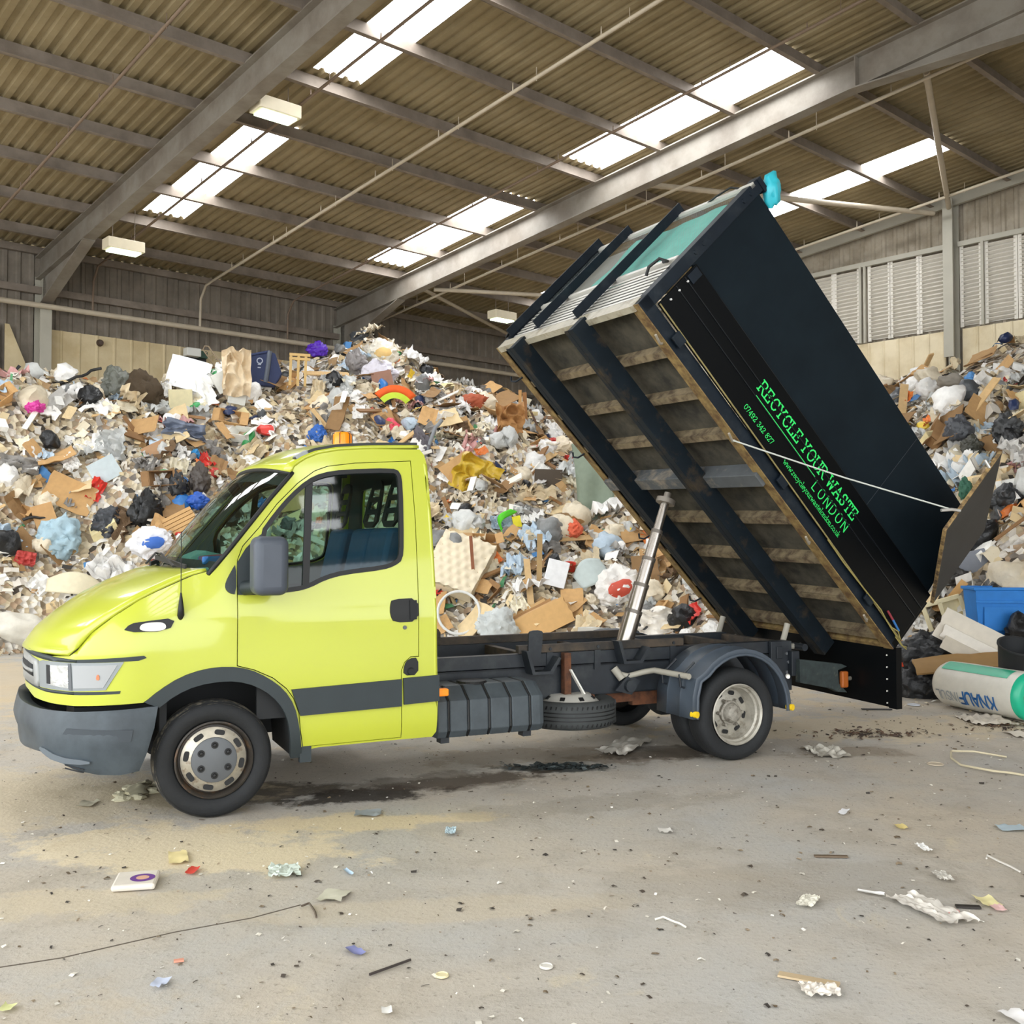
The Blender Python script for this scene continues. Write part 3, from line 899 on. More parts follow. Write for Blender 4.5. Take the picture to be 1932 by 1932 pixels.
# dark lining of the cab
b = MB()
b.rng(.47, 1.34, .04, 1.96, .46, .5); b.rng(-.33, .5, .3, 1.7, .86, .89)                                   # floor
b.rng(-.30, -.26, .1, 1.9, .5, 1.30)                                    # bulkhead
b.rng(.25, .98, .07, .10, .55, 1.28); b.rng(.25, .98, 1.9, 1.93, .55, 1.28)   # door linings
b.build('cab_floor', M_dark, truck)
b = MB(); b.grid(lambda u, v: rfP(u, .04 + .92 * v) + Vector((0, 0, -.03)), 20, 20); b.build('headlining', mat('lining_grey', '7d8684', .9), truck)
b = MB(); panel(b, [(p[0] * .98 + .02, p[1] * .98 + .02) for p in bw], [shrink(rw, .012)], lambda y, z: bk(y, z) + Vector((-.035, 0, 0)), .1); b.build('back_lining', mat('lining_dark', '30383a', .9), truck, solid=.008)
# dashboard, wheel, seats
b = MB()
b.prism([(-.20, 1.40), (-.08, 1.455), (.10, 1.475), (.22, 1.43), (.24, 1.1), (.05, .85), (-.25, .85)], lambda x, z, d: (x, d, z), .12, 1.88)
dash = b.build('dashboard', mat('dash_teal', '6f9a94', .8, var=.05), truck, bevel=.03, fix=True)
b = MB(); b.prism([(.0, 1.44), (.2, 1.44), (.25, 1.52), (.12, 1.55), (.02, 1.51)], lambda x, z, d: (x, d, z), 1.25, 1.75); b.build('instrument_hood', mat('dash_teal', '6f9a94'), dash, bevel=.02, fix=True)
b = MB()
for i in range(5): b.beam((-.05 + i * .002, .22 + i * .055, 1.50), (.13, .23 + i * .055, 1.505 + .01 * (i % 2)), .054, .05, m=i % 2)
b.build('folded_cloth', [mat('cloth_blue', '2f5f96', .9), mat('cloth_red', '8a3f4a', .9)], dash, bevel=.012)
b = MB(); cw = Vector((.36, 1.42, 1.36)); axw = Vector((-.75, 0, .66)).normalized(); u_ = Vector((0, 1, 0)); w_ = axw.cross(u_)
b.tube([cw + (u_ * math.cos(a * PI / 12) + w_ * math.sin(a * PI / 12)) * .2 for a in range(24)], .015, 8, closed=True)
for a in (0, 2.1, 4.2): b.beam(cw - axw * .03, cw + (u_ * math.cos(a) + w_ * math.sin(a)) * .2, .035, .012)
b.cyl(cw, cw - axw * .35, .03); b.build('steering_wheel', M_dark, truck, smooth=50)
M_head = mat('headrest_black', '15181b', .8)
for (yc, hx) in ((.42, 1.13), (.86, 1.13), (1.48, 1.08)):
    st = MB()
    st.prism([(.60, .98), (1.03, .92), (1.10, .99), (1.24, 1.66), (1.20, 1.71), (1.12, 1.70), (.98, 1.08), (.62, 1.10)], lambda x, z, d: (x, d, z), yc - .215, yc + .215)
    so = st.build('seat', M_seat, truck, bevel=.035, fix=True, smooth=50)
    hh = MB()
    ol = chaikin([(-.17, 0), (.17, 0), (.155, .18), (.125, .29), (.06, .34), (-.06, .34), (-.125, .29), (-.155, .18)], 1)
    hl_ = [[(-.10, .04 + k * .088), (.10, .04 + k * .088), (.095, .095 + k * .088), (-.095, .095 + k * .088)] for k in range(3)]
    panel(hh, ol, hl_, lambda y, z: Vector((hx + .065 + z * .22, yc + y, 1.71 + z)), .05)
    hh.build('headrest', M_head, so, solid=.018)
# wing mirrors
for sg in (1, -1):
    def my(y): return y if sg == 1 else 2 - y
    mm = MB(); mm.rng(.165, .365, my(-.29), my(-.09), 1.305, 1.645)
    mo = mm.build('wing_mirror', mat('mirror_plastic', '464c56', .5, var=.06, scale=6), truck, bevel=.05, fix=True, smooth=50, seg=4)
    mm = MB(); mm.rng(.3640, .3655, my(-.235), my(-.145), 1.36, 1.59); mm.build('mirror_glass', mat('mirror_glass', 'c8d0d4', .05, 1.0), mo)
    mm = MB(); mm.tube([(.17, my(.02), 1.34), (.2, my(-.04), 1.345), (.24, my(-.12), 1.35)], [.045, .04, .04], 10); mm.build('mirror_arm', M_trim, mo, smooth=50)
# wipers, aerial, beacon
for (a, e_) in (((.16, -.005), (.62, .09)), ((.60, -.005), (.97, .10))):
    wi = MB()
    p0 = wsP(.0, e_[0] - .02) + Vector((-.03, 0, .02)); p1 = wsP(.0, a[0]) + Vector((-.05, 0, .03)); p2 = wsP(.0625, e_[0]) + Vector((-.02, 0, .03))
    wi.tube([p1, (p1 + p2) / 2 + Vector((-.02, 0, .05)), p2], .008, 6); wi.beam(wsP(.0, a[0] - .06) + Vector((-.03, 0, .028)), wsP(.0625, a[0] + .36) + Vector((-.03, 0, .03)), .012, .03)
    wi.build('wiper', M_black, truck)
b = MB(); v = side(-.198, 1.21, .0); b.tube([v + Vector((0, 0, -.04)), v + Vector((0, -.02, -.02)), v + Vector((0, -.025, .02)), v + Vector((0, -.02, .11))], [.012, .02, .017, .005], 10); b.tube([v + Vector((0, -.02, .1)), v + Vector((.0, -.01, .46))], .0028, 6)
b.build('aerial', M_black, truck, smooth=50)
bc = MB(); bc.cyl((1.04, 1.05, 2.26), (1.04, 1.05, 2.30), .075, .07, 20); bo = bc.build('beacon_base', M_black, truck)
bc = MB(); bc.lathe([(.068, 2.30), (.068, 2.38), (.055, 2.4), (0, 2.405)], (1.04, 1.05, 0), (0, 0, 1), 20); bc.build('beacon_lens', M_amber, bo, smooth=40)
bc = MB()
for k in range(6):
    a = k * PI / 3; d = Vector((math.cos(a), math.sin(a), 0)) * .073; bc.tube([Vector((1.04, 1.05, 2.3)) + d, Vector((1.04, 1.05, 2.39)) + d, Vector((1.04, 1.05, 2.41))], .003, 5)
bc.build('beacon_guard', M_black, bo)
# hidden lower mass: wheel wells and engine bay, dark
b = MB()
for sg in (0, 1):
    y0, y1 = (.03, .55) if sg == 0 else (1.97, 1.45)
    pts = [(q, z) for q, z in ARCH_I]
    for (p, q_) in zip(pts, pts[1:]): b.add([(p[0], y0, p[1] + .02), (q_[0], y0, q_[1] + .02), (q_[0], y1, q_[1] + .02), (p[0], y1, p[1] + .02)], [(0, 1, 2, 3)])
b.rng(-.75, -.33, .25, 1.75, .38, .66); b.rng(-.5, .5, .55, 1.45, .38, .82); b.rng(.44, 1.34, .1, 1.9, .40, .48)
b.build('wheel_well', M_dark, truck)
b = MB()
b.rng(.50, .57, .02, .06, .28, .5); b.rng(.50, .57, 1.94, 1.98, .28, .5); b.build('mud_flap', M_trim, truck)

# ------------------------------------------------------------------ wheels
TY = [(.222, .035), (.236, .012), (.275, .0), (.312, .004), (.331, .022), (.340, .05), (.340, .145), (.331, .173), (.312, .191), (.275, .195), (.236, .183), (.222, .16)]


def tyre_mesh(mb, c, ax, n=64, m=0):
    mb.lathe(TY, c, ax, n, m)
    # tread grooves
    for h in (.07, .0975, .125): mb.lathe([(.3405, h - .004), (.341, h), (.3405, h + .004)], c, ax, n, 1)
    return mb


def slotted_disc(mb, c, ax, r0, r1, h0, h1, nslot, rs, sw, sl, m=0, ms=1):
    """ring disc from radius r0 to r1 with dark oval slots let in on it"""
    ax = Vector(ax).normalized(); c = Vector(c); u = Vector((0, 0, 1)); w = ax.cross(u)
    mb.lathe([(r1, h1), (r1 * .93 + r0 * .07, h1 - .002), (rs, (h0 + h1) / 2), (r0, h0)], c, ax, 48, m)
    for k in range(nslot):
        a = 2 * PI * k / nslot + .2; d = u * math.cos(a) + w * math.sin(a); t = -u * math.sin(a) + w * math.cos(a)
        o = c + d * rs + ax * ((h0 + h1) / 2 - .004)
        pts = []
        for j in range(16):
            b_ = 2 * PI * j / 16; px = math.cos(b_); py = math.sin(b_)
            px = math.copysign(abs(px) ** .6, px); py = math.copysign(abs(py) ** .6, py)
            pts.append(o + t * px * sl + d * py * sw - ax * (.002))
        top = [p - ax * .0 for p in pts]
        b0 = len(mb.v); mb.v.extend([tuple(p) for p in top]); mb.f.append(tuple(range(b0, b0 + 16))); mb.m.append(ms)


def front_wheel(y, sg):
    w = empty('front_wheel', (0, y, .34), 0, truck)
    ax = Vector((0, sg, 0))
    t = MB(); tyre_mesh(t, (0, 0, 0), ax); t.build('tyre', [M_tyre, M_dark], w, smooth=50)
    t = MB(); t.lathe([(.326, .0155), (.338, .04), (.342, .06), (.342, .135), (.336, .17)], (0, 0, 0), ax, 64); t.build('tread', M_tyre_d, w, smooth=50)
    t = MB(); t.lathe([(.225, .01), (.216, .006), (.208, .03), (.198, .06), (.17, .055)], (0, 0, 0), ax, 48); t.build('rim', M_rim_d, w, smooth=50)
    t = MB(); slotted_disc(t, (0, 0, 0), ax, .125, .188, .012, .04, 8, .160, .016, .030); t.build('wheel_disc', [M_rim, M_black], w, smooth=50)
    t = MB(); t.lathe([(.134, .025), (.130, .006), (.12, .0), (0, -.002)], (0, 0, 0), ax, 40); hc = t.build('hub_cap', M_hub, w, smooth=40)
    for k in range(6):
        a = k * PI / 3 + .52
        b = MB(); b.lathe([(.021, .004), (.021, -.004), (.013, -.004), (.009, -.012), (0, -.014)], (math.cos(a) * .088, 0, math.sin(a) * .088), ax, 14); b.build('nut_cap', M_black, hc, smooth=40)


front_wheel(.02, 1); front_wheel(1.98, -1)


def rear_wheel(y, sg, outer):
    w = empty('rear_wheel', (3.745, y, .34), 0, truck)
    ax = Vector((0, sg, 0))
    t = MB(); tyre_mesh(t, (0, 0, 0), ax); t.build('tyre', [M_tyre, M_dark], w, smooth=50)
    if outer:
        t = MB(); t.lathe([(.226, .012), (.218, .006), (.206, .02), (.205, .05), (.192, .06), (.186, .12), (.175, .15)], (0, 0, 0), ax, 56); t.build('rim', M_rim_s, w, smooth=30)
        t = MB(); slotted_disc(t, (0, 0, 0), ax, .08, .178, .125, .15, 8, .145, .016, .028); t.build('wheel_disc', [M_rim_d if False else M_rim_s, M_black], w, smooth=50)
        t = MB(); t.lathe([(.088, .13), (.088, .10), (.075, .095), (.06, .05), (.05, .042), (0, .04)], (0, 0, 0), ax, 30)
        for k in range(6):
            a = k * PI / 3; t.cyl((math.cos(a) * .1, sg * .125, math.sin(a) * .1), (math.cos(a) * .1, sg * .09, math.sin(a) * .1), .014, .012, 8)
        t.build('hub', mat('hub_dirty', '9a958a', .6, .2, var=.25, scale=25, col2='4f463c', mixr=(.5, .68)), w, smooth=40)
    else:
        t = MB(); t.lathe([(.226, .012), (.2, .05), (.05, .08), (0, .08)], (0, 0, 0), ax, 32); t.build('rim', M_rim_d, w, smooth=40)


rear_wheel(0, 1, True); rear_wheel(.235, 1, False); rear_wheel(2.0, -1, True); rear_wheel(1.765, -1, False)

# spare wheel lying under the rails
sp = empty('spare_wheel', (2.62, .535, .275), 0, truck)
t = MB(); tyre_mesh(t, (0, 0, 0), (0, 0, 1)); t.build('tyre', [mat('spare_rubber', '3a3d3d', .75, var=.15, scale=10), M_black], sp, smooth=50)
t = MB()
for k in range(56):
    a = 2 * PI * k / 56
    for h in (.035, .16): t.beam((math.cos(a) * .338, math.sin(a) * .338, h - .012), (math.cos(a + .02) * .338, math.sin(a + .02) * .338, h + .012), .006, .008)
t.build('tread_block', M_black, sp)
t = MB(); t.lathe([(.222, .16), (.21, .175), (.19, .19), (.15, .222), (.08, .225), (0, .222)], (0, 0, 0), (0, 0, 1), 40)
t.build('rim', mat('spare_rim', 'c9c7bf', .4, .2), sp, smooth=40)
t = MB()
for k in range(8):
    a = 2 * PI * k / 8; t.beam((math.cos(a) * .165, math.sin(a) * .165, .209), (math.cos(a) * .19, math.sin(a) * .19, .19), .035, .012)
t.build('rim_slot', M_black, sp)

# ------------------------------------------------------------------ chassis
for (y0, y1) in ((.55, .62), (1.38, 1.45)):
    f = MB()
    f.rng(1.38, 4.66, y0, y0 + .012, .47, .70); f.rng(1.38, 4.66, y0, y1, .688, .70); f.rng(1.38, 4.66, y0, y1, .47, .482)
    f.build('chassis_rail', M_frame, truck)
    f = MB(); f.rng(1.40, 4.66, y0 - .01, y1, .705, .80); f.build('subframe_rail', M_frame, truck, bevel=.004)
    f = MB(); f.rng(2.2 if y0 < 1 else 1.75, 3.62, y0 - .025, y0 + .03, .805, .862); f.build('rail_cap', M_frame_b, truck, bevel=.004)
    f = MB(); f.rng(2.95, 4.55, y0 + .05, y0 + .11, .42, .46); f.rng(3.05, 4.45, y0 + .05, y0 + .11, .39, .42); f.rng(3.2, 4.3, y0 + .05, y0 + .11, .36, .39)
    f.build('leaf_spring', M_rust, truck)
for x in (1.6, 2.3, 2.95, 3.62, 4.2, 4.6):
    f = MB(); f.rng(x, x + .06, .56, 1.44, .72, .79); f.build('cross_member', M_frame_b, truck, bevel=.004)
f = MB(); f.cyl((3.745, .15, .34), (3.745, 1.85, .34), .06, None, 16); f.lathe([(.05, -.17), (.14, -.08), (.155, 0), (.14, .08), (.05, .17)], (3.745, 1.0, .34), (0, 1, 0), 20); f.build('rear_axle', M_frame, truck, smooth=40)
f = MB(); f.cyl((1.2, 1.0, .5), (3.6, 1.0, .38), .04, None, 12); f.build('prop_shaft', M_frame, truck)
f = MB(); f.cyl((0, .12, .34), (0, 1.88, .34), .05, None, 12); f.rng(-.2, .2, .6, 1.4, .28, .45); f.build('front_axle', M_dark, truck)


def vee(x, z, y=.52, s=1.0):
    f = MB()
    pts = [(x - .14 * s, z + .17), (x - .115 * s, z + .17), (x - .07 * s, z + .02), (x + .05 * s, z + .02), (x + .12 * s, z + .12), (x + .14 * s, z + .11), (x + .07 * s, z), (x - .09 * s, z)]
    f.prism(pts, lambda a, b, d: (a, d, b), y - .085, y + .03)
    return f.build('bearer_guide', M_frame, truck, fix=True)


vee(2.36, .66); vee(3.12, .70)
f = MB(); f.prism(chaikin([(2.27, .76), (2.27, .95), (2.29, .97), (2.37, .97), (2.39, .95), (2.36, .72), (2.30, .72)], 1), lambda a, b, d: (a, d, b), .505, .52); f.build('guide_plate', M_frame, truck, fix=True)
f = MB(); f.prism([(1.78, .80), (1.78, .90), (1.80, .93), (1.9, .93), (1.92, .90), (1.92, .80)], lambda a, b, d: (a, d, b), 1.36, 1.375); f.build('guide_plate', M_frame_b, truck, fix=True)
f = MB(); f.rng(2.545, 2.60, .47, .53, .47, .80); f.rng(2.545, 2.78, .44, .53, .455, .49); f.build('spare_carrier', M_rust, truck, bevel=.004)
f = MB(); f.beam((2.585, .46, .68), (2.70, .455, .49), .012, .035, up=(0, 1, 0)); f.build('carrier_strap', M_white, truck)
for x in (2.43, 2.83, 3.5):
    f = MB(); f.rng(x, x + .05, .53, .545, .66, .86); f.cyl((x + .025, .531, .83), (x + .025, .518, .83), .012, None, 8); f.build('rail_bracket', M_frame, truck)
f = MB(); f.rng(4.45, 4.66, .5, .53, .40, .80); f.rng(4.5, 4.56, .49, .5, .66, .76); f.build('rear_plate', M_frame, truck, bevel=.004)
for (x, z) in ((4.6, .7), (4.62, .63), (4.6, .55)):
    f = MB(); f.cyl((x, .505, z), (x, .488, z), .012, None, 8); f.build('bolt', M_hub, truck)
f = MB(); f.prism([(2.98, .50), (3.1, .62), (3.2, .56), (3.12, .46)], lambda a, b, d: (a, d, b), .48, .5); f.cyl((3.1, .5, .53), (3.1, .45, .53), .05, .045, 12); f.build('spring_hanger', M_frame, truck, fix=True)

# fuel tank of ribbed black plastic
def tank_sec(y, k):
    # cross-section in (y,z)
    pts = [(.10, .37), (.125, .33), (.45, .31), (.50, .36), (.50, .60), (.46, .65), (.24, .65), (.115, .555)]
    return [(a if a > .3 else a + (0 if k else .012), b - (0 if k else .004 if b > .5 else -.004)) for a, b in pts]


f = MB(); stations = []
x = 1.40
ribs_ = [1.50, 1.64, 1.79, 1.945, 2.09]
xs = [(1.40, .85), (1.425, 1), (1.475, 1)]
for r_ in ribs_: xs += [(r_ - .014, 1), (r_ - .008, .955), (r_ + .008, .955), (r_ + .014, 1)]
xs += [(2.16, 1), (2.19, .96), (2.205, .82)]
ring = [(.10, .375), (.13, .33), (.45, .31), (.50, .36), (.50, .60), (.46, .655), (.23, .655), (.112, .57)]
cy, cz = .30, .48; vs = []; fs = []
n_ = len(ring)
for (xx, k) in xs:
    for (a, b) in ring: vs.append((xx, cy + (a - cy) * k, cz + (b - cz) * k))
for i in range(len(xs) - 1):
    for j in range(n_): fs.append((i * n_ + j, i * n_ + (j + 1) % n_, (i + 1) * n_ + (j + 1) % n_, (i + 1) * n_ + j))
fs.append(tuple(range(n_))); fs.append(tuple((len(xs) - 1) * n_ + j for j in range(n_)[::-1]))
f.add(vs, fs); tank = f.build('fuel_tank', M_tank, truck, fix=True, bevel=.006)
for x in ribs_:
    f = MB()
    lp = [(x, cy + (a - cy) * .965, cz + (b - cz) * .965) for a, b in ring]
    f.tube(lp, .008, 6, closed=True); f.build('tank_groove', M_black, tank)
for x in (1.5, 2.1):
    f = MB(); f.rng(x - .03, x + .03, .18, .26, .285, .325); f.build('tank_foot', M_frame, tank)
f = MB(); f.lathe([(.11, .65), (.1, .668), (0, .67)], (1.75, .33, 0), (0, 0, 1), 20); f.build('tank_cap', M_black, tank)
f = MB(); f.rng(1.385, 1.47, .03, .09, .617, .665); f.build('side_marker', M_amber, truck, bevel=.01)

# rear mudguards, round with flat front face
def mudguard(sg):
    yy = (lambda y: y) if sg > 0 else (lambda y: 2 - y)
    cx, cz = 3.775, .36; prof = []
    prof += [(3.335, .335), (3.34, .50), (3.37, .62)]
    for k in range(1, 15):
        a = PI - .55 - k * (PI - .62) / 14; prof.append((cx + .445 * math.cos(a), cz + .455 * math.sin(a)))
    prof.append((4.222, .34))
    f = MB()
    P = [(x, z) for x, z in prof]
    vs = []; fs = []; ys = [-.01, .0, .13, .145, .16, .30, .315, .33, .46]
    off = [-.035, 0, 0, .008, 0, 0, .008, 0, 0]
    for i, (x, z) in enumerate(P):
        dx, dz = x - cx, z - cz; L = math.hypot(dx, dz)
        for y, o in zip(ys, off): vs.append((x + dx / L * o, yy(y), z + dz / L * o))
    k = len(ys)
    for i in range(len(P) - 1):
        for j in range(k - 1):
            q = (i * k + j, i * k + j + 1, (i + 1) * k + j + 1, (i + 1) * k + j)
            fs.append(q if sg > 0 else q[::-1])
    f.add(vs, fs)
    g = f.build('rear_mudguard', mat('mudguard_plastic', '454e58', .45, var=.07, scale=5), truck, smooth=40, solid=.008)
    f = MB(); f.tube([(x + (x - cx) * -.075, yy(-.012), z + (z - cz) * -.075) for x, z in P], .012, 8); f.build('mudguard_rim', mat('mudguard_plastic', '454e58'), g, smooth=50)
    for (x, z) in ((3.35, .37), (4.215, .365)):
        f = MB(); f.cyl((x - .008, yy(.02), z), (x + .008, yy(-.028), z), .024, None, 16); f.build('reflector', mat('yellow_reflector', 'f0c81e', .3), g)
    f = MB()
    f.tube([(3.02, yy(.52), .62), (3.1, yy(.5), .60), (3.22, yy(.46), .63), (3.27, yy(.40), .645), (3.32, yy(.02), .64)], .022, 10)
    f.cyl((3.0, yy(.54), .66), (3.05, yy(.5), .58), .03, None, 10); f.build('mudguard_arm', mat('pale_paint', 'a29d90', .6), g, smooth=50)
    for y in (.1, .33):
        f = MB(); f.tube([(3.42, yy(y), .73), (3.335, yy(y), .66), (3.29, yy(y), .645), (3.30, yy(y), .56), (3.33, yy(y), .55)], .009, 6); f.build('arm_clamp', M_frame, g)
    f = MB(); f.cyl((4.19, yy(-.01), .60), (4.16, yy(-.05), .60), .018, .014, 12); f.build('white_cap', M_white, g)


mudguard(1); mudguard(-1)

# rear light bar and stub
for sg in (1, -1):
    yy = (lambda y: y) if sg > 0 else (lambda y: 2 - y)
    f = MB(); f.prism([(4.66, .66), (5.10, .60), (5.16, .575), (5.06, .55), (5.07, .44), (5.16, .36), (5.06, .37), (4.98, .405), (4.66, .47)], lambda a, b, d: (a, yy(d), b), .40, .46)
    rb = f.build('rear_lamp_bracket', mat('bracket_grime', '2c3534', .8, var=.3, scale=14, col2='5a5a4e', mixr=(.58, .75)), truck, fix=True, bevel=.006)
    f = MB(); f.rng(5.08, 5.15, yy(.375), yy(.415), .405, .54); f.build('marker_lamp', mat('dull_amber', 'a85a22', .4), rb, bevel=.012)
    f = MB(); f.cyl((5.14, yy(.42), .475), (5.22, yy(.42), .475), .018, None, 10); f.lathe([(.028, 5.22), (.033, 5.245), (.02, 5.265), (0, 5.268)], (0, yy(.42), .475), (1, 0, 0), 12); f.build('rubber_stop', mat('stub', '6e695f', .6), rb)
f = MB(); f.rng(4.62, 4.70, .45, 1.55, .52, .72); f.build('rear_beam', M_frame, truck, bevel=.005)

# hydraulic ram, telescopic
rp0 = Vector((3.36, 1.02, .70)); 

# ------------------------------------------------------------------ raised tipper body (local x to the rear, y away, z up from its floor)
M_gloss = mat('gloss_black', '07090b', .35, var=.1, scale=3, spec=.16)
M_side = mat('dull_black_ply', '121c22', .6, var=.12, scale=1.6, col2='0e171d', spec=.12)
M_bodyfr = mat('body_frame', '111a23', .5, spec=.25, var=.2, scale=6, col2='232a30', mixr=(.5, .7))
M_floorp = mat('body_floor', '4e493d', .9, var=.2, scale=5, col2='2c2a24', mixr=(.4, .65))
M_cross = mat('dusty_cross', '7d6e54', .9, var=.25, scale=9, col2='4a3b2b', mixr=(.45, .65))
M_edge = mat('rusty_edge', '8b7446', .8, var=.2, scale=10, col2='5c4428')
M_slat = mat('pale_slat', 'c6c3bb', .35, var=.08, scale=4)
M_green = mat('sign_green', '2fe36a', .5)
lx = Vector((-.70427581, -.04612485, .70842648)); wy = Vector((-.03686208, .99891695, .02839226)); hz = Vector((.70896881, .00611809, .7052133))
body_m = Matrix((-lx, wy, hz)).transposed().to_4x4()
body_m.translation = Vector((5.2052, -.0684, .7736))
BL, BW, BH = 3.485, 2.18, 1.40
f = MB(); f.rng(-BL + .04, -.02, .05, BW - .05, .085, .10)
body = f.build('tipper_body', M_floorp, truck)
body.matrix_parent_inverse = Matrix.Identity(4)
body.matrix_local = body_m


def bp(name, mb, m, **k): return mb.build(name, m, body, **k)


for y0, y1 in ((0, .05), (BW - .05, BW)):
    f = MB(); f.rng(-BL, 0, y0, y1, -.01, .10); bp('base_rail', f, M_bodyfr, bevel=.004)
    f = MB(); f.rng(-BL, 0, y0 + (0.0 if y0 == 0 else -.045), y1 + (.045 if y0 == 0 else 0), -.018, -.01); bp('base_flange', f, M_edge)
f = MB(); f.rng(-BL - .005, -BL + .045, .05, BW - .05, -.03, .075); bp('front_sill', f, mat('sill_steel', 'a39c8a', .4, var=.15, scale=8, col2='6f6246', mixr=(.5, .7)))
f = MB(); f.rng(-.035, .0, .05, BW - .05, -.01, .12); bp('rear_sill', f, M_edge)
for a in (3.07, 2.68, 2.29, 1.42, .99, .56, .14):
    f = MB(); f.rng(-a - .006, -a + .006, .05, BW - .05, 0, .085); f.rng(-a - .006, -a + .05, .05, BW - .05, -.006, .006)
    bp('cross_member', f, M_cross)
f = MB(); f.rng(-1.92, -1.80, .05, BW - .05, -.05, .085); bp('ram_beam', f, mat('beam_grey', '55585a', .7, var=.15, scale=6, col2='8a8072', mixr=(.5, .65)), bevel=.006)
for y in (.70, 1.66):
    f = MB(); f.rng(-BL - .03, .04, y - .035, y + .035, -.16, -.007)
    f.rng(-BL - .03, .04, y + .035, y + .09, -.16, -.152); b_ = bp('bearer', f, mat('bearer_black', '141d24', .6, spec=.2, var=.2, scale=5, col2='3b3328', mixr=(.55, .7)), bevel=.004)
    f = MB(); f.rng(-BL + .1, -.05, y + .035, y + .10, -.03, -.007); bp('bearer_packing', f, mat('packing_brown', '5e4a36', .85, var=.2, scale=8, col2='3b3128'))
for (a, y) in ((3.36, .78), (2.55, .78), (1.95, .78), (.3, .78)):
    f = MB(); f.rng(-a - .05, -a + .05, y - .05, y + .03, -.13, .0); f.cyl((-a, y - .06, -.07), (-a, y + .05, -.07), .025, None, 10); bp('bearer_bracket', f, M_bodyfr, bevel=.006)
for (a) in (3.15, 2.24, 1.2, .35):
    f = MB(); f.tube([(-a, .05, .02), (-a, .03, -.03), (-a - .02, .0, -.06), (-a - .10, -.03, -.065)], .009, 8); bp('rope_hook', f, mat('hook_steel', 'b0a898', .5, .3), smooth=50)
    f = MB(); f.tube([(-a, BW - .05, -.02), (-a, BW, -.07), (-a - .02, BW + .05, -.08), (-a - .05, BW + .06, -.05)], .009, 8); bp('rope_hook', f, M_bodyfr, smooth=50)
# near dropside, with rolled ribs and hinges
ds = MB(); ds.prism([(-3.385, .11), (-.03, .068), (-.03, .55), (-3.385, .55)], lambda x, z, d: (x, d, z), -.03, .0)
ds = bp('dropside', ds, M_gloss, bevel=.006, fix=True)
for z in (.30, .40):
    f = MB(); f.rng(-3.38, -.035, -.036, -.028, z - .004, z + .004); f.build('pressed_rib', mat('rib_black', '15181c', .3), ds)
f = MB(); f.tube([(-3.38, -.035, .108), (-1.7, -.037, .086), (-.03, -.035, .066)], .006, 6); f.build('hinge_rod', mat('gold_edge', '8a7d50', .6, .1, var=.25, scale=20), ds)
for a in (3.1, 1.75, .5):
    f = MB(); f.rng(-a - .05, -a + .05, -.04, -.02, .02, .07 + a * .012); f.build('dropside_hinge', M_bodyfr, ds, bevel=.006)
for k in range(4):
    f = MB(); f.cyl((-3.345, -.028, .2 + k * .1), (-3.345, -.040, .2 + k * .1), .008, None, 8); f.build('rivet', mat('rivet_pale', 'c9c9c6', .4), ds)
f = MB(); f.rng(-3.375, -3.30, -.042, -.03, .42, .53); f.build('corner_latch', M_bodyfr, ds, bevel=.004)
f = MB(); f.rng(-3.385, -.03, BW, BW + .03, .11, .55); bp('dropside', f, M_gloss, bevel=.006)
# tall side sheets
def shet(y0, y1):
    f = MB(); f.prism([(-3.40, .54), (-.04, .54), (-.09, 1.335), (-3.40, 1.375)], lambda x, z, d: (x, d, z), y0, y1)
    return bp('side_sheet', f, M_side, fix=True)
s1 = shet(.005, .025); shet(BW - .025, BW - .005)
f = MB(); f.rng(-1.02, -1.016, .003, .006, .56, 1.33); f.build('sheet_joint', mat('joint_grey', '30363c', .4), s1)
for y0, y1 in ((0, .09), (BW - .09, BW)):
    f = MB(); f.rng(-BL, -3.39, y0, y1, 0, 1.44); po = bp('front_post', f, M_bodyfr, bevel=.005)
    for z in (.62, .72, 1.22, 1.31):
        if y0 == 0: f = MB(); f.cyl((-3.44, .002, z), (-3.44, -.008, z), .02, .016, 10); f.build('bolt_head', M_bodyfr, po)
    f = MB(); f.rng(-.05, .015, y0, y0 + .06 if y0 == 0 else y1, 0, .50); bp('rear_post', f, M_gloss, bevel=.004)
# front bulkhead: louvre slats below, wire mesh with green netting above
f = MB()
for k in range(9):
    z = .10 + k * .048
    f.beam((-BL + .02, .09, z), (-BL + .02, BW - .09, z), .004, .026)
bp('front_slats', f, M_slat)
f = MB(); f.rng(-BL + .05, -BL + .06, .08, BW - .08, .07, .53); bp('slat_backing', f, M_dark)
f = MB(); f.rng(-BL - .005, -BL + .03, .09, BW - .09, .52, .555); bp('mesh_rail', f, M_slat)
f = MB(); f.rng(-BL - .005, -BL + .03, .0, BW, 1.345, 1.385); bp('mesh_rail', f, M_slat)


def mesh_mat(name, col, scale, hole):
    m = bpy.data.materials.new(name); m.use_nodes = True; nt = m.node_tree; N = nt.nodes; Lk = nt.links
    p = N['Principled BSDF']; p.inputs['Base Color'].default_value = (*lin(col), 1); p.inputs['Roughness'].default_value = .5
    tc = N.new('ShaderNodeTexCoord'); v = N.new('ShaderNodeTexVoronoi'); v.feature = 'F1'; v.inputs['Scale'].default_value = scale; v.inputs['Randomness'].default_value = 0
    Lk.new(tc.outputs['Object'], v.inputs['Vector'])
    g = N.new('ShaderNodeMath'); g.operation = 'GREATER_THAN'; g.inputs[1].default_value = hole; Lk.new(v.outputs['Distance'], g.inputs[0])
    Lk.new(g.outputs[0], p.inputs['Alpha'])
    return m


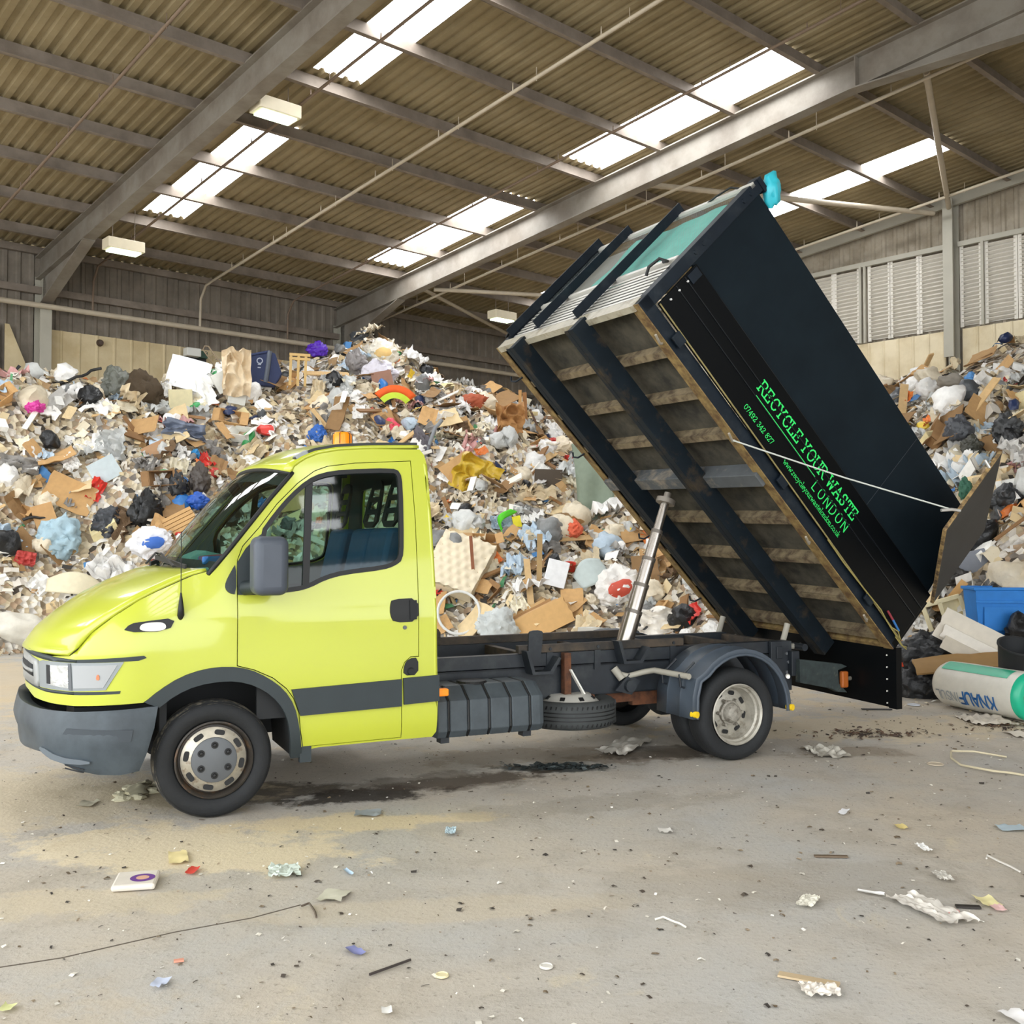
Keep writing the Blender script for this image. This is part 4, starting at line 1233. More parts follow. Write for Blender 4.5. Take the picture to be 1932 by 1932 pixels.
f = MB(); f.add([(-BL + .012, .09, .55), (-BL + .012, BW - .09, .55), (-BL + .012, BW - .09, 1.35), (-BL + .012, .09, 1.35)], [(0, 1, 2, 3)]); bp('wire_mesh', f, mesh_mat('wire_mesh', '7f8886', 46, .56))
f = MB(); f.grid(lambda u, v: Vector((-BL + .05 + .01 * math.sin(u * 23) * math.sin(v * 9), .12 + 1.35 * u, .55 + .74 * v + .02 * math.sin(u * 8))), 30, 12); bp('green_netting', f, mat('teal_net', '5fb5a6', .7, var=.12, scale=14), smooth=60)
f = MB(); f.rng(-BL + .1, -BL + .11, 1.48, BW - .08, .55, 1.34); bp('grey_netting', f, mat('grey_net', '8c8a80', .8, var=.1))
for y in (.87, 1.60, BW - .10):
    f = MB(); f.rng(-BL - .075, -BL, y - .006, y + .006, .05 if y < 1 else .12, 1.42); f.rng(-BL - .012, -BL, y - .005, y + .06, .05 if y < 1 else .12, 1.42)
    bp('front_bar', f, M_bodyfr)
f = MB(); f.tube([(-BL - .01, .30, .38), (-BL - .05, .27, .42), (-BL - .05, .22, .50), (-BL - .01, .16, .50), (-BL - .04, .12, .44)], .012, 8); bp('latch_lever', f, M_black, smooth=50)
f = MB(); f.rng(-BL + .0, -3.37, -.01, .10, 1.42, 1.46); f.build('post_cap', M_bodyfr, body)
f = MB(); f.tube([(-BL, .15, 1.38), (-BL - .04, .2, 1.36), (-BL - .03, .35, 1.33), (-BL, .5, 1.36)], .008, 6); bp('lashing', f, M_black)
f = MB(); f.tube([(-BL - .02, BW - .05, .1), (-BL - .03, BW + .02, .3), (-BL - .03, BW + .01, .34)], .01, 6); bp('far_hook', f, M_black)
# rear: near door leaf swung forward on the corner hinge, far leaf folded on the far side, lower flap hanging
dv = (Vector((-.81, -.59, 0))).normalized()
def leaf(org, d, name, L=1.08, z0=.49, z1=1.34):
    f = MB(); nrm = Vector((-d.y, d.x, 0))
    for_ = [(0, z0), (L, z0), (L, z1), (0, z1)]
    f.prism(for_, lambda a, z, t: org + d * a + nrm * t + Vector((0, 0, z)), -.012, .012)
    o = bp(name, f, mat('tail_ply', '26282a', .55, var=.12, scale=3, col2='1c1e20'), fix=True)
    f = MB()
    for e0, e1 in (((L + .003, z0), (L + .003, z1)), ((0, z0), (L, z0))):
        f.beam(org + d * e0[0] + Vector((0, 0, e0[1])), org + d * e1[0] + Vector((0, 0, e1[1])), .027, .012, up=(d if e0[0] else Vector((0, 0, 1))))
    f.build('worn_edge', mat('raw_edge', '9a7f52', .8, var=.3, scale=18, col2='4b3a28', mixr=(.4, .6)), o)
    return o
tl = leaf(Vector((0.05, .0, 0)), dv, 'tail_door', 1.04, .54, 1.38)
f = MB(); lp = dv * 1.02 + Vector((.05, 0, .72)); q = dv * 1.02 + Vector((.05, 0, 0))
f.tube([lp + Vector((-.02, -.03, .02)), lp + Vector((-.07, -.01, -.02)), lp + Vector((-.12, .02, -.08))], .012, 8); f.tube([q + Vector((-.02, -.02, 1.2)), q + Vector((-.08, 0, 1.22))], .012, 8); f.build('door_latch', mat('latch_steel', 'b9b6b0', .35, .5), tl)
leaf(Vector((0, BW, 0)), Vector((-.97, .24, 0)), 'tail_door')
# lower flap hangs plumb from the floor's rear edge
down = (body_m.to_3x3().transposed() @ Vector((0, 0, -1)))
f = MB(); fn = down.cross(Vector((0, 1, 0))).normalized()
f.prism([(0.0, 0), (BW, 0), (BW, .47), (0.0, .47)], lambda y, d, t: Vector((.035, y, .02)) + down * d + fn * t, -.02, .02)
fl_ = bp('tail_flap', f, M_gloss, fix=True, bevel=.004)
f = MB(); f.prism([(-.01, -.01), (.07, -.01), (.07, .475), (-.01, .475)], lambda y, d, t: Vector((.035, y, .02)) + down * d + fn * t, -.03, .03); f.build('flap_post', M_gloss, fl_, fix=True)
for k in range(5):
    f = MB(); c_ = Vector((.035, .09, .02)) + down * (.06 + k * .095); f.cyl(c_ - fn * .018, c_ - fn * .028, .006, None, 8); f.cyl(c_ + fn * .018, c_ + fn * .028, .006, None, 8); f.build('flap_bolt', M_white, fl_)
# twisted yellow and blue cord ends at the rear corner
f = MB(); f.tube([(-1.14, -.042, .068), (-.9, -.045, .058), (-.68, -.048, .062), (-.37, -.055, .072), (-.28, -.05, .06), (-.18, -.05, .05), (-.05, -.05, .045), (.02, -.045, .04), (.07, -.04, .055)], .005, 6); bp('yellow_cord', f, mat('cord_yellow', '8f8248', .8), smooth=50)
f = MB(); f.tube([(-.2, -.05, .05), (-.12, -.065, .075), (-.05, -.06, .05), (-.1, -.05, .035), (.0, -.055, .03), (.05, -.05, .06)], .005, 6); bp('yellow_cord', f, mat('cord_yellow', '8f8248'), smooth=50)
f = MB(); f.tube([(-.21, -.045, .112), (-.10, -.046, .095)], .009, 6); tk = bp('tape_end', f, mat('cord_blue', '2d6aa8', .8), smooth=50)
f = MB(); f.tube([(-.30, -.045, .122), (-.21, -.045, .112)], .009, 6); bp('tape_end', f, mat('cord_red', '8a2f38', .8), smooth=50)

# lettering painted on the dropside
SER = {'R': [[(0, 0), (0, 1)], [(0, 1), (.42, 1), (.58, .92), (.62, .76), (.57, .6), (.42, .5), (0, .5)], [(.34, .5), (.66, 0)], 's', (0, 0), (0, 1, -1), (.69, 0, 2)],
       'E': [[(0, 0), (0, 1)], [(0, 1), (.6, 1), (.6, .8)], [(0, .52), (.42, .52)], [(.42, .62), (.42, .42)], [(0, 0), (.63, 0), (.63, .22)], 's', (0, 0, -1), (0, 1, -1)],
       'C': [[(.72, .68), (.69, 1.0)], [(.71, .76), (.6, .93), (.4, 1), (.2, .94), (.06, .76), (0, .5), (.06, .24), (.2, .06), (.4, 0), (.6, .06), (.73, .24)], 's'],
       'Y': [[(0, 1), (.36, .46), (.72, 1)], [(.36, .46), (.36, 0)], 's', (0, 1), (.72, 1), (.36, 0)],
       'L': [[(0, 1), (0, 0), (.6, 0), (.6, .26)], 's', (0, 1), (0, 0, -1)],
       'O': [[(.42, 1), (.2, .94), (.05, .76), (0, .5), (.05, .24), (.2, .06), (.42, 0), (.64, .06), (.79, .24), (.84, .5), (.79, .76), (.64, .94), (.42, 1)], 's'],
       'U': [[(0, 1), (0, .34), (.06, .12), (.2, .01), (.36, 0), (.52, .02), (.64, .12), (.7, .34), (.7, 1)], 's', (0, 1), (.7, 1)],
       'W': [[(0, 1), (.26, 0), (.5, .8), (.74, 0), (1.0, 1)], 's', (0, 1), (1.0, 1)],
       'A': [[(0, 0), (.38, 1), (.76, 0)], [(.14, .36), (.62, .36)], 's', (0, 0), (.76, 0)],
       'S': [[(.56, .7), (.56, .98)], [(.55, .8), (.45, .95), (.28, 1), (.1, .94), (.02, .78), (.08, .62), (.28, .53), (.48, .44), (.58, .28), (.52, .1), (.32, 0), (.14, .05), (.03, .2)], [(.02, .02), (.02, .3)], 's'],
       'T': [[(.34, 0), (.34, 1)], [(0, .76), (0, 1), (.68, 1), (.68, .76)], 's', (.34, 0)]}
SAN = {'L': [[(0, 1), (0, 0), (.55, 0)]], 'O': SER['O'][:1], 'N': [[(0, 0), (0, 1), (.72, 0), (.72, 1)]], 'D': [[(0, 0), (0, 1), (.32, 1), (.58, .88), (.72, .68), (.74, .5), (.72, .32), (.58, .12), (.32, 0), (0, 0)]]}
WID = {'R': .74, 'E': .66, 'C': .74, 'Y': .74, 'L': .62, 'O': .84, 'U': .72, 'W': 1.02, 'A': .78, 'S': .6, 'T': .68, 'N': .72, 'D': .74}
SM = {'0': [[(.3, 1), (.08, .85), (0, .5), (.08, .15), (.3, 0), (.52, .15), (.6, .5), (.52, .85), (.3, 1)]], '7': [[(0, .8), (0, 1), (.56, 1), (.22, 0)]], '4': [[(.42, 0), (.42, 1), (0, .3), (.6, .3)], [(.28, 0), (.56, 0)]],
      '9': [[(.06, .1), (.3, 0), (.5, .2), (.56, .6), (.5, .9), (.28, 1), (.06, .88), (.02, .65), (.14, .47), (.32, .44), (.54, .6)]], '2': [[(.04, .75), (.12, .95), (.3, 1), (.5, .93), (.54, .74), (.42, .5), (.02, .02), (.56, .02), (.56, .2)]],
      '3': [[(.04, .82), (.14, .97), (.32, 1), (.5, .92), (.52, .7), (.4, .56), (.24, .53), (.42, .5), (.56, .32), (.5, .1), (.3, 0), (.1, .05), (.02, .22)]], '8': [[(.3, .54), (.1, .64), (.06, .82), (.16, .97), (.3, 1), (.44, .97), (.54, .82), (.48, .64), (.3, .54), (.08, .42), (.02, .24), (.12, .05), (.3, 0), (.48, .05), (.58, .24), (.52, .42), (.3, .54)]],
      'w': [[(0, .6), (.18, 0), (.36, .5), (.54, 0), (.72, .6)], [(-.06, .6), (.1, .6)], [(.62, .6), (.78, .6)]], '.': [[(.02, .0), (.1, .0)], [(.02, .06), (.1, .06)]], 'r': [[(.08, 0), (.08, .58), (-.02, .58)], [(.08, .38), (.2, .56), (.38, .55)], [(-.04, 0), (.24, 0)]], 'e': [[(.02, .32), (.5, .32), (.46, .5), (.28, .6), (.08, .5), (0, .3), (.08, .08), (.28, 0), (.48, .1)]],
      'c': [[(.46, .46), (.28, .6), (.08, .5), (0, .3), (.08, .08), (.28, 0), (.48, .1)]], 'y': [[(0, .58), (.24, .02)], [(.48, .58), (.16, -.24), (0, -.26)], [(-.06, .58), (.1, .58)], [(.38, .58), (.54, .58)]], 'l': [[(0, 1), (.12, 1), (.12, 0)], [(0, 0), (.26, 0)]],
      'o': [[(.27, .6), (.07, .5), (0, .3), (.07, .08), (.27, 0), (.47, .08), (.54, .3), (.47, .5), (.27, .6)]], 'u': [[(-.04, .58), (.06, .58), (.06, .18), (.16, .02), (.3, .02), (.44, .16)], [(.34, .58), (.44, .58), (.44, 0), (.54, 0)]], 'a': [[(.06, .5), (.24, .6), (.42, .5), (.42, .06), (.52, 0)], [(.42, .34), (.14, .3), (.02, .16), (.12, .02), (.28, .02), (.42, .14)]],
      's': [[(.4, .48), (.24, .6), (.06, .5), (.08, .36), (.36, .24), (.4, .1), (.22, 0), (.02, .1)]], 't': [[(.14, .8), (.14, .12), (.24, .02), (.38, .1)], [(0, .58), (.34, .58)]], 'n': [[(-.02, .58), (.08, .58), (.08, 0)], [(.08, .4), (.22, .58), (.4, .54), (.44, .38), (.44, 0)], [(-.04, 0), (.2, 0)], [(.34, 0), (.56, 0)]], 'd': [[(.34, 1), (.46, 1), (.46, 0), (.56, 0)], [(.46, .44), (.26, .6), (.06, .5), (0, .3), (.06, .08), (.26, 0), (.46, .16)]],
      'k': [[(-.02, 1), (.08, 1), (.08, 0)], [(.42, .58), (.1, .26)], [(.2, .34), (.46, 0)], [(-.04, 0), (.2, 0)]], ' ': []}
SMW = {'w': .8, '.': .16, 'r': .38, 'l': .26, 't': .38, ' ': .3, 'e': .52, 'c': .5, 's': .44}


def ribbon(mb, pts, w, fn):
    for (a, b) in zip(pts, pts[1:]):
        dx, dy = b[0] - a[0], b[1] - a[1]; L = math.hypot(dx, dy) or 1e-6; ux, uy = dx / L * w * .35, dy / L * w * .35; nx, ny = -dy / L * w / 2, dx / L * w / 2
        q = [(a[0] - ux + nx, a[1] - uy + ny), (a[0] - ux - nx, a[1] - uy - ny), (b[0] + ux - nx, b[1] + uy - ny), (b[0] + ux + nx, b[1] + uy + ny)]
        mb.add([fn(*p) for p in q], [(0, 1, 2, 3)])


LY = [-.0312]


def line_of(text, font, wid, x0, x1, z, H, stroke, gap, xsc=1.0, name='lettering', defw=.62):
    tot = sum(wid.get(ch, .5 if ch == ' ' and wid is WID else defw) for ch in text) + gap * (len(text) - 1)
    k = (x1 - x0) / tot; x = 0; mb = MB()
    def mk(x_): return lambda a, b: Vector((x0 + (x_ + a) * k, LY[0] - .0003 * (len(mb.f) % 5), z + b * H))
    ar = H / k
    for ch in text:
        if ch != ' ':
            g = font[ch]; serif = False
            def fnn(a, b, x_=x): return Vector((x0 + (x_ + a) * k, LY[0] - .00012 * (len(mb.f) % 6), z + b / ar * H if False else z + b * k))
            for stq in g:
                if stq == 's': serif = True; continue
                if not serif: ribbon(mb, [(a, b * ar) for a, b in stq], stroke / k, fnn)
                else:
                    sx, sy = stq[0], stq[1] * ar; e = stq[2] if len(stq) > 2 else 0
                    h_ = .17; a0, a1 = (-h_ if e <= 0 else -.05, h_ if e >= 0 else .05)
                    if e == -1: a0, a1 = -.15, .1
                    ribbon(mb, [(sx + a0, sy), (sx + a1, sy)], stroke / k * .9, fnn)
        x += wid.get(ch, .5 if ch == ' ' and wid is WID else defw) + gap
    o = mb.build(name, M_green, ds)
    return o


line_of('RECYCLE YOUR WASTE', SER, {**WID, ' ': .05}, -2.392, -1.062, .352, .092, .0115, .30)
line_of('LONDON', SAN, WID, -1.525, -1.062, .228, .08, .0085, .5)
line_of('07492 342 827', SM, {' ': .34}, -2.385, -2.02, .163, .042, .0045, .16, defw=.6)
line_of('www.recycleyourwastelondon.co.uk', SM, SMW, -1.85, -1.07, .157, .046, .0038, .09, defw=.56)
f = MB(); f.rng(-2.372, -1.562, -.0318, -.0305, .306, .313); f.build('underline', M_green, ds)

# hydraulic ram under the body: five telescoping stages
top = body_m @ Vector((-1.80, 1.20, -.09))
bot = Vector((3.36, 1.02, .72)); dr = (top - bot); LR = dr.length; dr.normalize()
rb = MB(); rb.cyl(bot - dr * .1, bot + dr * .05, .085, None, 20); rb.rng(3.28, 3.46, .9, 1.14, .6, .74)
ram = rb.build('hydraulic_ram', mat('ram_base', '4c5357', .5, var=.1), truck, smooth=40)
cuts = [(.04, .070), (.255, .062), (.42, .054), (.585, .046), (.76, .036), (.955, .036)]
for (a, r0), (b_, r1) in zip(cuts, cuts[1:]):
    f = MB(); f.cyl(bot + dr * LR * a, bot + dr * LR * b_, r0, None, 20); f.build('ram_stage', M_chrome, ram, smooth=40)
    f = MB(); f.cyl(bot + dr * (LR * b_ - .03), bot + dr * LR * b_, r0 + .003, None, 20); f.build('ram_collar', mat('collar', '6d665e', .4, .6), ram, smooth=40)
f = MB(); f.cyl(bot + dr * (LR * .93), bot + dr * LR * .96, .08, None, 20); f.cyl(bot + dr * LR * .96, bot + dr * LR * 1.0, .03, None, 10); f.build('ram_head', mat('ram_head', '8a8278', .5, .4), ram, smooth=40)
# pivot arms at the rear of the frame
for y in (.62, 1.50):
    f = MB(); f.tube([(4.72, y, .93), (4.66, y, .76), (4.74, y, .74), (4.86, y, .74)], .025, 8); f.build('pivot_arm', mat('pale_paint', 'a29d90', .6), truck, smooth=50)
f = MB(); f.cyl((4.80, .5, .74), (4.80, 1.6, .74), .03, None, 12); f.build('pivot_shaft', M_frame, truck)

# cord from hook to door latch
TM = truck.matrix_basis if False else Matrix.Translation(truck.location) @ Matrix.Rotation(truck.rotation_euler.z, 4, 'Z')
a_ = body_m @ Vector((-2.27, -.015, -.062)); b_ = body_m @ (lp + Vector((-.07, -.01, -.02)))
cd = MB(); cd.tube([TM @ a_, TM @ (a_.lerp(b_, .5) + Vector((0, 0, -.015))), TM @ b_], .006, 6)
tag(cd.build('tie_cord', mat('cord_white', 'cfd3cb', .8), smooth=60), 'thin white cord tied from a body hook to the open tail door latch', 'cord')
# ------------------------------------------------------------------ the waste heap in the corner of the shed
TOE = [(-9, 5.5), (-4, 5.6), (-2.2, 5.75), (-1.6, 5.8), (0, 6.9), (1.5, 8.2), (3, 9.8), (4.5, 11.8), (4.4, 13.5), (4.0, 15), (4.2, 16), (3.9, 16.8), (3.6, 17.8), (3.2, 20), (3.0, 24)]
HC1 = [(-9, 4.3), (-1.2, 4.25), (0, 4.5), (.7, 4.65), (1.5, 4.45), (2.7, 4.9), (4, 5.2), (5, 5.5), (6.3, 5.8), (7.2, 5.35), (8, 4.95), (9, 4.85), (11.5, 4.6), (14, 4.4)]
HC2 = [(5, 4.7), (10, 4.3), (12, 4.35), (13.4, 4.55), (14.7, 4.85), (18, 5.2), (24, 5)]


def _ip(tab, x):
    if x <= tab[0][0]: return tab[0][1]
    for (a, b), (c, d) in zip(tab, tab[1:]):
        if x <= c: return b + (d - b) * (x - a) / (c - a)
    return tab[-1][1]


def toe_dist(s, r):
    best = 1e9; sg = 1
    for (a, b), (c, d) in zip(TOE, TOE[1:]):
        dx, dy = c - a, d - b; L2 = dx * dx + dy * dy
        t = max(0, min(1, ((s - a) * dx + (r - b) * dy) / L2))
        px, py = s - a - dx * t, r - b - dy * t
        dd = px * px + py * py
        if dd < best - 1e-12: best = dd; sg = 1 if (px * dy - py * dx) > 0 else -1
    return sg * math.sqrt(best)


def lumps(s, r):
    return (.22 * math.sin(1.7 * s + .5) * math.sin(1.3 * r + 1) + .13 * math.sin(3.9 * s + 2 * r) * math.sin(2.1 * r - s) + .09 * math.sin(5.3 * r - 2.2 * s + 1) + .08 * math.sin(9 * s + 1.3) * math.sin(8 * r) + .05 * math.sin(15 * s - 3) * math.sin(13 * r + s))


def heap_h(s, r):
    d = toe_dist(s, r)
    if d <= 0: return -.05
    wl, wg = r - 2.6, 11.6 - s
    w = max(0.0, min(wl, wg)); x = d / (d + w)
    t = max(0, min(1, ((wg / (abs(wl) + abs(wg) + 1e-6)) - .38) / .24)); t = t * t * (3 - 2 * t)
    hc = _ip(HC1, s) * t + _ip(HC2, r) * (1 - t)
    h = hc * (1 - (1 - x) ** 1.5)
    k = min(1, d / .8)
    return h + lumps(s, r) * k * (.5 + .5 * min(1, h / 1.5)) * (1 if w > 0 else .6)
ITEMS = [
    ('white_board', 'large plain white board leaning on the heap crest left of the navy tub', 'board', 'panel', (-6.06, 19.1, 4.75), 0.74, 0.62, 'eceef2', 14, -12, 0, None, None),
    ('cream_box', 'cream battered box on the heap crest just below the large white board', 'box', 'box', (-6.1, 18.79, 4.19), 0.42, 0.39, 'd8cda4', -3, 0, 0, None, None),
    ('plastic_tub', 'dark navy blue plastic tub with a grey corner, tipped up on the heap crest', 'tub', 'navytub', (-4.78, 19.47, 4.91), 0.77, 0.67, '232f55', 4, 0, 0, None, None),
    ('plastic_bag', 'bright purple plastic bag on the very top of the heap beside the second column', 'bag', 'bag', (-4.22, 22.1, 5.76), 0.39, 0.28, '5a2bb8', 0, 0, 0, None, None),
    ('appliance_casing', 'pale grey plastic appliance box wedged under beige cloth beside the navy tub', 'box', 'box', (-5.4, 19.12, 4.59), 0.36, 0.38, 'd9d8d0', -28, 0, 0, None, None),
    ('appliance_casing', 'off white square panel standing under the beige cloth beside the navy tub', 'panel', 'panel', (-5.08, 18.94, 4.39), 0.32, 0.48, 'dcdcd4', 10, 0, 0, None, None),
    ('fabric_scrap', 'beige cloth hanging over the heap crest against the navy tub', 'cloth', 'drape', (-5.07, 18.8, 4.72), 0.46, 0.81, 'dcc8a8', 0, 0, 0, None, None),
    ('carpet_roll', 'dark brown carpet bundle standing on the heap crest left of the white board', 'carpet', 'bag', (-6.7, 18.58, 4.25), 0.58, 0.68, '4a3c2a', -20, 0, 0, None, None),
    ('bin_bag', 'olive grey bag slumped on the heap crest left of the brown carpet bundle', 'bag', 'bag', (-7.16, 18.47, 4.43), 0.46, 0.48, '6b6d64', -15, 0, 0, None, None),
    ('broken_stool', 'small broken pale wooden frame with legs standing on the crest right of the navy tub', 'frame', 'woodframe', (-4.07, 19.51, 4.9), 0.39, 0.65, 'c9a86c', 2, 0, 0, None, None),
    ('plastic_bag', 'white sack with a yellow patch lying on the highest heap peak behind the cab', 'bag', 'bag', (-2.73, 21.37, 5.52), 0.58, 0.47, 'e9e2d2', 0, 0, 0, None, 'e8c27c'),
    ('bin_bag', 'mid grey round bag on the peak left of the white sack', 'bag', 'bag', (-3.17, 20.79, 5.27), 0.37, 0.39, '8f8a88', 0, 0, 0, None, None),
    ('plastic_bag', 'pale lilac white bag slumped just below the white sack on the peak', 'bag', 'bag', (-2.64, 20.38, 4.99), 0.62, 0.38, 'dcd8e2', 0, 0, 0, None, None),
    ('brown_board', 'flat reddish brown board stuck in the peak below the white sack', 'board', 'panel', (-2.52, 19.96, 4.68), 0.4, 0.52, '9c7460', -12, 0, 0, None, None),
    ('metal_frame', 'thin wire and tube frame sticking up beside the floodlight', 'frame', 'tubeframe', (-5.84, 19.78, 5.21), 0.37, 0.39, '8c7a62', -35, 0, 0, None, None),
    ('reflective_strip', 'orange and lime reflective strip curled on the heap above the cab roof', 'strip', 'hivis', (-2.14, 19.39, 4.19), 0.53, 0.42, 'f0641e', 32, 0, 0, None, None),
    ('plastic_bag', 'hot pink bag on the heap just above the cab roof', 'bag', 'bag', (-2.29, 19.04, 3.7), 0.36, 0.28, 'e2485e', 0, 0, 0, None, None),
    ('sack', 'terracotta red woven sack on the ridge behind the cab', 'sack', 'bag', (-0.85, 20.61, 4.38), 0.58, 0.3, 'a8563a', -16, 0, 0, None, None),
    ('cardboard_piece', 'big crumpled brown cardboard beside the upright battens', 'cardboard', 'drape', (-0.04, 19.05, 3.9), 0.48, 0.54, 'a87a48', 0, 0, 0, None, None),
    ('carpet_piece', 'dark brown square of carpet below the upright battens', 'carpet', 'panel', (0.64, 18.05, 2.69), 0.49, 0.38, '463a2c', 2, 0, 0, None, None),
    ('foam_sheet', 'tall grey green foam sheet bending down the heap behind the raised body', 'sheet', 'tarp', (1.37, 17.85, 2.45), 0.64, 1.73, '7e8a78', 0, 0, 0, None, None),
    ('mattress', 'buttoned cream quilted mattress lying on the heap right behind the cab', 'mattress', 'quilt', (-0.85, 16.12, 1.25), 0.88, 1.05, 'e4d6ba', 24, -40, 0, None, None),
    ('bent_plastic_sheet', 'curved pale blue grey plastic panel left of the hydraulic ram', 'panel', 'curvepanel', (1.21, 15.7, 1.1), 0.51, 0.43, 'bfcac8', -38, -30, 0, None, None),
    ('plastic_bag', 'large white carrier bag with red print right beside the hydraulic ram', 'bag', 'bag', (1.6, 15.45, 0.9), 0.63, 0.49, 'ece8e2', -25, 0, 0, None, 'c8503c'),
    ('paper_box', 'clean white cardboard box face left of the pale blue panel', 'box', 'box', (0.68, 15.67, 1.12), 0.33, 0.4, 'eff0f2', 14, 0, 0, None, None),
    ('plastic_tub', 'small red plastic tub between the white box and pale blue panel', 'tub', 'tub', (0.9, 16.07, 1.15), 0.2, 0.24, 'd8402c', 0, 0, 0, None, None),
    ('plastic_fragment', 'coral orange plastic lump against the grey green foam sheet', 'plastic', 'bag', (1.01, 16.78, 1.8), 0.25, 0.23, 'e06a4a', 0, 0, 0, None, None),
    ('plastic_strip', 'twisted bright green plastic strip on the heap behind the cab', 'strip', 'greenstrip', (-0.15, 17.2, 1.82), 0.31, 0.68, '5ad02c', 20, 0, 0, None, None),
    ('plastic_fragment', 'bright yellow folded plastic sheet beside the green strip', 'plastic', 'panel', (0.09, 17.23, 1.91), 0.14, 0.25, 'eadb2c', -12, 0, 0, None, None),
    ('wooden_stake', 'pale upright wooden batten, left one of the pair on the ridge', 'batten', 'plank', (0.16, 20.81, 3.9), 1.58, 0.065, 'b88a50', -89.6, 0, 0, 'upright battens on the ridge', None),
    ('wooden_stake', 'brown upright wooden batten, right one of the pair on the ridge', 'batten', 'plank', (0.28, 21.19, 4.09), 1.21, 0.088, '9c6c3c', -92.1, 0, 0, 'upright battens on the ridge', None),
    ('branch', 'thin dark brown branch slanting down right of the upright battens', 'branch', 'plank', (0.59, 21.16, 3.85), 1.08, 0.044, '5a402c', 66.0, 0, 0, None, None),
    ('wooden_stake', 'weathered pale batten standing left of the white box', 'batten', 'plank', (0.42, 15.76, 1.17), 1.11, 0.083, 'a88a5c', -89.1, 0, 0, None, None),
    ('wooden_stake', 'thin reddish brown pole standing over the quilted mattress', 'pole', 'plank', (-0.61, 15.95, 1.22), 0.95, 0.051, '8a5234', -94.1, 0, 0, None, None),
    ('wire_hoop', 'white plastic hoop lying on the heap beside the cab back, below the mattress', 'hoop', 'hoop', (-0.8, 15.42, 0.54), 0.63, 0.62, 'dcdcd8', 0, 0, 0, None, None),
    ('cardboard_stack', 'stack of flattened tan cardboard low on the heap above the chassis', 'cardboard', 'stack', (0.41, 15.11, 0.42), 0.97, 0.51, 'd2a76c', -28, -20, 0, None, None),
    ('roof_sheet_scrap', 'pale curved metal sheet low on the heap beside the hydraulic ram foot', 'sheet', 'curvepanel', (1.26, 14.89, 0.28), 0.62, 0.19, 'c4c2ba', 6, 0, 0, None, None),
    ('plastic_sheet', 'pale grey plastic film bundle low on the heap behind the chassis', 'film', 'bag', (-0.2, 15.16, 0.33), 0.57, 0.4, 'c9cdcb', 20, 0, 0, None, None),
    ('plastic_bag', 'white paper bundle at the foot of the heap right of the ram', 'bag', 'drape', (2.1, 14.66, 0.43), 0.71, 0.42, 'efe9df', 0, 0, 0, None, None),
    ('fuzzy_blanket', 'light blue fuzzy blanket on the heap above the bonnet', 'blanket', 'bag', (-7.05, 15.94, 1.64), 0.58, 0.57, 'a6c0cc', 25, 0, 0, None, None),
    ('cardboard_piece', 'smooth tan cardboard rectangle above the light blue blanket', 'cardboard', 'panel', (-7.26, 15.92, 1.97), 0.32, 0.45, 'c99c66', -18, 0, 0, None, None),
    ('bin_bag', 'large black bag on the heap left of the windscreen', 'bag', 'bag', (-5.86, 16.35, 2.06), 0.44, 0.55, '141516', 10, 0, 0, None, None),
    ('bin_bag', 'shiny dark grey bag right of the light blue blanket', 'bag', 'bag', (-6.44, 16.29, 1.91), 0.39, 0.41, '3a3d42', 20, 0, 0, None, None),
    ('bin_bag', 'black and grey bag beside the upper windscreen edge', 'bag', 'bag', (-5.48, 16.74, 2.5), 0.31, 0.37, '232426', 0, 0, 0, None, None),
    ('bin_bag', 'dark brown grey translucent bag touching the windscreen top', 'bag', 'bag', (-5.18, 16.96, 2.61), 0.3, 0.44, '4a423c', 0, 0, 0, None, None),
    ('plastic_bag', 'royal blue carrier bag on the heap just left of the windscreen', 'bag', 'bag', (-5.12, 16.71, 2.26), 0.31, 0.21, '2356b0', 0, 0, 0, None, None),
    ('plastic_bag', 'blue plastic bag high on the heap left of the amber beacon', 'bag', 'bag', (-3.55, 18.68, 3.54), 0.31, 0.27, '2a62b4', 0, 0, 0, None, None),
    ('plastic_bag', 'bright blue small bag on the heap above the windscreen', 'bag', 'bag', (-5.42, 17.48, 3.08), 0.15, 0.16, '2d8cc8', 0, 0, 0, None, None),
    ('slatted_board', 'slatted pale wooden panel on the heap left of the windscreen', 'panel', 'slats', (-5.31, 16.33, 1.88), 0.58, 0.39, 'c9a06a', -30, -20, 0, None, None),
    ('cushion', 'big dirty white cushion at the heap foot left of the bonnet', 'cushion', 'cushion', (-7.1, 14.83, 0.34), 0.9, 0.54, 'd8d3c6', 18, 0, 0, None, None),
    ('crumpled_sheet', 'cream crumpled car like panel on the heap above the bonnet front', 'panel', 'curvepanel', (-6.58, 15.42, 0.9), 0.78, 0.36, 'dcd2b4', 8, -35, 0, None, None),
    ('cardboard_piece', 'brown square of cardboard high on the heap left of the windscreen top', 'cardboard', 'panel', (-5.93, 17.04, 3.09), 0.41, 0.32, 'b78f6a', -28, 0, 0, None, None),
    ('plastic_bag', 'grey blue tarpaulin scrap above the windscreen', 'bag', 'drape', (-5.66, 17.66, 3.53), 0.63, 0.26, '6d7688', 12, 0, 0, None, None),
    ('plastic_bag', 'magenta pink bag high on the far left of the heap', 'bag', 'bag', (-7.95, 17.0, 3.84), 0.27, 0.18, 'd63a9c', 0, 0, 0, None, None),
    ('magazine', 'glossy printed magazine page with blue and red print on the heap', 'paper', 'panel', (-6.63, 16.64, 2.77), 0.45, 0.37, 'c8d4d8', -30, 0, 0, None, 'c85a4a'),
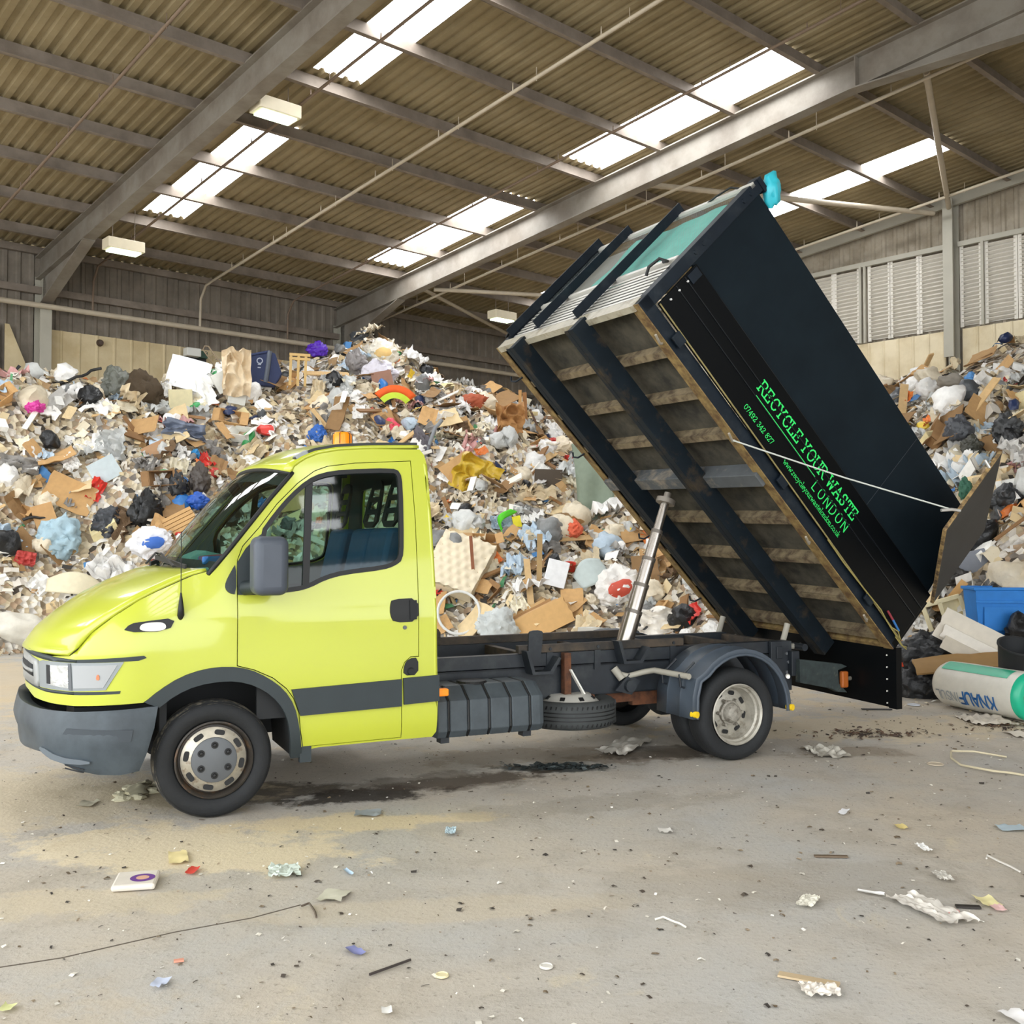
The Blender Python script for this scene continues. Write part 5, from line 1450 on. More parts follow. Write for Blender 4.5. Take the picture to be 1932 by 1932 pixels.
    ('plastic_bag', 'white bag with blue print on the heap left of the lower windscreen', 'bag', 'bag', (-5.61, 15.91, 1.58), 0.57, 0.38, 'e6e6ea', -10, 0, 0, None, '3a6ac0'),
    ('red_cloth', 'faded red cloth on the heap above the bonnet front', 'cloth', 'drape', (-7.35, 15.48, 1.35), 0.26, 0.19, 'c2504a', 10, 0, 0, None, None),
    ('plastic_bag', 'long yellow plastic on the heap behind the cab, below the ridge', 'bag', 'drape', (-0.65, 18.1, 2.76), 0.74, 0.6, 'c9a834', 28, 0, 0, None, None),
    ('grey_pipe', 'bent grey metal gutter leaning down to the cab roof corner', 'gutter', 'gutter', (-1.44, 18.51, 3.45), 0.19, 0.76, '8a8e92', 8, 0, 0, None, None),
    ('bag', 'dark grey mauve rolled mat beside the grey gutter', 'roll', 'bag', (-1.61, 18.53, 3.38), 0.27, 0.49, '5f5a60', -25, 0, 0, None, None),
    ('storage_bin', 'large blue plastic storage bin at the heap foot by the photo edge', 'bin', 'bluebin', (5.21, 10.93, 0.86), 0.66, 0.54, '1f78c8', 0, 0, 20, None, None),
    ('foam_sheet', 'dirty white foam sheets leaning against the blue storage bin', 'sheet', 'foamsheets', (4.9, 10.66, 0.55), 0.95, 0.54, 'e2dacb', 27, 0, 0, None, None),
    ('chipboard', 'brown board edge under the white foam sheets', 'board', 'panel', (4.53, 10.41, 0.41), 0.86, 0.25, '9c7a4a', -13, -62, 0, None, None),
    ('bin_bag', 'black bag behind the tail flap, upper one', 'bag', 'bag', (4.48, 11.06, 0.39), 0.6, 0.38, '2a2b2d', 0, 0, 0, None, None),
    ('bin_bag', 'black shiny bag on the floor beside the tail flap, lower one', 'bag', 'bag', (4.24, 10.67, 0.11), 0.5, 0.38, '1d1e20', 0, 0, 0, None, None),
    ('plastic_crate', 'red orange plastic crate showing beside the tail flap', 'crate', 'box', (4.24, 11.12, 0.22), 0.14, 0.17, 'e2502c', 0, 0, 0, None, None),
    ('plastic_tub', 'black round tub lying above the insulation roll', 'tub', 'blacktub', (4.7, 9.58, 0.5), 0.36, 0.33, '222426', 10, 0, 0, None, None),
    ('plastic_bag', 'white plastic bag on the floor under the insulation roll end', 'bag', 'bag', (4.8, 9.81, -0.0), 0.36, 0.17, 'ecebee', 0, 0, 0, None, None),
    ('moulded_tray', 'cream moulded plastic frame right of the raised body rear', 'frame', 'creamframe', (4.87, 11.52, 0.79), 0.4, 0.32, 'e6d9b0', -18, 0, 0, None, None),
    ('wooden_stake', 'pale wooden batten standing behind the cream plastic frame', 'batten', 'plank', (5.01, 11.59, 1.03), 0.33, 0.086, 'c99d62', -52.7, 0, 0, None, None),
    ('plastic_case', 'grey blue plastic case on the heap beside the open tail door', 'case', 'box', (5.38, 11.98, 1.35), 0.35, 0.29, '7b7f88', -16, 0, 0, None, None),
    ('bin_bag', 'dark grey bag under the grey plastic case', 'bag', 'bag', (5.19, 11.96, 1.19), 0.27, 0.19, '3c3a38', 0, 0, 0, None, None),
    ('plastic_bag', 'sky blue bag high on the heap at the right', 'bag', 'bag', (7.51, 16.68, 4.22), 0.24, 0.21, '5c9ad8', 0, 0, 0, None, None),
    ('mattress_roll', 'striped grey rolled cushion on the crest at the right', 'cushion', 'cushion', (6.7, 15.58, 4.05), 0.39, 0.26, '8a8378', 0, 0, 0, None, None),
    ('plastic_bag', 'big white bag high on the heap at the right edge', 'bag', 'bag', (7.65, 15.9, 4.11), 0.43, 0.3, 'e4e0da', 0, 0, 0, None, None),
    ('bin_bag', 'shiny dark grey bag on the upper right heap slope', 'bag', 'bag', (6.11, 13.99, 3.14), 0.32, 0.31, '47494e', 0, 0, 0, None, None),
    ('bin_bag', 'black bag with a white tie on the upper right heap slope', 'bag', 'bag', (6.62, 13.66, 3.07), 0.37, 0.37, '3a3b3c', 0, 0, 0, None, None),
    ('bin_bag', 'dark olive bag in the middle of the right heap slope', 'bag', 'bag', (6.15, 13.67, 2.88), 0.23, 0.23, '44443c', 0, 0, 0, None, None),
    ('plastic_fragment', 'dark green bottle shape behind the open tail door', 'bottle', 'bag', (5.74, 12.95, 2.25), 0.14, 0.25, '3d6a56', 0, 0, 0, None, None),
    ('foam_block', 'white foam bar right of the open tail door', 'foam', 'panel', (6.1, 12.51, 2.3), 0.33, 0.15, 'f0efe9', -10, 0, 0, None, None),
    ('bin_bag', 'black grey bag right of the open tail door', 'bag', 'bag', (5.99, 12.38, 2.09), 0.33, 0.31, '2e3032', 0, 0, 0, None, None),
]
FLOOR = [
    ('drink_carton', 'flattened pale carton with a purple round logo on the floor before the front wheel', 'carton', 'carton', -1.77, 4.87, 0.195, 0.333, 'd8d0c4', 12, '6a3a8c', None),
    ('paper_sheet', 'pale yellow paper on the floor above the flattened carton', 'paper', 'flat', -1.7, 5.26, 0.092, 0.201, 'ead9a0', 20, None, None),
    ('plastic_fragment', 'small red plastic scrap on the floor right of the flattened carton', 'plastic', 'flat', -1.56, 5.05, 0.047, 0.1, 'd6483c', 0, None, None),
    ('fabric_scrap', 'crumpled pale green cloth on the floor in front of the front wheel', 'cloth', 'crumple', -1.11, 5.03, 0.16, 0.195, 'ccd6cc', 15, None, None),
    ('paper_sheet', 'torn paper with pale green and red print on the floor before the cab', 'paper', 'flat', -0.81, 4.7, 0.12, 0.154, 'c9c6b4', -10, None, None),
    ('plastic_packet', 'small silver blue packet on the floor before the fuel tank', 'packet', 'crumple', -0.34, 5.71, 0.064, 0.144, 'b8ccd6', 0, None, None),
    ('card_tube', 'grey and pink card strip on the floor before the cab door', 'card', 'flat', -0.85, 6.1, 0.15, 0.13, '9aa0a4', 5, None, None),
    ('plastic_fragment', 'tiny light blue triangle of plastic on the floor before the cab', 'plastic', 'flat', -0.8, 5.03, 0.026, 0.097, 'b4cce4', 30, None, None),
    ('cup_lid', 'round white lid on the bare floor in the middle front', 'lid', 'lid', 0.13, 3.93, 0.052, 0.068, 'd4d0c6', 0, None, None),
    ('cup_lid', 'round pale yellow lid on the floor left of the white lid', 'lid', 'lid', -0.26, 3.85, 0.051, 0.065, 'ddd2a8', 0, None, None),
    ('stick', 'straight black stick on the floor in the middle front', 'stick', 'stick', -0.46, 3.92, 0.14, 0.135, '3a3230', 28, None, None),
    ('plastic_fragment', 'violet blue plastic scrap on the floor near the black stick', 'plastic', 'flat', -0.62, 4.07, 0.05, 0.094, '7c80b0', 40, None, None),
    ('paper_sheet', 'white and blue paper scrap on the floor at the lower left', 'paper', 'flat', -1.28, 3.78, 0.054, 0.075, 'c4cce0', 0, None, None),
    ('leaf_scrap', 'pale yellow green scrap on the floor at the lower left corner', 'paper', 'flat', -1.74, 3.58, 0.044, 0.053, 'd6d89a', 0, None, None),
    ('paper_sheet', 'small white paper on the floor near the bottom edge, left of middle', 'paper', 'flat', -0.43, 3.56, 0.036, 0.052, 'e4e2dc', 10, None, None),
    ('paper_sheet', 'white card lying in the bottom right corner of the floor', 'paper', 'flat', 1.71, 3.51, 0.079, 0.103, 'eceae8', 20, None, None),
    ('plastic_bag', 'large crumpled clear white bag on the floor at the right front', 'bag', 'crumple', 1.83, 4.52, 0.181, 0.415, 'dcd6cc', 20, None, None),
    ('plastic_film', 'clear crumpled plastic film on the floor behind the spare wheel', 'film', 'crumple', 0.89, 8.08, 0.274, 0.748, 'c2bdb2', -25, None, None),
    ('plastic_film', 'flat dirty clear film on the floor right of the rear wheel', 'film', 'crumple', 2.39, 7.84, 0.29, 0.406, 'b9b4a8', 5, None, None),
    ('wire_loop', 'pale wire loop lying on the floor at the right edge', 'wire', 'wireloop', 3.43, 7.4, 0.487, 0.84, 'c2b698', 0, None, None),
    ('wood_offcut', 'pale flat wooden lath on the floor at the lower right', 'lath', 'stick2', 1.09, 3.81, 0.218, 0.226, 'c0aa88', -26, None, None),
    ('paper_sheet', 'crumpled white paper beside the pale wooden lath', 'paper', 'crumple', 1.1, 3.71, 0.144, 0.108, 'dcd4c8', 0, None, None),
    ('rubber_strip', 'straight black rubber strip on the floor under the tail flap', 'strip', 'stick2', 3.49, 9.85, 0.284, 0.293, '1e1c1a', -4, None, None),
    ('cup_lid', 'clear plastic lid standing on the floor right of the tail flap', 'lid', 'lid', 3.95, 10.12, 0.125, 0.627, 'c8ccd4', 0, None, None),
    ('paper_sheet', 'white paper scrap on the floor at the right, near the middle', 'paper', 'flat', 1.97, 6.13, 0.044, 0.124, 'f0f0f2', -30, None, None),
    ('paper_sheet', 'yellow scrap on the floor at the right, near the middle', 'paper', 'flat', 2.19, 5.82, 0.054, 0.091, 'e0cc88', 0, None, None),
    ('paper_sheet', 'bright white torn paper on the floor above the large clear bag', 'paper', 'crumple', 2.15, 5.4, 0.05, 0.138, 'f2f0ec', 0, None, None),
    ('plastic_strip', 'light blue plastic strip on the floor at the right edge', 'strip', 'flat', 2.8, 5.79, 0.149, 0.117, 'b4c4cc', -3, None, None),
    ('string', 'thin white string on the floor at the right above the clear bag', 'string', 'string', 2.44, 5.16, 0.069, 0.26, 'd4cfc6', 0, None, None),
    ('plastic_film', 'clear film scrap on the floor above the large clear bag', 'film', 'crumple', 2.06, 4.95, 0.076, 0.15, 'c9c4ba', 0, None, None),
    ('paper_sheet', 'yellowish paper on the floor right of the large clear bag', 'paper', 'flat', 2.12, 4.62, 0.085, 0.118, 'e6dca4', 5, None, None),
    ('wood_offcut', 'dark splinter on the floor right of the large clear bag', 'wood', 'stick2', 2.01, 4.56, 0.103, 0.085, '2c2824', -8, None, None),
    ('plastic_fragment', 'pink plastic scrap on the floor beside the large clear bag', 'plastic', 'flat', 1.91, 4.5, 0.051, 0.069, 'dc9a94', 0, None, None),
    ('plastic_fragment', 'red and white wrapper scrap on the floor near the right edge', 'plastic', 'flat', 2.13, 4.54, 0.051, 0.071, 'e4bcb8', 0, None, None),
    ('paper_sheet', 'torn white strip of paper on the floor at the right front', 'paper', 'crumple', 1.32, 4.61, 0.085, 0.166, 'e0dccc', -30, None, None),
    ('paper_sheet', 'small white rectangle of paper standing out at the right front', 'paper', 'flat', 1.64, 4.73, 0.034, 0.119, 'eae8e4', 60, None, None),
    ('wood_offcut', 'thin brown twig with pale tip on the floor at the right', 'twig', 'stick2', 1.63, 5.28, 0.168, 0.073, '6a5a48', -3, None, None),
    ('string', 'short white bent string on the floor in the right front', 'string', 'string', 0.67, 4.37, 0.121, 0.109, 'dcd8cc', 0, None, None),
    ('paper_sheet', 'white crumpled scrap on the floor at the bottom right', 'paper', 'flat', 0.85, 5.74, 0.071, 0.084, 'e8e4dc', 0, None, None),
    ('plaster_clump', 'lumps of pale plaster on the stained floor before the front wheel', 'plaster', 'clumps', -2.41, 6.64, 0.266, 0.562, 'b0a98e', 0, None, None),
    ('plaster_clump', 'flat pale plaster flake on the stained floor left of the lumps', 'plaster', 'flat', -2.6, 6.32, 0.091, 0.136, 'c0b8a0', 0, None, None),
    ('plastic_sheet', 'pale translucent sheet on the floor at the far right by the heap', 'sheet', 'crumple', 4.24, 9.23, 0.409, 0.534, 'cdc4b4', 0, None, None),
    ('card', 'pale card strip on the floor at the right edge by the heap', 'card', 'flat', 4.21, 8.58, 0.141, 0.259, 'ded4c6', 0, None, None),
    ('twig', 'thin brown twig curving on the floor before the fuel tank', 'twig', 'string', -0.88, 4.51, 0.097, 0.169, '5c5044', 0, None, None),
    ('plastic_fragment', 'thin salmon strip on the floor at the lower left', 'plastic', 'stick2', -1.28, 3.98, 0.037, 0.052, 'd8947c', 20, None, None),
    ('drink_can', 'flattened pale oval lid on the floor at the right', 'lid', 'lid', 3.06, 7.45, 0.115, 0.189, 'bcae98', 0, None, None),
]

hm = MB(); NS, NR = 124, 126
hs0, hs1, hr0, hr1 = -9.0, 13.55, .45, 23.5
def hp(i, j):
    s = hs0 + (hs1 - hs0) * i / NS; r = hr0 + (hr1 - hr0) * j / NR
    return W(s, r, heap_h(s, r) + .05 * mnoise.noise(Vector((s * 4, r * 4, 0))))
hm.v = [tuple(hp(i, j)) for i in range(NS + 1) for j in range(NR + 1)]
for i in range(NS):
    for j in range(NR):
        a = i * (NR + 1) + j; f = (a, a + NR + 1, a + NR + 2, a + 1)
        if max(hm.v[k][2] for k in f) > .0: hm.f.append(f[::-1]); hm.m.append(0)


def trash_mat():
    m = bpy.data.materials.new('mixed_waste'); m.use_nodes = True; nt = m.node_tree; N = nt.nodes; Lk = nt.links; p = N['Principled BSDF']
    tc = N.new('ShaderNodeTexCoord')
    v = N.new('ShaderNodeTexVoronoi'); v.inputs['Scale'].default_value = 11; v.inputs['Randomness'].default_value = 1
    nz = N.new('ShaderNodeTexNoise'); nz.inputs['Scale'].default_value = 6; nz.inputs['Detail'].default_value = 5
    ad = N.new('ShaderNodeMix'); ad.data_type = 'RGBA'; ad.blend_type = 'LINEAR_LIGHT'; ad.inputs[0].default_value = .12
    Lk.new(tc.outputs['Object'], ad.inputs[6]); Lk.new(nz.outputs['Color'], ad.inputs[7]); Lk.new(ad.outputs[2], v.inputs['Vector'])
    sp = N.new('ShaderNodeSeparateColor'); Lk.new(v.outputs['Color'], sp.inputs[0])
    cr = N.new('ShaderNodeValToRGB'); cr.color_ramp.interpolation = 'CONSTANT'
    st = [(0, '4a4238'), (.10, '9c8b72'), (.24, 'c4b293'), (.42, 'd8caae'), (.58, 'e6dfd2'), (.76, 'b0967a'), (.86, '857d74'), (.92, 'd6d0c8')]
    el = cr.color_ramp.elements
    el[0].position = 0; el[0].color = (*lin(st[0][1]), 1); el[1].position = st[1][0]; el[1].color = (*lin(st[1][1]), 1)
    for a, c in st[2:]:
        e_ = el.new(a); e_.color = (*lin(c), 1)
    Lk.new(sp.outputs[0], cr.inputs[0]); Lk.new(cr.outputs[0], p.inputs['Base Color']); p.inputs['Roughness'].default_value = .85
    b = N.new('ShaderNodeBump'); b.inputs['Strength'].default_value = 1; b.inputs['Distance'].default_value = .08
    Lk.new(v.outputs['Distance'], b.inputs['Height']); Lk.new(b.outputs[0], p.inputs['Normal'])
    return m


heap = hm.build('waste_heap', trash_mat(), smooth=80)
tag(heap, 'tall bank of mixed rubbish filling the corner behind the truck', 'waste heap', kind='stuff')


def heap_n(s, r):
    e = .12
    dzs = (heap_h(s + e, r) - heap_h(s - e, r)) / (2 * e); dzr = (heap_h(s, r + e) - heap_h(s, r - e)) / (2 * e)
    return (Vector((0, 0, 1)) - EV * dzs - NV * dzr).normalized()


# --- base shapes of the rubbish
def crumple(w, h, n, amp, seed, curl=0.0, edge=.0, f=2.2):
    mb = MB(); o = Vector((seed * 7.3, seed * 3.1, seed))
    def fn(u, v):
        x, y = (u - .5), (v - .5)
        q = Vector((x * f * 2, y * f * 2, 0)) + o
        z = (abs(mnoise.noise(q)) * 2 - .4) * amp + mnoise.noise(q * 2.3) * amp * .45 + curl * (x * x - .1)
        jx = mnoise.noise(q + Vector((9, 0, 0))) * edge; jy = mnoise.noise(q + Vector((0, 9, 0))) * edge
        return Vector(((x + jx) * w, (y + jy) * h, z))
    mb.grid(fn, n, n)
    return mb


_ico = None
def blobm(rx, ry, rz, seed, rid=.25, sub=3, neck=0.0):
    bmx = bmesh.new(); bmesh.ops.create_icosphere(bmx, subdivisions=sub, radius=1)
    o = Vector((seed * 5.1, seed * 2.7, seed * 1.3)); mb = MB()
    bmx.verts.index_update()
    for v in bmx.verts:
        d = v.co.normalized(); q = d * 1.7 + o
        k = 1 + .26 * mnoise.noise(q) + rid * (.4 - abs(mnoise.noise(q * 1.9 + Vector((3, 3, 3)))) * 1.5) + rid * .8 * (.25 - abs(mnoise.noise(q * 4.3)))
        if neck and d.z > .86: k *= 1 + neck * (d.z - .86) / .14
        mb.v.append((d.x * k * rx, d.y * k * ry, d.z * k * rz))
    for f in bmx.faces: mb.f.append(tuple(v.index for v in f.verts)); mb.m.append(0)
    bmx.free()
    return mb


def chunk(w, h, d, seed, j=.18):
    rr = random.Random(seed); mb = MB(); mb.rng(-w / 2, w / 2, -h / 2, h / 2, -d / 2, d / 2)
    mb.v = [(x * (1 + rr.uniform(-j, j)), y * (1 + rr.uniform(-j, j)), z * (1 + rr.uniform(-j, j))) for x, y, z in mb.v]
    return mb


def slab(w, h, th, n, bend, seed, tear=.05):
    mb = MB(); o = Vector((seed * 4.4, seed, 0)); top = []; N1 = n + 1
    def p(i, j, k):
        x, y = i / n - .5, j / n - .5
        q = Vector((x * 2, y * 2, 0)) + o
        b = 1 if i in (0, n) or j in (0, n) else 0
        return Vector((x * w + b * mnoise.noise(q * 4) * tear * w, y * h + b * mnoise.noise(q * 4 + Vector((5, 5, 5))) * tear * h, bend * w * abs(mnoise.noise(q * 1.3)) + (bend * w * 1.2 * abs(x)) + k))
    vs = [p(i, j, k) for k in (0, th) for i in range(N1) for j in range(N1)]
    fs = []; M = N1 * N1
    for i in range(n):
        for j in range(n):
            a = i * N1 + j; fs.append((a, a + 1, a + N1 + 1, a + N1)); fs.append((M + a, M + a + N1, M + a + N1 + 1, M + a + 1))
    per = [i * N1 for i in range(N1)] + [n * N1 + j for j in range(1, N1)] + [i * N1 + n for i in range(n - 1, -1, -1)] + [j for j in range(n - 1, 0, -1)]
    for a, b in zip(per, per[1:] + per[:1]): fs.append((a, b, M + b, M + a))
    return mb.add(vs, fs)


def carton_m(w, h, d, seed):
    rr = random.Random(seed); mb = MB(); t = .008
    mb.rng(-w / 2, w / 2, -h / 2, h / 2, -d / 2, -d / 2 + t); mb.rng(-w / 2, -w / 2 + t, -h / 2, h / 2, -d / 2, d / 2); mb.rng(w / 2 - t, w / 2, -h / 2, h / 2, -d / 2, d / 2)
    mb.rng(-w / 2, w / 2, -h / 2, -h / 2 + t, -d / 2, d / 2); mb.rng(-w / 2, w / 2, h / 2 - t, h / 2, -d / 2, d / 2)
    mb.beam((-w / 2, 0, d / 2), (-w / 2 - d * .5, 0, d / 2 + d * .3 * rr.uniform(-1, 1)), h, t); mb.beam((w / 2, 0, d / 2), (w / 2 + d * .5, 0, d / 2 + d * .4 * rr.uniform(-1, 1)), h, t)
    k = rr.uniform(.1, .5)
    mb.v = [(x + z * k, y + z * .2, z * .7) for x, y, z in mb.v]
    return mb


def hose_m(L, r, seed):
    rr = random.Random(seed); pts = []; x = Vector((0, 0, .04)); d = rr.uniform(0, 6.28)
    for i in range(14):
        pts.append(x.copy()); d += rr.uniform(-.7, .7); x += Vector((math.cos(d), math.sin(d), rr.uniform(-.25, .25))) * L / 14
    c = sum(pts, Vector()) / len(pts); mb = MB(); mb.tube([p - c for p in pts], r, 6); return mb


VAR = {
    'cardboard_piece': [lambda k=k: slab(.42 + .06 * (k % 3), .30 + .05 * (k % 2), .008, 5, .05 + .05 * (k % 4), k + 1) for k in range(7)],
    'paper_sheet': [lambda k=k: crumple(.32, .24 + .03 * (k % 3), 8, .05 + .02 * (k % 3), k + 21, .12 * (k % 2), .04) for k in range(6)],
    'plastic_bag': [lambda k=k: blobm(.19, .15, .11 + .02 * (k % 3), k + 31, .34, 3, .5) for k in range(4)] + [lambda k=k: crumple(.5, .38, 12, .13, k + 41, 0, .08, 1.8) for k in range(4)],
    'bin_bag': [lambda k=k: blobm(.22, .19, .15, k + 51, .22, 3, .45) for k in range(4)],
    'fabric_scrap': [lambda k=k: crumple(.5, .26, 12, .11, k + 61, .1, .09, 1.6) for k in range(5)],
    'wood_offcut': [lambda k=k: chunk(.55 + .25 * (k % 3), .07 + .03 * (k % 2), .022, k + 71, .06) for k in range(5)],
    'foam_block': [lambda k=k: chunk(.30, .2, .09, k + 81, .2) for k in range(4)],
    'plastic_fragment': [lambda k=k: blobm(.12, .09, .06, k + 91, .4, 2) for k in range(3)] + [lambda k=k: crumple(.26, .16, 7, .06, k + 95, .2, .06) for k in range(3)],
    'carton': [lambda k=k: carton_m(.28, .22, .2, k + 101) for k in range(3)],
    'flexible_hose': [lambda k=k: hose_m(.9, .012 + .006 * (k % 2), k + 111) for k in range(4)],
}
KIND = {   # count, words, category, colours, roughness, smooth angle
    'cardboard_piece': (330, 'cardboard flap', 'cardboard', [('tan', 'c39b68'), ('brown', '94734c'), ('pale tan', 'dcc498')], .85, 30),
    'paper_sheet': (420, 'crumpled sheet', 'paper', [('white', 'efede8'), ('cream', 'e6dcc2'), ('grey', 'bcb9b4')], .7, 60),
    'plastic_bag': (400, 'plastic bag', 'bag', [('white', 'ebe9e5'), ('clear grey', 'c3c4c1'), ('cream', 'dccfb6'), ('pale blue', 'b7c8d6')], .42, 60),
    'bin_bag': (105, 'bin bag', 'bag', [('black', '1b1c1e'), ('dark grey', '44474a'), ('grey', '7a7b7a')], .35, 60),
    'fabric_scrap': (260, 'rag', 'cloth', [('beige', 'd3c2a2'), ('grey', '8f8b86'), ('brown', '6a543d'), ('dusty pink', 'c99a96')], .95, 70),
    'wood_offcut': (230, 'wood strip', 'wood', [('pale', 'd0ae7c'), ('brown', '8c6740'), ('white painted', 'e4dfd4')], .75, 30),
    'foam_block': (110, 'foam block', 'foam', [('white', 'efeee9'), ('yellowish', 'e6d7a6')], .9, 30),
    'plastic_fragment': (190, 'plastic scrap', 'plastic', [('red', 'cf3a30'), ('blue', '2f73b9'), ('green', '3c9c58'), ('yellow', 'e2c23c'), ('orange', 'df7a34'), ('dark blue', '27345a')], .4, 50),
    'carton': (90, 'carton', 'carton', [('tan', 'c39a66'), ('white', 'e8e5de'), ('brown', '8f6c46')], .8, 30),
    'flexible_hose': (60, 'strap', 'strap', [('pale', 'd6cebf'), ('black', '2b2b2b')], .6, 60),
}
RT = random.Random(11)
trash = []
MESHLIB = {}
for kd, (cnt, word, cat, cols, rough, sm) in KIND.items():
    for ci, (cw, hexc) in enumerate(cols):
        mm_ = mat('waste_%s_%s' % (word.replace(' ', '_'), cw.replace(' ', '_')), hexc, rough, var=.10, scale=9, rand=.14, bump=(.9 if kd in ('bin_bag', 'plastic_bag', 'fabric_scrap') else .25 if kd in ('paper_sheet', 'cardboard_piece') else 0), bscale=(13 if kd in ('bin_bag', 'plastic_bag') else 22))
        MESHLIB[(kd, ci)] = []
        for vi, mk in enumerate(VAR[kd]): MESHLIB[(kd, ci)].append(mk().mesh(kd, mm_, sm))
for kd, (cnt, word, cat, cols, rough, sm) in KIND.items():
    n = 0
    wts = [max(.25, 1 - .28 * i) for i in range(len(cols))] if kd not in ('plastic_fragment',) else [1] * len(cols)
    while n < cnt:
        s = RT.uniform(-2.2, 12.2); r = RT.uniform(2.2, 19.5)
        d = toe_dist(s, r)
        if d < .12: continue
        if r < 3.2 and RT.random() < .35: continue
        if s > 10.5 and RT.random() < .5: continue
        z = heap_h(s, r)
        if z < .05: continue
        ci = RT.choices(range(len(cols)), wts)[0]
        me = RT.choice(MESHLIB[(kd, ci)])
        sc = RT.choice((.6, .75, .9, 1.0, 1.15, 1.4)) * (1.0 if z > .3 else .8) * (.8 if kd in ('bin_bag',) else 1)
        nn = heap_n(s, r)
        nn = (nn + Vector((RT.uniform(-1, 1), RT.uniform(-1, 1), RT.uniform(-.6, .6))) * .42).normalized()
        t1 = nn.orthogonal().normalized(); t1 = Matrix.Rotation(RT.uniform(0, 6.28), 3, nn) @ t1
        rot = Matrix((t1, nn.cross(t1), nn)).transposed()
        o = bpy.data.objects.new(kd, me); COL.objects.link(o)
        o.matrix_world = Matrix.Translation(W(s, r, z) + nn * (.075 if kd not in ('bin_bag', 'plastic_bag') else .09)) @ rot.to_4x4() @ Matrix.Diagonal((sc, sc * RT.uniform(.8, 1.25), sc, 1))
        trash.append((o, kd, ci, s, r, z)); n += 1

# fine litter between the pieces: nobody could count it
PALE = ['e8e4da', 'dcd0b6', 'c8b086', 'b08d5e', '8f7350', 'efece6', 'bcb4a8', '6d645a', '3a352f', 'd8c39a', '9a948c', 'a98a63', 'cfc8bc', 'c2604c', '4a7fb4', 'd8b54a', '5a9a6a', '2a2b2e', 'e2dacb', 'd2bf98']
PW = [13, 12, 9, 6, 3.5, 13, 8, 3, 3, 9, 4, 5, 9, 1.2, 1.2, .8, .7, 2.2, 12, 9]
lm = bpy.data.materials.new('fine_litter'); lm.use_nodes = True
at = lm.node_tree.nodes.new('ShaderNodeVertexColor'); at.layer_name = 'tint'
lm.node_tree.links.new(at.outputs[0], lm.node_tree.nodes['Principled BSDF'].inputs['Base Color']); lm.node_tree.nodes['Principled BSDF'].inputs['Roughness'].default_value = .75


def litter(name, n, pick, smin, smax, pal, pw, label, cat):
    rr = random.Random(5); vs = []; fs = []; cs = []; PL_ = [lin(c) for c in pal]
    k = 0
    while k < n:
        q = pick(rr)
        if q is None: continue
        pos, nn = q; k += 1
        nn = (nn + Vector((rr.uniform(-1, 1), rr.uniform(-1, 1), rr.uniform(-1, 1))) * .55).normalized()
        t1 = nn.orthogonal().normalized(); t1 = Matrix.Rotation(rr.uniform(0, 6.28), 3, nn) @ t1; t2 = nn.cross(t1)
        L = smin * (smax / smin) ** rr.random(); B = L * rr.uniform(.15, 1); c = rr.choices(PL_, pw)[0]; kk = rr.uniform(.8, 1.15); c = tuple(min(1, x * kk) for x in c)
        b = len(vs); a = L * rr.uniform(.05, .3)
        P = [(-.5, -.5, 0), (0, -.45, 1), (.5, -.5, .1), (-.5, .5, .2), (.05, .5, .8), (.5, .42, -.1)]
        for x, y, z in P: vs.append(tuple(pos + t1 * ((x + rr.uniform(-.12, .12)) * L) + t2 * ((y + rr.uniform(-.15, .15)) * B) + nn * (z * a)))
        for f in ((0, 1, 4, 3), (1, 2, 5, 4)): fs.append(tuple(b + i for i in f)); cs.append(c)
    me = bpy.data.meshes.new(name); me.from_pydata(vs, [], fs); me.materials.append(lm)
    ca = me.color_attributes.new('tint', 'FLOAT_COLOR', 'CORNER')
    buf = []
    for c in cs: buf += [*c, 1] * 4
    ca.data.foreach_set('color', buf); me.update()
    o = bpy.data.objects.new(name, me); COL.objects.link(o)
    return tag(o, label, cat, kind='stuff')


def pick_heap(rr):
    s = rr.uniform(-3.0, 12.6); r = rr.uniform(1.4, 20.5)
    d = toe_dist(s, r)
    if d < .0: return None
    if (s > 9.5 or r < 2.5) and rr.random() < .5: return None
    return W(s, r, heap_h(s, r) + rr.uniform(-.02, .05)), heap_n(s, r)


def pick_toe(rr):
    s = rr.uniform(-3, 6); r = rr.uniform(4.8, 20)
    d = toe_dist(s, r)
    if not (-1.1 < d < .1) or rr.random() > math.exp(d * 2.6): return None
    return W(s, r, .012), Vector((0, 0, 1))


litter('loose_litter', 17000, pick_heap, .03, .26, PALE, PW, 'countless small scraps covering the whole waste heap', 'litter')
litter('stray_litter', 700, pick_toe, .02, .09, PALE, PW, 'loose scraps strewn on the floor along the foot of the heap', 'litter')
GR = ['4a4036', '6b5c48', 'd8d2c4', 'e8e4da', '38322c', '8a7a64']
def pick_floor(rr):
    x = rr.uniform(-4.5, 5.2); y = rr.uniform(2.6, 11.0)
    if abs(x) > y * .56: return None
    return Vector((x, y, .004)), Vector((0, 0, 3))
litter('floor_grit', 3200, pick_floor, .006, .03, GR, [6, 5, 4, 3, 5, 4], 'tiny specks of grit and paper scattered over the concrete floor', 'grit')
def pick_leaf(rr):
    a = rr.gauss(0, .22), rr.gauss(0, .10)
    return Vector((3.0 + a[0], 8.62 + a[1], .008)), Vector((0, 0, 2))
litter('leaf_debris', 260, pick_leaf, .012, .05, ['4a3426', '5c4330', '2e241c', '8a7a58'], [5, 5, 4, 1], 'patch of dark brown leaf debris on the floor behind the rear wheel', 'debris')
def pick_leaf2(rr):
    a = rr.gauss(0, .25), rr.gauss(0, .12)
    return Vector((4.35 + a[0], 8.95 + a[1], .008)), Vector((0, 0, 2))
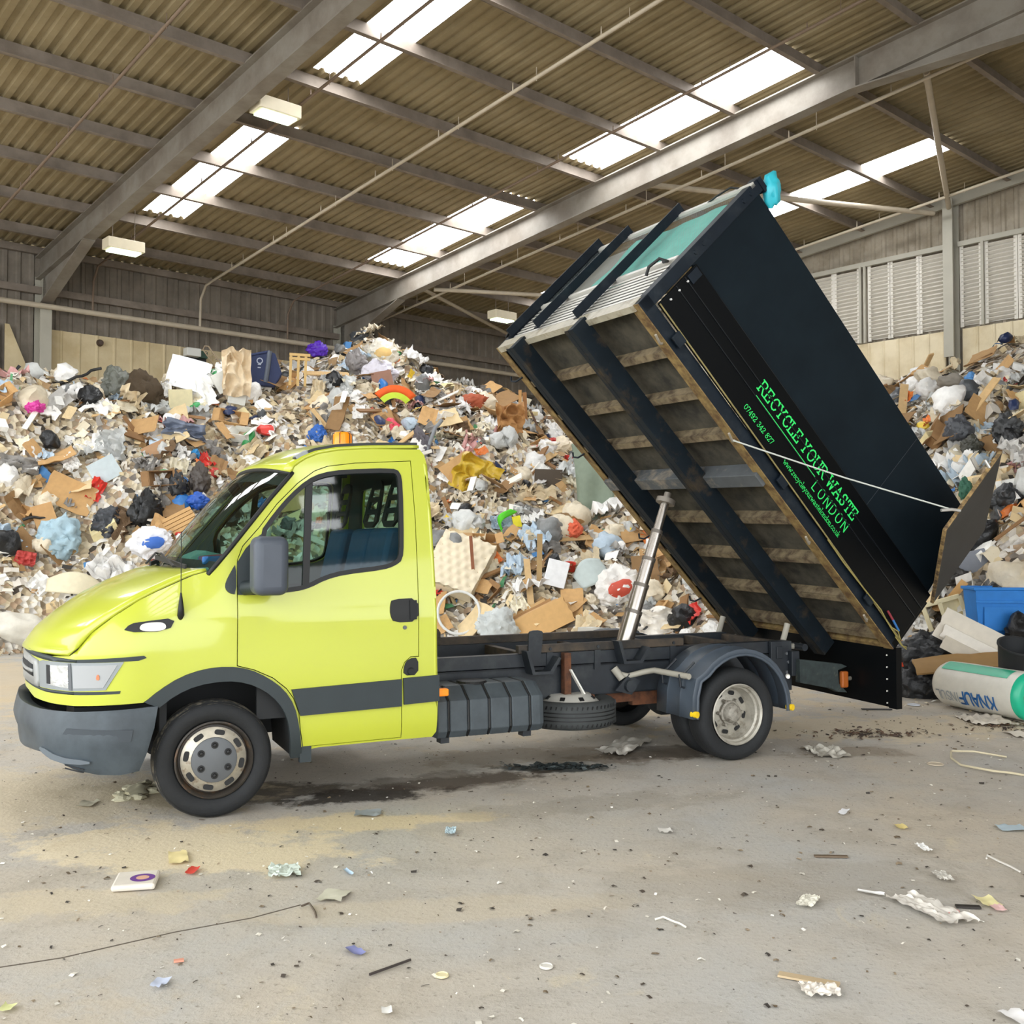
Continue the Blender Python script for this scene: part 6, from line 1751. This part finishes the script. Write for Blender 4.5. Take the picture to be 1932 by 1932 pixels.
litter('leaf_debris', 160, pick_leaf2, .012, .05, ['4a3426', '5c4330', '2e241c', '8a7a58'], [5, 5, 4, 1], 'patch of dark brown debris on the floor before the insulation roll', 'debris')
def pick_oil(rr):
    a = rr.gauss(0, .16), rr.gauss(0, .05)
    return Vector((.36 + a[0], 7.36 + a[1], .008)), Vector((0, 0, 2))
litter('wet_sludge', 160, pick_oil, .02, .07, ['2c3434', '1e2626', '4a5252'], [5, 5, 2], 'dark wet sludge on the floor in front of the spare wheel', 'sludge')

# ------------------------------------------------------------------ single things on the heap and the floor
def facing(loc, yaw=0, tilt=0, roll=0):
    a = -math.atan2(loc[0], loc[1])
    return Matrix.Translation(Vector(loc)) @ Matrix.Rotation(a + math.radians(yaw), 4, 'Z') @ Matrix.Rotation(math.radians(tilt), 4, 'X') @ Matrix.Rotation(math.radians(roll), 4, 'Y')


def cmat(hexc, rough=.6): return mat('item_' + hexc, hexc, rough, var=.07, scale=7)


def up(mb): mb.v = [(x, z, y) for x, y, z in mb.v]; mb.f = [f[::-1] for f in mb.f]; return mb     # stands a flat sheet upright


nitem = 0
for (name, label, cat, kind, loc, w, h, hexc, roll, tilt, yaw, grp, extra) in ITEMS:
    nitem += 1; M = facing(loc, yaw, tilt, roll); m1 = cmat(hexc, .65); sd = nitem * 3 + 200
    if kind in ('bag', 'drape', 'cushion'): m1 = mat('soft_' + hexc, hexc, .42 if 'bag' in name else .85, var=.08, scale=7, bump=.9 if kind != 'cushion' else .4, bscale=11)
    root = None; parts = []
    if kind == 'panel': mb = up(slab(w, h, .02, 6, .04, sd, .015)); root = mb.build(name, m1, smooth=30)
    elif kind == 'bag':
        mb = blobm(w * .54, max(.12, min(w, h) * .42), h * .54, sd, .34, 4, .25); root = mb.build(name, m1, smooth=70)
        if extra:
            pb = blobm(w * .3, .05, h * .26, sd + 1, .2, 2); pb.v = [(x + w * .05, y - max(.12, min(w, h) * .42) * .92, z) for x, y, z in pb.v]
            parts.append(('coloured_patch', pb, cmat(extra)))
    elif kind == 'drape': mb = up(crumple(w * 1.1, h * 1.1, 22, min(w, h) * .34, sd, .05, .12, 1.7)); root = mb.build(name, m1, smooth=70)
    elif kind == 'box':
        mb = MB(); mb.rng(-w / 2, w / 2, -w * .35, w * .35, -h / 2, h / 2); root = mb.build(name, m1, bevel=.01)
    elif kind in ('tub', 'blacktub'):
        mb = MB(); a = math.radians(0)
        mb.lathe([(w * .34, -h * .45), (w * .36, -h * .46), (w * .5, h * .42), (w * .53, h * .45), (w * .53, h * .5), (w * .47, h * .48), (w * .33, -h * .38), (0, -h * .4)], (0, 0, 0), (0, -.35, 1), 28); root = mb.build(name, m1, smooth=40)
        mb = MB(); mb.lathe([(0, -h * .45), (w * .35, -h * .45)], (0, 0, 0), (0, -.35, 1), 28); parts.append(('base', mb, m1))
    elif kind == 'navytub':
        mb = MB(); ol = [(-w * .5, -h * .5), (w * .34, -h * .5), (w * .5, -h * .1), (w * .30, h * .46), (w * .16, h * .5), (-w * .45, h * .28)]
        mb.prism(ol, lambda x, z, d: Vector((x, d, z)), -.03, .28); root = mb.build(name, m1, bevel=.02, fix=True)
        mb = MB(); mb.tube([(w * .16, -.04, h * .5), (w * .15, -.04, h * .1), (w * .12, -.04, -h * .4)], .045, 8); parts.append(('rim', mb, cmat('5d6470')))
        mb = MB(); mb.tube([(-w * .45, -.03, h * .28), (w * .16, -.03, h * .5)], .025, 8); parts.append(('lip', mb, m1))
        mb = MB(); lathe_r = [(.04, 0), (.05, .004), (.06, 0)]; mb.lathe(lathe_r, (-w * .06, -.034, h * .2), (0, -1, 0), 20)
        for k_ in range(2): mb.rng(-w * .06 - .03, -w * .06 + .03, -.036, -.03, h * .08 - k_ * .06, h * .11 - k_ * .06)
        parts.append(('printed_mark', mb, cmat('aab2c4')))
    elif kind == 'woodframe':
        mb = MB()
        for x in (-w * .42, -w * .05, w * .3): mb.beam((x, 0, -h * .5), (x, 0, h * .42), .05, .04, up=(0, 1, 0))
        root = mb.build(name, m1)
        for z_ in (h * .42, h * .3):
            mb = MB(); mb.beam((-w * .5, 0, z_), (w * .5, 0, z_), .05, .05, up=(0, 1, 0)); parts.append(('rail', mb, m1))
    elif kind == 'tubeframe':
        mb = MB(); mb.tube([(-.06, 0, -h * .6), (-.06, 0, h * .45), (0, 0, h * .55), (.06, 0, h * .45), (.06, 0, -h * .6)], .014, 8); mb.beam((-.06, 0, 0), (.06, 0, 0), .012, .012); mb.beam((-.06, 0, h * .25), (.06, 0, h * .25), .012, .012); root = mb.build(name, m1, smooth=40)
    elif kind == 'hivis':
        def arc(r0, r1):
            mb = MB(); mb.grid(lambda u, v: Vector((-(r0 + (r1 - r0) * v) * math.cos(u * 1.7 + .2), -.02 - .05 * math.sin(u * 3), (r0 + (r1 - r0) * v) * math.sin(u * 1.7 + .2) - h * .4)), 12, 2); return mb
        root = arc(w * .72, w * .98).build(name, m1, smooth=60, solid=.01); parts.append(('lime_band', arc(w * .5, w * .72), cmat('c8e03a')))
    elif kind == 'greenstrip':
        mb = MB(); mb.grid(lambda u, v: Vector((.10 * math.sin(u * 7) + (v - .5) * (.10 + .05 * math.sin(u * 9)), .05 * math.cos(u * 11 + v * 2), (u - .5) * h * 1.05)), 24, 3); root = mb.build(name, m1, smooth=60, solid=.006)
    elif kind == 'tarp':
        mb = MB(); mb.grid(lambda u, v: Vector(((v - .5) * w + .06 * math.sin(u * 2.4) + .06 * u, -.10 * math.sin(u * 2.6) - .10 * u + .03 * math.sin(v * 9 + u * 5) + .03 * math.sin(u * 14) * (1 - u * .4), (.5 - u) * h)), 30, 10); root = mb.build(name, m1, smooth=60, solid=.04)
    elif kind == 'quilt':
        b_ = w * .16
        def qf(u, v):
            x, y = u * 6, v * 7; ox = .5 if int(y + .5) % 2 else 0
            dx = (x + ox) - round(x + ox); dy = y - round(y)
            return Vector(((u - .5) * w, -.06 + .035 * (1 - math.exp(-(dx * dx + dy * dy) * 9)) * -1 - .03 * math.sin(u * PI), (v - .5) * h))
        mb = MB(); mb.grid(qf, 48, 56); root = mb.build(name, m1, smooth=70)
        mb = MB(); mb.rng(-w / 2, w / 2, -.055, .14, -h / 2, h / 2); parts.append(('mattress_core', mb, cmat('d4c6a8')))
        mb = MB()
        for i in range(7):
            for j in range(8):
                x = i - (.5 if j % 2 else 0)
                if 0 <= x <= 6: mb.lathe([(.014, 0), (.008, .008), (0, .009)], ((x / 6 - .5) * w, -.062, (j / 7 - .5) * h), (0, -1, 0), 8)
        parts.append(('button', mb, cmat('a8946c')))
    elif kind == 'curvepanel':
        mb = MB(); mb.grid(lambda u, v: Vector(((u - .5) * w, -.18 * w * math.sin(u * PI) - .05 * v, (v - .5) * h * (.55 + .45 * math.sin(u * PI)))), 16, 8); root = mb.build(name, m1, smooth=60, solid=.012)
    elif kind == 'plank':
        mb = MB(); mb.rng(-w / 2, w / 2, -h * .3, h * .3, -h / 2, h / 2); root = mb.build(name, m1)
    elif kind == 'hoop':
        mb = MB(); mb.tube([(math.cos(a * PI / 16) * w * .5, math.sin(a * PI / 16) * .14, math.sin(a * PI / 16) * h * .5) for a in range(32)], .022, 8, closed=True); root = mb.build(name, m1, smooth=60)
    elif kind == 'stack':
        root = up(slab(w, h * .8, .02, 6, .05, sd, .03)).build(name, m1, smooth=30)
        for k_ in range(4):
            mb = up(slab(w * (1 - .06 * k_), h * .75, .012, 5, .08, sd + k_ + 1, .05)); mb.v = [(x - .05 * k_, y + .03 + .035 * k_, z + .05 * k_) for x, y, z in mb.v]; parts.append(('flattened_box', mb, cmat(('b98d58', 'd8b07c', 'a87d4c', 'cfa872')[k_])))
    elif kind == 'slats':
        root = None; mb = MB(); mb.rng(-w / 2, w / 2, .02, .04, -h / 2, h / 2); root = mb.build(name, cmat('a57e4c'))
        for k_ in range(6):
            z_ = -h / 2 + h * (k_ + .5) / 6; mb = MB(); mb.rng(-w / 2, w / 2, -.01, .02, z_ - h * .07, z_ + h * .07); parts.append(('slat', mb, m1))
    elif kind == 'cushion':
        mb = blobm(w * .5, .26, h * .42, sd, .06, 4); root = mb.build(name, m1, smooth=80)
    elif kind == 'gutter':
        mb = MB(); mb.tube([(.12, 0, h * .5), (.06, -.02, h * .36), (.02, -.03, h * .3), (-.10, -.06, -h * .5)], .035, 10); root = mb.build(name, m1, smooth=50)
    elif kind == 'bluebin':
        mb = MB(); wx = w * .5; dy = .2; t_ = .012
        def ring(z_, k_): return [Vector((sx * wx * k_, sy * dy * k_ + .02, z_)) for sx, sy in ((-1, -1), (1, -1), (1, 1), (-1, 1))]
        r0, r1, r2 = ring(-h * .5, .84), ring(h * .22, .95), ring(h * .44, .97); r3, r4, r5 = ring(h * .44, 1.04), ring(h * .5, 1.04), ring(h * .5, .98); rr_ = [r0, r1, r2, r3, r4, r5]
        vs = [v for r_ in rr_ for v in r_] + ring(-h * .45, .82); fs = [(3, 2, 1, 0)]
        for a in range(len(rr_)):
            for j in range(4): fs.append((a * 4 + j, a * 4 + (j + 1) % 4, (a + 1) * 4 + (j + 1) % 4, (a + 1) * 4 + j))
        fs.append((24, 25, 26, 27)); mb.add(vs, fs); root = mb.build(name, m1, bevel=.012, fix=True)
        mb = MB(); mb.rng(-wx * .72, wx * .72, -dy * .93, -dy * .90, -h * .34, h * .12); parts.append(('moulded_panel', mb, m1))
        mb = MB(); mb.rng(-wx * .98, wx * .98, -dy * .97, -dy * .90, h * .2, h * .24); parts.append(('moulded_rib', mb, m1))
    elif kind == 'foamsheets':
        root = up(slab(w, h * .62, .05, 6, .02, sd, .02)).build(name, m1, smooth=30)
        for k_ in range(2):
            mb = up(slab(w * .86, h * .26, .04, 5, .02, sd + k_ + 3, .02)); mb.v = [(x + .05 * k_, y - .05 - .045 * k_, z - h * .12 - .1 * k_) for x, y, z in mb.v]; parts.append(('foam_strip', mb, cmat(('efe9de', 'd6ccba')[k_])))
    elif kind == 'creamframe':
        mb = MB()
        for z_ in (-h * .5, h * .5): mb.beam((-w / 2, 0, z_), (w / 2, 0, z_), .09, .05)
        for x in (-w / 2, -w * .05, w / 2): mb.beam((x, 0, -h * .5), (x, 0, h * .5), .05, .09, up=(0, 1, 0))
        mb.rng(-w * .05, w / 2, .02, .035, -h / 2, h / 2); root = mb.build(name, m1, bevel=.008)
    root.matrix_world = M
    tag(root, label, cat, grp)
    for (pn, pm, pmat) in parts: pm.build(pn, pmat, root, smooth=45)

# insulation roll pack with teal wrapped ends and blue print turned upside down
rl = empty('insulation_roll', (4.46, 9.64, .225)); ax = Vector((.34, -.94, 0)).normalized(); rl.rotation_euler = (0, 0, math.atan2(ax.y, ax.x))
tag(rl, 'white plastic wrapped insulation roll with teal ends and upside down blue letters on the floor', 'insulation')
f = MB(); f.lathe([(.12, -.53), (.19, -.51), (.215, -.46), (.22, -.2), (.218, .2), (.22, .44), (.215, .47)], (0, 0, 0), (1, 0, 0), 40); f.build('wrap', mat('roll_white', 'dcd8cc', .35, var=.06, scale=6, bump=.25, bscale=14), rl, smooth=60)
f = MB(); f.lathe([(.216, .46), (.205, .515), (.17, .535), (.12, .53)], (0, 0, 0), (1, 0, 0), 40); f.build('teal_end', mat('roll_teal', '1fae86', .35), rl, smooth=60)
f = MB(); f.lathe([(.125, .525), (.06, .50), (0, .495)], (0, 0, 0), (1, 0, 0), 30); f.build('mineral_wool', mat('wool_brown', '8a6a44', .95, var=.2, scale=20, bump=.6, bscale=60), rl, smooth=60)
f = MB(); f.lathe([(.10, -.535), (.05, -.54), (0, -.54)], (0, 0, 0), (1, 0, 0), 20); f.build('left_end', mat('roll_blue_white', 'd4e2e6', .35), rl, smooth=60)
f = MB(); f.grid(lambda u, v: Vector((-.42 + .80 * u, .2225 * math.cos(1.75 + .6 * v), .2225 * math.sin(1.75 + .6 * v))), 12, 8); f.build('teal_band', MATS['roll_teal'], rl, smooth=60)
KN = {'K': [[(0, 0), (0, 1)], [(.62, 1), (0, .42)], [(.2, .6), (.66, 0)]], 'N': SAN['N'], 'A': [[(0, 0), (.38, 1), (.76, 0)], [(.14, .34), (.62, .34)]], 'U': [[(0, 1), (0, .3), (.12, .06), (.35, 0), (.58, .06), (.7, .3), (.7, 1)]], 'F': [[(0, 0), (0, 1), (.6, 1)], [(0, .52), (.5, .52)]],
      'I': [[(0, 0), (0, 1)]], 'S': SER['S'][:1] and [[(.55, .8), (.45, .95), (.28, 1), (.1, .94), (.02, .78), (.08, .62), (.28, .53), (.48, .44), (.58, .28), (.52, .1), (.32, 0), (.14, .05), (.03, .2)]], 'L': SAN['L']}
def roll_text(txt, x0, H, m, st, name, ang=3.72, step=1.02):
    mb = MB(); x = 0
    for ch in txt:
        for pl in KN[ch]:
            def fn(a, b, x=x):
                th = ang - H / .223 + b * H / .223          # letters upside down: tops point to the floor
                return Vector((x0 - (x + a) * H * .8, .2235 * math.cos(th), .2235 * math.sin(th)))
            ribbon(mb, seglen(pl, .12, False), st, lambda a, b: fn(a, b))
        x += (.3 if ch == 'I' else .78) * step + .12
    mb.f = mb.f; return mb.build(name, m, rl)
roll_text('KNAUF', .28, .125, mat('print_blue', '1f66a8', .4), .19, 'blue_lettering', 3.82)
roll_text('INSUL', -.16, .09, mat('print_grey', '9aa0a2', .4), .14, 'grey_lettering', 3.74)

# teal bag caught on the top corner of the body
tb = blobm(.07, .06, .13, 900, .3, 3); o = tb.build('plastic_bag', mat('teal_bag', '35b4c4', .35), smooth=60)
o.matrix_world = TM @ body_m @ Matrix.Translation((-3.34, .02, 1.50)) @ Matrix.Rotation(-.8, 4, 'Y'); tag(o, 'turquoise plastic bag caught on the top corner of the raised body', 'bag')

for (name, label, cat, kind, x, y, w, d, hexc, rot, extra, grp) in FLOOR:
    m1 = cmat(hexc, .6); sd = int(abs(x * 100) + abs(y * 37)) % 500; nitem += 1; z = .004; parts = []
    if kind == 'flat':
        mb = crumple(w, max(d, .02), 5, min(.012, w * .12), sd, .02, .07); z = .012; root = mb.build(name, m1, smooth=50)
    elif kind == 'crumple':
        mb = crumple(w * .9, d * .9, 20, min(.03, w * .10), sd, .01, .10, 2.4); z = .02; root = mb.build(name, m1, smooth=60)
    elif kind == 'lid':
        mb = MB(); rr_ = w / 2; mb.lathe([(rr_, 0), (rr_ * 1.0, .006), (rr_ * .86, .008), (rr_ * .8, .004), (0, .004)], (0, 0, 0), (0, 0, 1), 24); root = mb.build(name, m1, smooth=40)
    elif kind in ('stick', 'stick2'):
        L = math.hypot(w, d) if kind == 'stick' else w; th = .006 if kind == 'stick' else max(.012, min(.04, d * .35)); mb = MB(); mb.rng(-L / 2, L / 2, -th / 2, th / 2, 0, .008); root = mb.build(name, m1)
        if kind == 'stick': rot = math.degrees(math.atan2(d, w))
    elif kind == 'carton':
        mb = MB(); mb.rng(-w * .5, w * .5, -d * .32, d * .32, 0, .03); root = mb.build(name, m1, bevel=.012)
        mb = MB(); mb.disc((.03, -.01, .0312), (0, 0, 1), d * .17, 24); parts.append(('round_mark', mb, cmat(extra))); mb = MB(); mb.disc((.03, -.01, .0318), (0, 0, 1), d * .09, 18); parts.append(('mark_centre', mb, cmat('d8a890')))
    elif kind == 'wireloop':
        mb = MB(); mb.tube([(w * .5, d * .3, .01), (w * .1, d * .42, .03), (-w * .2, d * .5, .02), (-w * .42, d * .2, .02), (-w * .44, -.02, .01), (-w * .2, -d * .3, .02), (w * .05, -d * .32, .01), (w * .3, -d * .5, .01)], .008, 6); root = mb.build(name, m1, smooth=60)
    elif kind == 'string':
        mb = MB(); mb.tube([(-w * .5, d * .3, .006), (-w * .2, d * .45, .01), (w * .1, d * .1, .006), (w * .3, -d * .2, .008), (w * .45, -d * .5, .006)], .005, 5); root = mb.build(name, m1, smooth=60)
    elif kind == 'clumps':
        mb = blobm(w * .3, d * .3, .035, sd, .5, 3); root = mb.build(name, m1, smooth=40)
        for k_ in range(7):
            q = blobm(.05, .045, .025, sd + k_, .5, 2); a_ = k_ * .9; q.v = [(vx + math.cos(a_) * w * .34, vy + math.sin(a_) * d * .36, vz) for vx, vy, vz in q.v]; parts.append(('lump', q, m1))
    root.location = (x, y, z); root.rotation_euler = (0, 0, math.radians(rot)); tag(root, label, cat, grp)
    for (pn, pm, pmat) in parts: pm.build(pn, pmat, root)
# a crack and dark joints in the slab are part of the floor
f = MB(); pts = [(-2.62, 3.55), (-2.2, 3.82), (-1.75, 4.02), (-1.4, 4.28), (-1.12, 4.44), (-.94, 4.6)]
for a, b in zip(pts, pts[1:]): f.beam((*a, .0012), (*b, .0012), .006, .002)
struct(f.build('floor_crack', mat('crack_dark', '5a5146', .9)))

# ------------------------------------------------------------------ keep only the heap pieces that show, then say which one each is
bpy.context.view_layer.update()
dg = bpy.context.evaluated_depsgraph_get()
eye = Vector((0, 0, CAM_H)); inv = cam.matrix_world.inverted()


def px(p):
    q = inv @ p
    return 966 + 1932 * q.x / -q.z, 966 - 1932 * q.y / -q.z


def sees(o):
    me = o.data; mw = o.matrix_world; n = len(me.polygons); hit = 0; k = max(1, n // 16)
    for i in range(0, n, k):
        c = mw @ me.polygons[i].center; u, v = px(c)
        if not (0 < u < 1932 and 0 < v < 1932): continue
        org = eye.copy(); d = (c - org).normalized()
        for _ in range(5):
            ok, loc, nrm, idx, ho, _m = scene.ray_cast(dg, org, d)
            if not ok: break
            if ho.name == o.name: hit += 1; break
            if ho.name.split('.')[0] in ('window_glass', 'windscreen', 'rear_window', 'wire_mesh'): org = loc + d * .002; continue
            break
        if hit >= 1: return True
    return False


kept = []
for t_ in trash:
    if sees(t_[0]): kept.append(t_)
    else: bpy.data.objects.remove(t_[0])
REG = [(120, 'at the far left edge'), (330, 'over the bonnet'), (470, 'beside the windscreen'), (640, 'over the cab roof'), (800, 'over the rear cab roof'), (905, 'just behind the cab'), (1010, 'over the bare chassis'), (1130, 'by the grey-green foam'), (1320, 'around the ram'), (1640, 'under the raised body'), (1800, 'beside the tail door'), (1e9, 'at the right edge')]
ZON = [(.9, 'heap foot'), (1.9, 'lower heap'), (2.9, 'mid heap'), (3.8, 'upper heap'), (9, 'heap crest')]
grp = {}
for (o, kd, ci, s, r, z) in kept:
    u, v = px(o.matrix_world.translation)
    rg = next(n for x, n in REG if u < x); zn = next(n for x, n in ZON if z < x)
    grp.setdefault((kd, ci, zn, rg), []).append((u, o))
ORD = ['leftmost', 'second from left', 'third from left', 'fourth from left', 'fifth from left', 'sixth from left', 'seventh from left', 'eighth from left', 'ninth from left']
for (kd, ci, zn, rg), lst in grp.items():
    cw = KIND[kd][3][ci][0]; wd = KIND[kd][1]; lst.sort(key=lambda x: x[0])
    for i, (u, o) in enumerate(lst):
        lab = '%s %s on the %s %s' % (cw, wd, zn, rg)
        if len(lst) > 1: lab += ', ' + ORD[min(i, 8)]
        tag(o, lab, KIND[kd][2], {'bag': 'bags strewn over the waste heap', 'wood': 'wood strips in the waste heap'}.get(KIND[kd][2], KIND[kd][1] + 's in the waste heap'))
